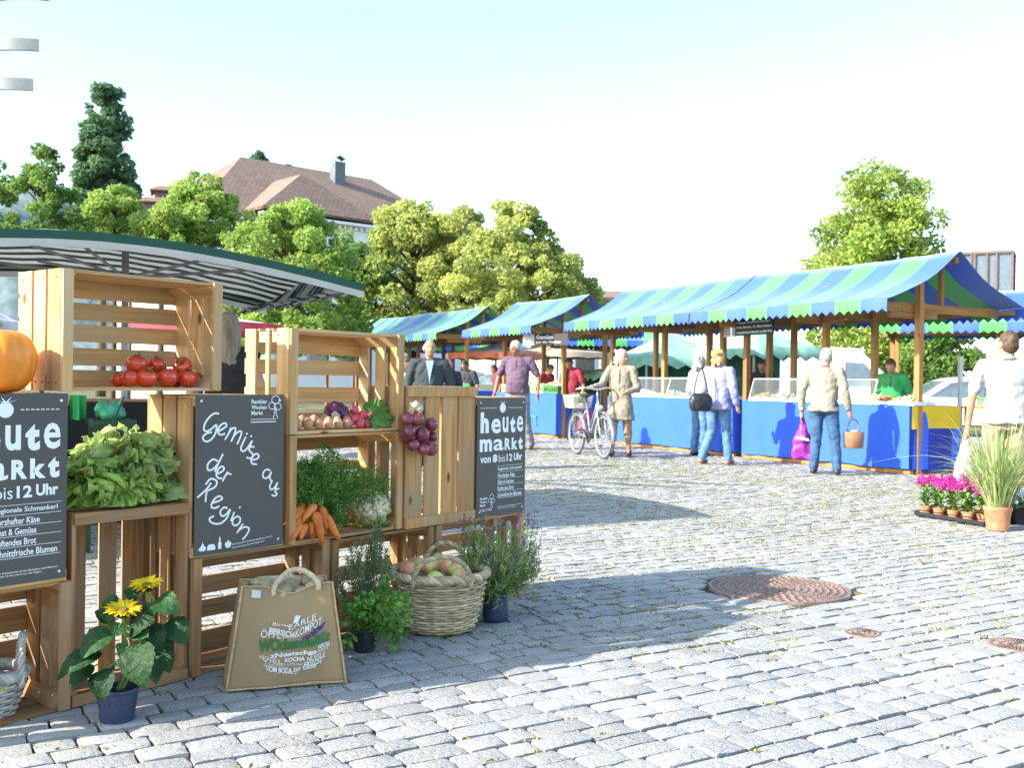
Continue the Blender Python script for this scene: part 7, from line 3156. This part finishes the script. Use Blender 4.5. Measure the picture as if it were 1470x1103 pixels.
tree('broad green tree in front of the white villa wall, dark towards the ground', 420, 290, 500, 27, [(0, 2.0), (.25, 2.0), (.5, 1.85), (.75, 1.45), (.9, .95), (1, .3)], MT1, 17000, .17, .40, 170, seed=16, trunk=.16)
tree('dense dark tree between the broad green tree and the yellowing one', 512, 360, 490, 37, [(0, 1.2), (.4, 1.25), (.8, .8), (1, .35)], MT4, 6500, .17, .4, 70, seed=21, ws_=1.3)
tree('full yellowing maple right of the white villa wall', 595, 284, 485, 38, [(0, 1.6), (.3, 1.75), (.6, 1.7), (.82, 1.3), (.95, .55), (1, .2)], MT2, 15000, .17, .40, 160, seed=17, trunk=.18, ws_=1.31)
tree('loose yellow maple with ragged top beyond the third stall', 735, 297, 480, 30, [(0, 2.2), (.3, 2.1), (.55, 1.9), (.8, 1.35), (1, .6)], MT2, 14000, .17, .36, 170, seed=18, trunk=.14)
tree('ragged yellow maple between the full one and the loose one', 668, 304, 480, 37, [(0, 1.4), (.4, 1.3), (.8, .9), (1, .4)], MT2, 7000, .18, .38, 80, seed=22, trunk=.16, ws_=1.19)
tree('small yellow maple at the end of the tree row, near the low brown roof', 818, 372, 480, 31, [(0, 1.1), (.4, 1.1), (.8, .6), (1, .3)], MT2, 4000, .18, .36, 45, seed=24, trunk=.12)
tree('tall narrow dark conifer towering over the other trees', 150, 124, 345, 58, [(0, 2.6), (.22, 2.2), (.4, 1.75), (.6, 1.45), (.8, 1.15), (.93, .85), (1, .5)], MCON, 14000, .34, .62, 170, name='conifer_tree', seed=30, trunk=.3, flat=.7)
tree('dark conifer tip peeping over the villa ridge', 373, 216, 260, 75, [(0, 1.6), (.5, .8), (1, .1)], MCON, 1600, .35, .4, 40, name='conifer_tree', seed=31, trunk=.1)
tree('dark evergreen behind the small round tree at the foot of the tall conifer', 188, 305, 360, 50, [(0, 2.6), (.5, 2.0), (1, .6)], MCON, 4500, .32, .6, 50, name='conifer_tree', seed=33)

tree('plane tree standing outside the picture, its shade falling on the square', -276, 300, 470, 12.0, [(0, .9), (.4, 1.5), (.8, 1.3), (1, .5)], MT1, 6000, .17, .4, 80, seed=51, trunk=.12)
# wooded hill
MHILL = M('hazy_hill_forest', (0.10, 0.15, 0.15), .9, col2=(0.22, 0.28, 0.28), scale=.22, detail=9)  # blue-grey distance haze is put into the forest colour
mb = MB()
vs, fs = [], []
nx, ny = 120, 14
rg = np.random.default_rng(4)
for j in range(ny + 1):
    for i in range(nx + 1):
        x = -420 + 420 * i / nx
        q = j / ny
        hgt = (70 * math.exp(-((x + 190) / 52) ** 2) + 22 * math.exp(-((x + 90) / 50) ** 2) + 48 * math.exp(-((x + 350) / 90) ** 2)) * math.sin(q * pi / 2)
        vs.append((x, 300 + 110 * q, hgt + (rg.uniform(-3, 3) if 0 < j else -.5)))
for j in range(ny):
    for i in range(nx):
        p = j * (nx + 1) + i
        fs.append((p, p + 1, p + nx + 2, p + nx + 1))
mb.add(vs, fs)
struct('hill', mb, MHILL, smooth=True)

# ------------------------------------------------------------------ villa behind the trees
m, nt, b = newmat('clay_tiles')
L = nt.links
tc = nt.nodes.new('ShaderNodeTexCoord')
br = nd(nt, 'ShaderNodeTexBrick', Scale=1.0)
br.inputs['Brick Width'].default_value = .26
br.inputs['Row Height'].default_value = .20
br.inputs['Mortar Size'].default_value = .018
br.inputs['Color1'].default_value = (.26, .175, .13, 1)
br.inputs['Color2'].default_value = (.185, .125, .098, 1)
br.inputs['Mortar'].default_value = (.10, .06, .05, 1)
mpn = nt.nodes.new('ShaderNodeMapping')
mpn.inputs['Rotation'].default_value = (math.radians(90), 0, math.radians(43))
L.new(tc.outputs['Object'], mpn.inputs['Vector'])
L.new(tc.outputs['UV'], br.inputs['Vector'])
nz = nd(nt, 'ShaderNodeTexNoise', Scale=.35, Detail=6.0)
L.new(tc.outputs['Object'], nz.inputs['Vector'])
c = mixc(nt, ramp(nt, nz.outputs['Fac'], .4, .7), br.outputs['Color'], (.22, .15, .12), 'MIX')
c2_ = mixc(nt, .5, br.outputs['Color'], c)
L.new(c2_, b.inputs['Base Color'])
b.inputs['Roughness'].default_value = .85
MTILE = m
MPLAST = M('white_render', (0.70, 0.72, 0.74), .85, var=.04, scale=.8)
MTRIM = M('grey_trim', (0.35, 0.37, 0.38), .7)
MCHIM = M('slate_chimney', (0.13, 0.15, 0.17), .7, scale=2)
MPANE = M('dark_pane', (0.03, 0.04, 0.05), .1, spec=.7)
H1 = Vector((.735, .678, 0))
H2 = Vector((.678, -.735, 0))          # towards the square
HO = P(345, 300, 55)
HO.z = 0


def HP(a, b_, z):
    return HO + H1 * a + H2 * b_ + Vector((0, 0, z))


class UVM(MB):
    """faces with roof uv (metres)"""

    def __init__(s):
        super().__init__()
        s.uv = []

    def face(s, pts):
        pts = [Vector(p) for p in pts]
        n = (pts[1] - pts[0]).cross(pts[2] - pts[0]).normalized()
        h = Vector((0, 0, 1)).cross(n)
        h = h.normalized() if h.length > 1e-4 else Vector((1, 0, 0))
        v = n.cross(h)
        s.add(pts, [tuple(range(len(pts)))], 0, .5)
        s.uv.append([(p.dot(h), p.dot(v)) for p in pts])


def roofpart(par, name, um, mat, thick=.14):
    o = part(par, name, um, mat, world=False)
    lay = o.data.uv_layers.new(name='UVMap')
    k = 0
    for f, uvs in zip(o.data.polygons, um.uv):
        for li, uv in zip(f.loop_indices, uvs):
            lay.data[li].uv = uv
    sm = o.modifiers.new('s', 'SOLIDIFY')
    sm.thickness = thick
    return o


t = thing('villa', 'large white villa with brown hipped tile roofs, two chimneys and small dormers behind the trees', 'house')
zr_, zea = 12.95, 8.9
um = UVM()
RA, RB = HP(0, 0, zr_), HP(8.4, 0, zr_)
hw_ = 5.6
e1, e2 = HP(-5.2, hw_, zea - .0), HP(12.3, hw_, zea)
e3, e4 = HP(-5.2, -hw_, zea), HP(12.3, -hw_, zea)
um.face([e1, e2, RB, RA])
um.face([e4, e3, RA, RB])
um.face([e3, e1, RA])
um.face([e2, e4, RB])
roofpart(t, 'main_roof', um, MTILE)
um = UVM()
wa, wb, wo = -2.4, 4.1, 6.9
zap = 11.5
ap = HP(.85, 4.7, zap)
ap0 = HP(.85, 1.0, zap)
f1, f2 = HP(wa - .1, wo, zea + .35), HP(wb + .1, wo, zea + .35)
g1_, g2_ = HP(wa - .1, 3.4, zea + .35), HP(wb + .1, 3.4, zea + .35)
um.face([f1, f2, ap])
um.face([g1_, f1, ap, ap0])
um.face([f2, g2_, ap0, ap])
roofpart(t, 'wing_roof', um, MTILE)
mb = MB()
for (a0, a1, b0, b1, z1_) in ((-4.7, 11.8, -5.1, 5.1, zea - .05), (wa + .4, wb - .4, 5.11, wo - .5, zea + .1)):
    v = [HP(a, q, z) for a in (a0, a1) for q in (b0, b1) for z in (0, z1_)]
    mb.add(v, [(0, 1, 3, 2), (4, 6, 7, 5), (0, 4, 5, 1), (2, 3, 7, 6), (0, 2, 6, 4), (1, 5, 7, 3)])
part(t, 'wall', mb, MPLAST)
mb = MB()
for (a0, a1, b0, b1, z0, z1_) in ((wa - .05, wb + .05, wo - .5, wo - .02, zea + .0, zea + .12), (-5.1, 12.2, 5.1, 5.55, zea - .2, zea - .06)):
    v = [HP(a, q, z) for a in (a0, a1) for q in (b0, b1) for z in (z0, z1_)]
    mb.add(v, [(0, 1, 3, 2), (4, 6, 7, 5), (0, 4, 5, 1), (2, 3, 7, 6), (0, 2, 6, 4), (1, 5, 7, 3)])
for k in range(18):
    a = wa + .5 + (wb - wa - 1.0) * k / 17
    v = [HP(x, q, z) for x in (a - .07, a + .07) for q in (wo - .495, wo - .3) for z in (zea - .2, zea - .005)]
    mb.add(v, [(0, 1, 3, 2), (4, 6, 7, 5), (0, 4, 5, 1), (2, 3, 7, 6), (0, 2, 6, 4), (1, 5, 7, 3)])
part(t, 'cornice', mb, MPLAST)
for a in (-.9, .85, 2.6):
    for z0 in (1.4, 4.9):
        mb = MB()
        v = [HP(x, q, z) for x in (a - .55, a + .55) for q in (wo - .498, wo - .44) for z in (z0, z0 + 1.8)]
        mb.add(v, [(0, 1, 3, 2), (4, 6, 7, 5), (0, 4, 5, 1), (2, 3, 7, 6), (0, 2, 6, 4), (1, 5, 7, 3)])
        fo = part(t, 'window', mb, MTRIM)
        mb = MB()
        v = [HP(x, wo - .436, z) for x in (a - .45, a + .45) for z in (z0 + .1, z0 + 1.7)]
        mb.add(v, [(0, 1, 3, 2)])
        part(fo, 'pane', mb, MPANE)
for (x, y0, y1, dp, ww) in ((485, 233, 272, 58.0, .34), (413, 236, 258, 57.0, .17)):
    mb = MB()
    a, c = P(x, y0, dp), P(x, y1, dp)
    wv, dv = H1 * ww, H2 * ww * .8
    v = []
    for sgn in (-1, 1):
        for s2 in (-1, 1):
            for z in (c.z - 1.2, a.z):
                p = a + wv * sgn + dv * s2
                v.append((p.x, p.y, z))
    mb.add(v, [(0, 1, 3, 2), (4, 6, 7, 5), (0, 4, 5, 1), (2, 3, 7, 6), (0, 2, 6, 4), (1, 5, 7, 3)])
    co = part(t, 'chimney', mb, MCHIM)
    if ww > .3:
        mb = MB()
        for sgn in (-1, 1):
            mb.bar(a + wv * sgn * .8 + Vector((0, 0, .0)), a + wv * sgn * .8 + Vector((0, 0, .18)), .04, .04, (0, 1, 0))
        p0, p1, p2 = a - wv * 1.1 + Vector((0, 0, .16)), a + Vector((0, 0, .36)), a + wv * 1.1 + Vector((0, 0, .16))
        mb.add([p0 - dv, p1 - dv, p2 - dv, p0 + dv, p1 + dv, p2 + dv], [(0, 1, 4, 3), (1, 2, 5, 4)])
        part(co, 'chimney_cap', mb, MCHIM)
# dormers on the hipped end
for (x, y, dp, s) in ((243, 272, 55.5, 1.0), (222, 288, 54.0, .8)):
    c = P(x, y, dp)
    c = c + Vector((.0, .0, -.1))
    u, w_ = Vector((.95, .3, 0)), Vector((.3, -.95, 0))
    mb = MB()
    v = [c + u * (sx * .75 * s) + w_ * sy + Vector((0, 0, z)) for sx in (-1, 1) for sy in (-1.6, .0) for z in (-.95 * s, 0)]
    mb.add(v, [(0, 1, 3, 2), (4, 6, 7, 5), (0, 4, 5, 1), (2, 3, 7, 6), (0, 2, 6, 4), (1, 5, 7, 3)])
    do = part(t, 'dormer', mb, M('dormer_wood', (0.17, 0.085, 0.06), .8))
    um = UVM()
    A = [c + u * (sx * 1.0 * s) + w_ * sy + Vector((0, 0, .02)) for sx in (-1, 1) for sy in (-1.9, .3)]
    B_ = [c + u * (sx * .6 * s) + w_ * -.25 + Vector((0, 0, .32)) for sx in (-1, 1)] + [c + u * (sx * .6 * s) + w_ * -1.9 + Vector((0, 0, .32)) for sx in (-1, 1)]
    um.face([A[1], A[3], B_[1], B_[0]])
    um.face([A[0], A[1], B_[0], B_[2]])
    um.face([A[3], A[2], B_[3], B_[1]])
    um.face([B_[0], B_[1], B_[3], B_[2]])
    roofpart(do, 'dormer_roof', um, MTILE, .06)
    mb = MB()
    v = [c + u * x + w_ * .004 + Vector((0, 0, z)) for x in (-.45 * s, .45 * s) for z in (-.8 * s, -.12)]
    mb.add(v, [(0, 1, 3, 2)])
    part(do, 'dormer_pane', mb, MPANE)


def block(label, name, cat, p, rz, w_, d_, h, roof, wallm, roofm, wins=3):
    t = thing(name, label, cat, p, rz)
    mb = MB()
    mb.box(-w_ / 2, w_ / 2, -d_ / 2, d_ / 2, 0, h)
    part(t, 'wall', mb, wallm)
    um = UVM()
    o = .4
    a, b_, c, d = (-w_ / 2 - o, -d_ / 2 - o, h), (w_ / 2 + o, -d_ / 2 - o, h), (w_ / 2 + o, d_ / 2 + o, h), (-w_ / 2 - o, d_ / 2 + o, h)
    k = min(w_, d_) / 2
    r1, r2 = (-w_ / 2 + k, 0, h + roof), (w_ / 2 - k, 0, h + roof)
    um.face([a, b_, r2, r1])
    um.face([c, d, r1, r2])
    um.face([d, a, r1])
    um.face([b_, c, r2])
    roofpart(t, 'roof', um, roofm)
    for i in range(wins):
        x = -w_ / 2 + w_ * (i + .5) / wins
        mb = MB()
        mb.box(x - .5, x + .5, -d_ / 2 - .03, -d_ / 2 - .002, 1.0, 2.4)
        fo = part(t, 'window', mb, MTRIM)
        mb = MB()
        mb.add([(x - .42, -d_ / 2 - .034, 1.08), (x + .42, -d_ / 2 - .034, 1.08), (x + .42, -d_ / 2 - .034, 2.32), (x - .42, -d_ / 2 - .034, 2.32)], [(0, 1, 2, 3)])
        part(fo, 'pane', mb, MPANE)


q = P(895, 425, 48)
block('low building with a flat brown roof behind the end of the tree row', 'low_house', 'house', (q.x, q.y, 0), .2, 7.5, 5, 4.9, .55, MPLAST, MTILE)

# glazed roof structure
MBRN = M('brown_steel', (0.13, 0.095, 0.085), .6)
MGLB = M('pale_glass', (0.10, 0.14, 0.19), .25, spec=.5)
q = P(1416, 400, 60)
t = thing('glazed_tower', 'modern tower with a brown steel frame and glazed top behind the nearest awning', 'building', (q.x, q.y, 0), -.5)
zt, zm = P(1416, 364, 60).z, P(1416, 425, 60).z
mb = MB()
mb.box(-1.4, 1.4, -1.2, 1.2, 0, zm)
part(t, 'wall', mb, MPLAST)
mb = MB()
mb.box(-1.5, 1.5, -1.3, 1.3, zt - .16, zt)
mb.box(-1.5, 1.5, -1.3, 1.3, zm + .001, zm + .1)
part(t, 'roof_slab', mb, MBRN)
for x in (-1.42, -.72, -.55, 0.1, .6, 1.42):
    mb = MB()
    mb.box(x - .06, x + .06, -1.28, -1.16, zm + .101, zt - .161)
    part(t, 'mullion', mb, MBRN)
    mb = MB()
    mb.box(x - .06, x + .06, 1.16, 1.28, zm + .101, zt - .161)
    part(t, 'mullion', mb, MBRN)
mb = MB()
mb.box(-1.36, 1.36, -1.14, 1.12, zm + .102, zt - .162)
part(t, 'glazing', mb, MGLB)

# ------------------------------------------------------------------ vehicles behind the stalls
MCAR_W = M('white_car_paint', (0.74, 0.75, 0.76), .25, var=.02, coat=.5)
MTYREB = M('black_tyre', (0.02, 0.02, 0.02), .8)
MWINS = M('car_glass', (0.10, 0.14, 0.18), .06, spec=.8)
MBUMP = M('grey_bumper', (0.08, 0.08, 0.085), .6)


def car(name, label, cat, p, rz, prof, wd, wins, wheels, rwh, wsh, tum=.12, zsh=.95, lights=()):
    t = thing(name, label, cat, p, rz)
    mb = MB()
    pts = smoothpath([(a, 0, c) for a, c in prof], 4, True)
    n = len(pts)
    vs, fs = [], []
    ys = [-wd / 2, -wd / 2 + .07, 0, wd / 2 - .07, wd / 2]
    for yi, y in enumerate(ys):
        for q in pts:
            k = max(0, q.z - zsh)
            e = .965 if yi in (0, 4) else 1.0
            yy = y * (1 - tum * k)
            cx, cz = 0, .75
            vs.append((cx + (q.x - cx) * e, yy, cz + (q.z - cz) * e))
    for yi in range(4):
        for i in range(n):
            j = (i + 1) % n
            fs.append((yi * n + i, yi * n + j, (yi + 1) * n + j, (yi + 1) * n + i))
    fs.append(tuple(range(n))[::-1])
    fs.append(tuple(4 * n + i for i in range(n)))
    mb.add(vs, fs)
    part(t, 'body', mb, MCAR_W, sharp=40)
    for s in (-1, 1):
        for w_ in wins:
            mb = MB()
            v = []
            for off in (.012, -.02):
                for a, c in w_:
                    e = .965
                    k = max(0, c - zsh)
                    v.append((a, s * (wd / 2 * (1 - tum * k) + off), c))
            m_ = len(w_)
            mb.add(v, [tuple(range(m_)), tuple(range(m_, 2 * m_))[::-1]] + [(i, (i + 1) % m_, m_ + (i + 1) % m_, m_ + i) for i in range(m_)])
            part(t, 'side_window', mb, MWINS)
    for w_ in wsh:
        mb = MB()
        (a0, c0), (a1, c1) = w_
        d = Vector((c1 - c0, 0, a0 - a1)).normalized()
        if d.x * (a0) < 0 and abs(a0) > .2:
            d = -d
        k0, k1 = (1 - tum * max(0, c0 - zsh)), (1 - tum * max(0, c1 - zsh))
        v = []
        for o in (.02, -.02):
            v += [(a0 + d.x * o, -wd * .44 * k0, c0 + d.z * o), (a0 + d.x * o, wd * .44 * k0, c0 + d.z * o), (a1 + d.x * o, wd * .42 * k1, c1 + d.z * o), (a1 + d.x * o, -wd * .42 * k1, c1 + d.z * o)]
        mb.add(v, [(0, 1, 2, 3), (7, 6, 5, 4), (0, 4, 5, 1), (1, 5, 6, 2), (2, 6, 7, 3), (3, 7, 4, 0)])
        part(t, 'windscreen', mb, MWINS)
    for x in wheels:
        for s in (-1, 1):
            mb = MB()
            mb.lathe([(rwh * .6, -.10), (rwh * .95, -.10), (rwh, -.07), (rwh, .07), (rwh * .95, .10), (rwh * .6, .10)], c=(x, s * (wd / 2 - .085), rwh), tilt=Matrix.Rotation(pi / 2, 3, 'X'), seg=26)
            wo = part(t, 'wheel', mb, MTYREB, sharp=40)
            mb = MB()
            mb.lathe([(.02, -.107), (rwh * .62, -.107), (rwh * .62, .107), (.02, .107)], c=(x, s * (wd / 2 - .085), rwh), tilt=Matrix.Rotation(pi / 2, 3, 'X'), seg=20)
            part(wo, 'rim', mb, MRIM, sharp=40)
    for x, z, mt_, nm in lights:
        for s in (-1, 1):
            mb = MB()
            mb.ell((x, s * wd * .36, z), (.07, .16, .09), 12, 8)
            part(t, nm, mb, mt_, smooth=True)
    mb = MB()
    xs = [a for a, c in prof]
    mb.box(max(xs) - .12, max(xs) + .04, -wd * .45, wd * .45, .32, .5)
    mb.box(min(xs) - .04, min(xs) + .12, -wd * .45, wd * .45, .32, .5)
    part(t, 'bumper', mb, MBUMP)
    return t


MHL = M('headlight_glass', (0.7, 0.72, 0.75), .1, spec=.8)
MTL = M('tail_light_red', (0.45, 0.02, 0.02), .3)
q = P(1362, 560, 25.5)
car('white_car', 'white estate car parked beyond the side table', 'car', (q.x + .35, q.y, 0), math.radians(172), [(2.15, .32), (2.2, .6), (2.0, .82), (1.25, .93), (.55, 1.36), (-.2, 1.46), (-1.5, 1.42), (-2.0, 1.1), (-2.1, .7), (-2.05, .32)], 1.72,
    [[(1.0, .96), (.5, 1.30), (.0, 1.36), (.0, .96)], [(-.1, .96), (-.1, 1.37), (-.9, 1.36), (-.9, .96)], [(-1.0, .96), (-1.0, 1.36), (-1.45, 1.33), (-1.75, .98)]], (1.3, -1.3), .31, [((1.2, .97), (.62, 1.33)), ((-2.0, 1.02), (-1.62, 1.36))],
    lights=((2.1, .68, MHL, 'headlight'), (-2.05, .8, MTL, 'tail_light')))
q = P(1196, 545, 27.0)
car('white_van', 'white delivery van parked behind the glass guard of the near stall', 'van', (q.x - .55, q.y + .3, 0), math.radians(-14), [(2.35, .35), (2.4, .8), (2.15, 1.12), (1.35, 1.98), (1.0, 2.16), (-2.2, 2.2), (-2.4, 2.0), (-2.4, .35)], 1.85,
    [[(1.85, 1.18), (1.3, 1.78), (.85, 1.8), (.85, 1.18)]], (1.5, -1.5), .34, [((2.12, 1.2), (1.48, 1.86))], tum=.06, lights=((2.28, .85, MHL, 'headlight'),))
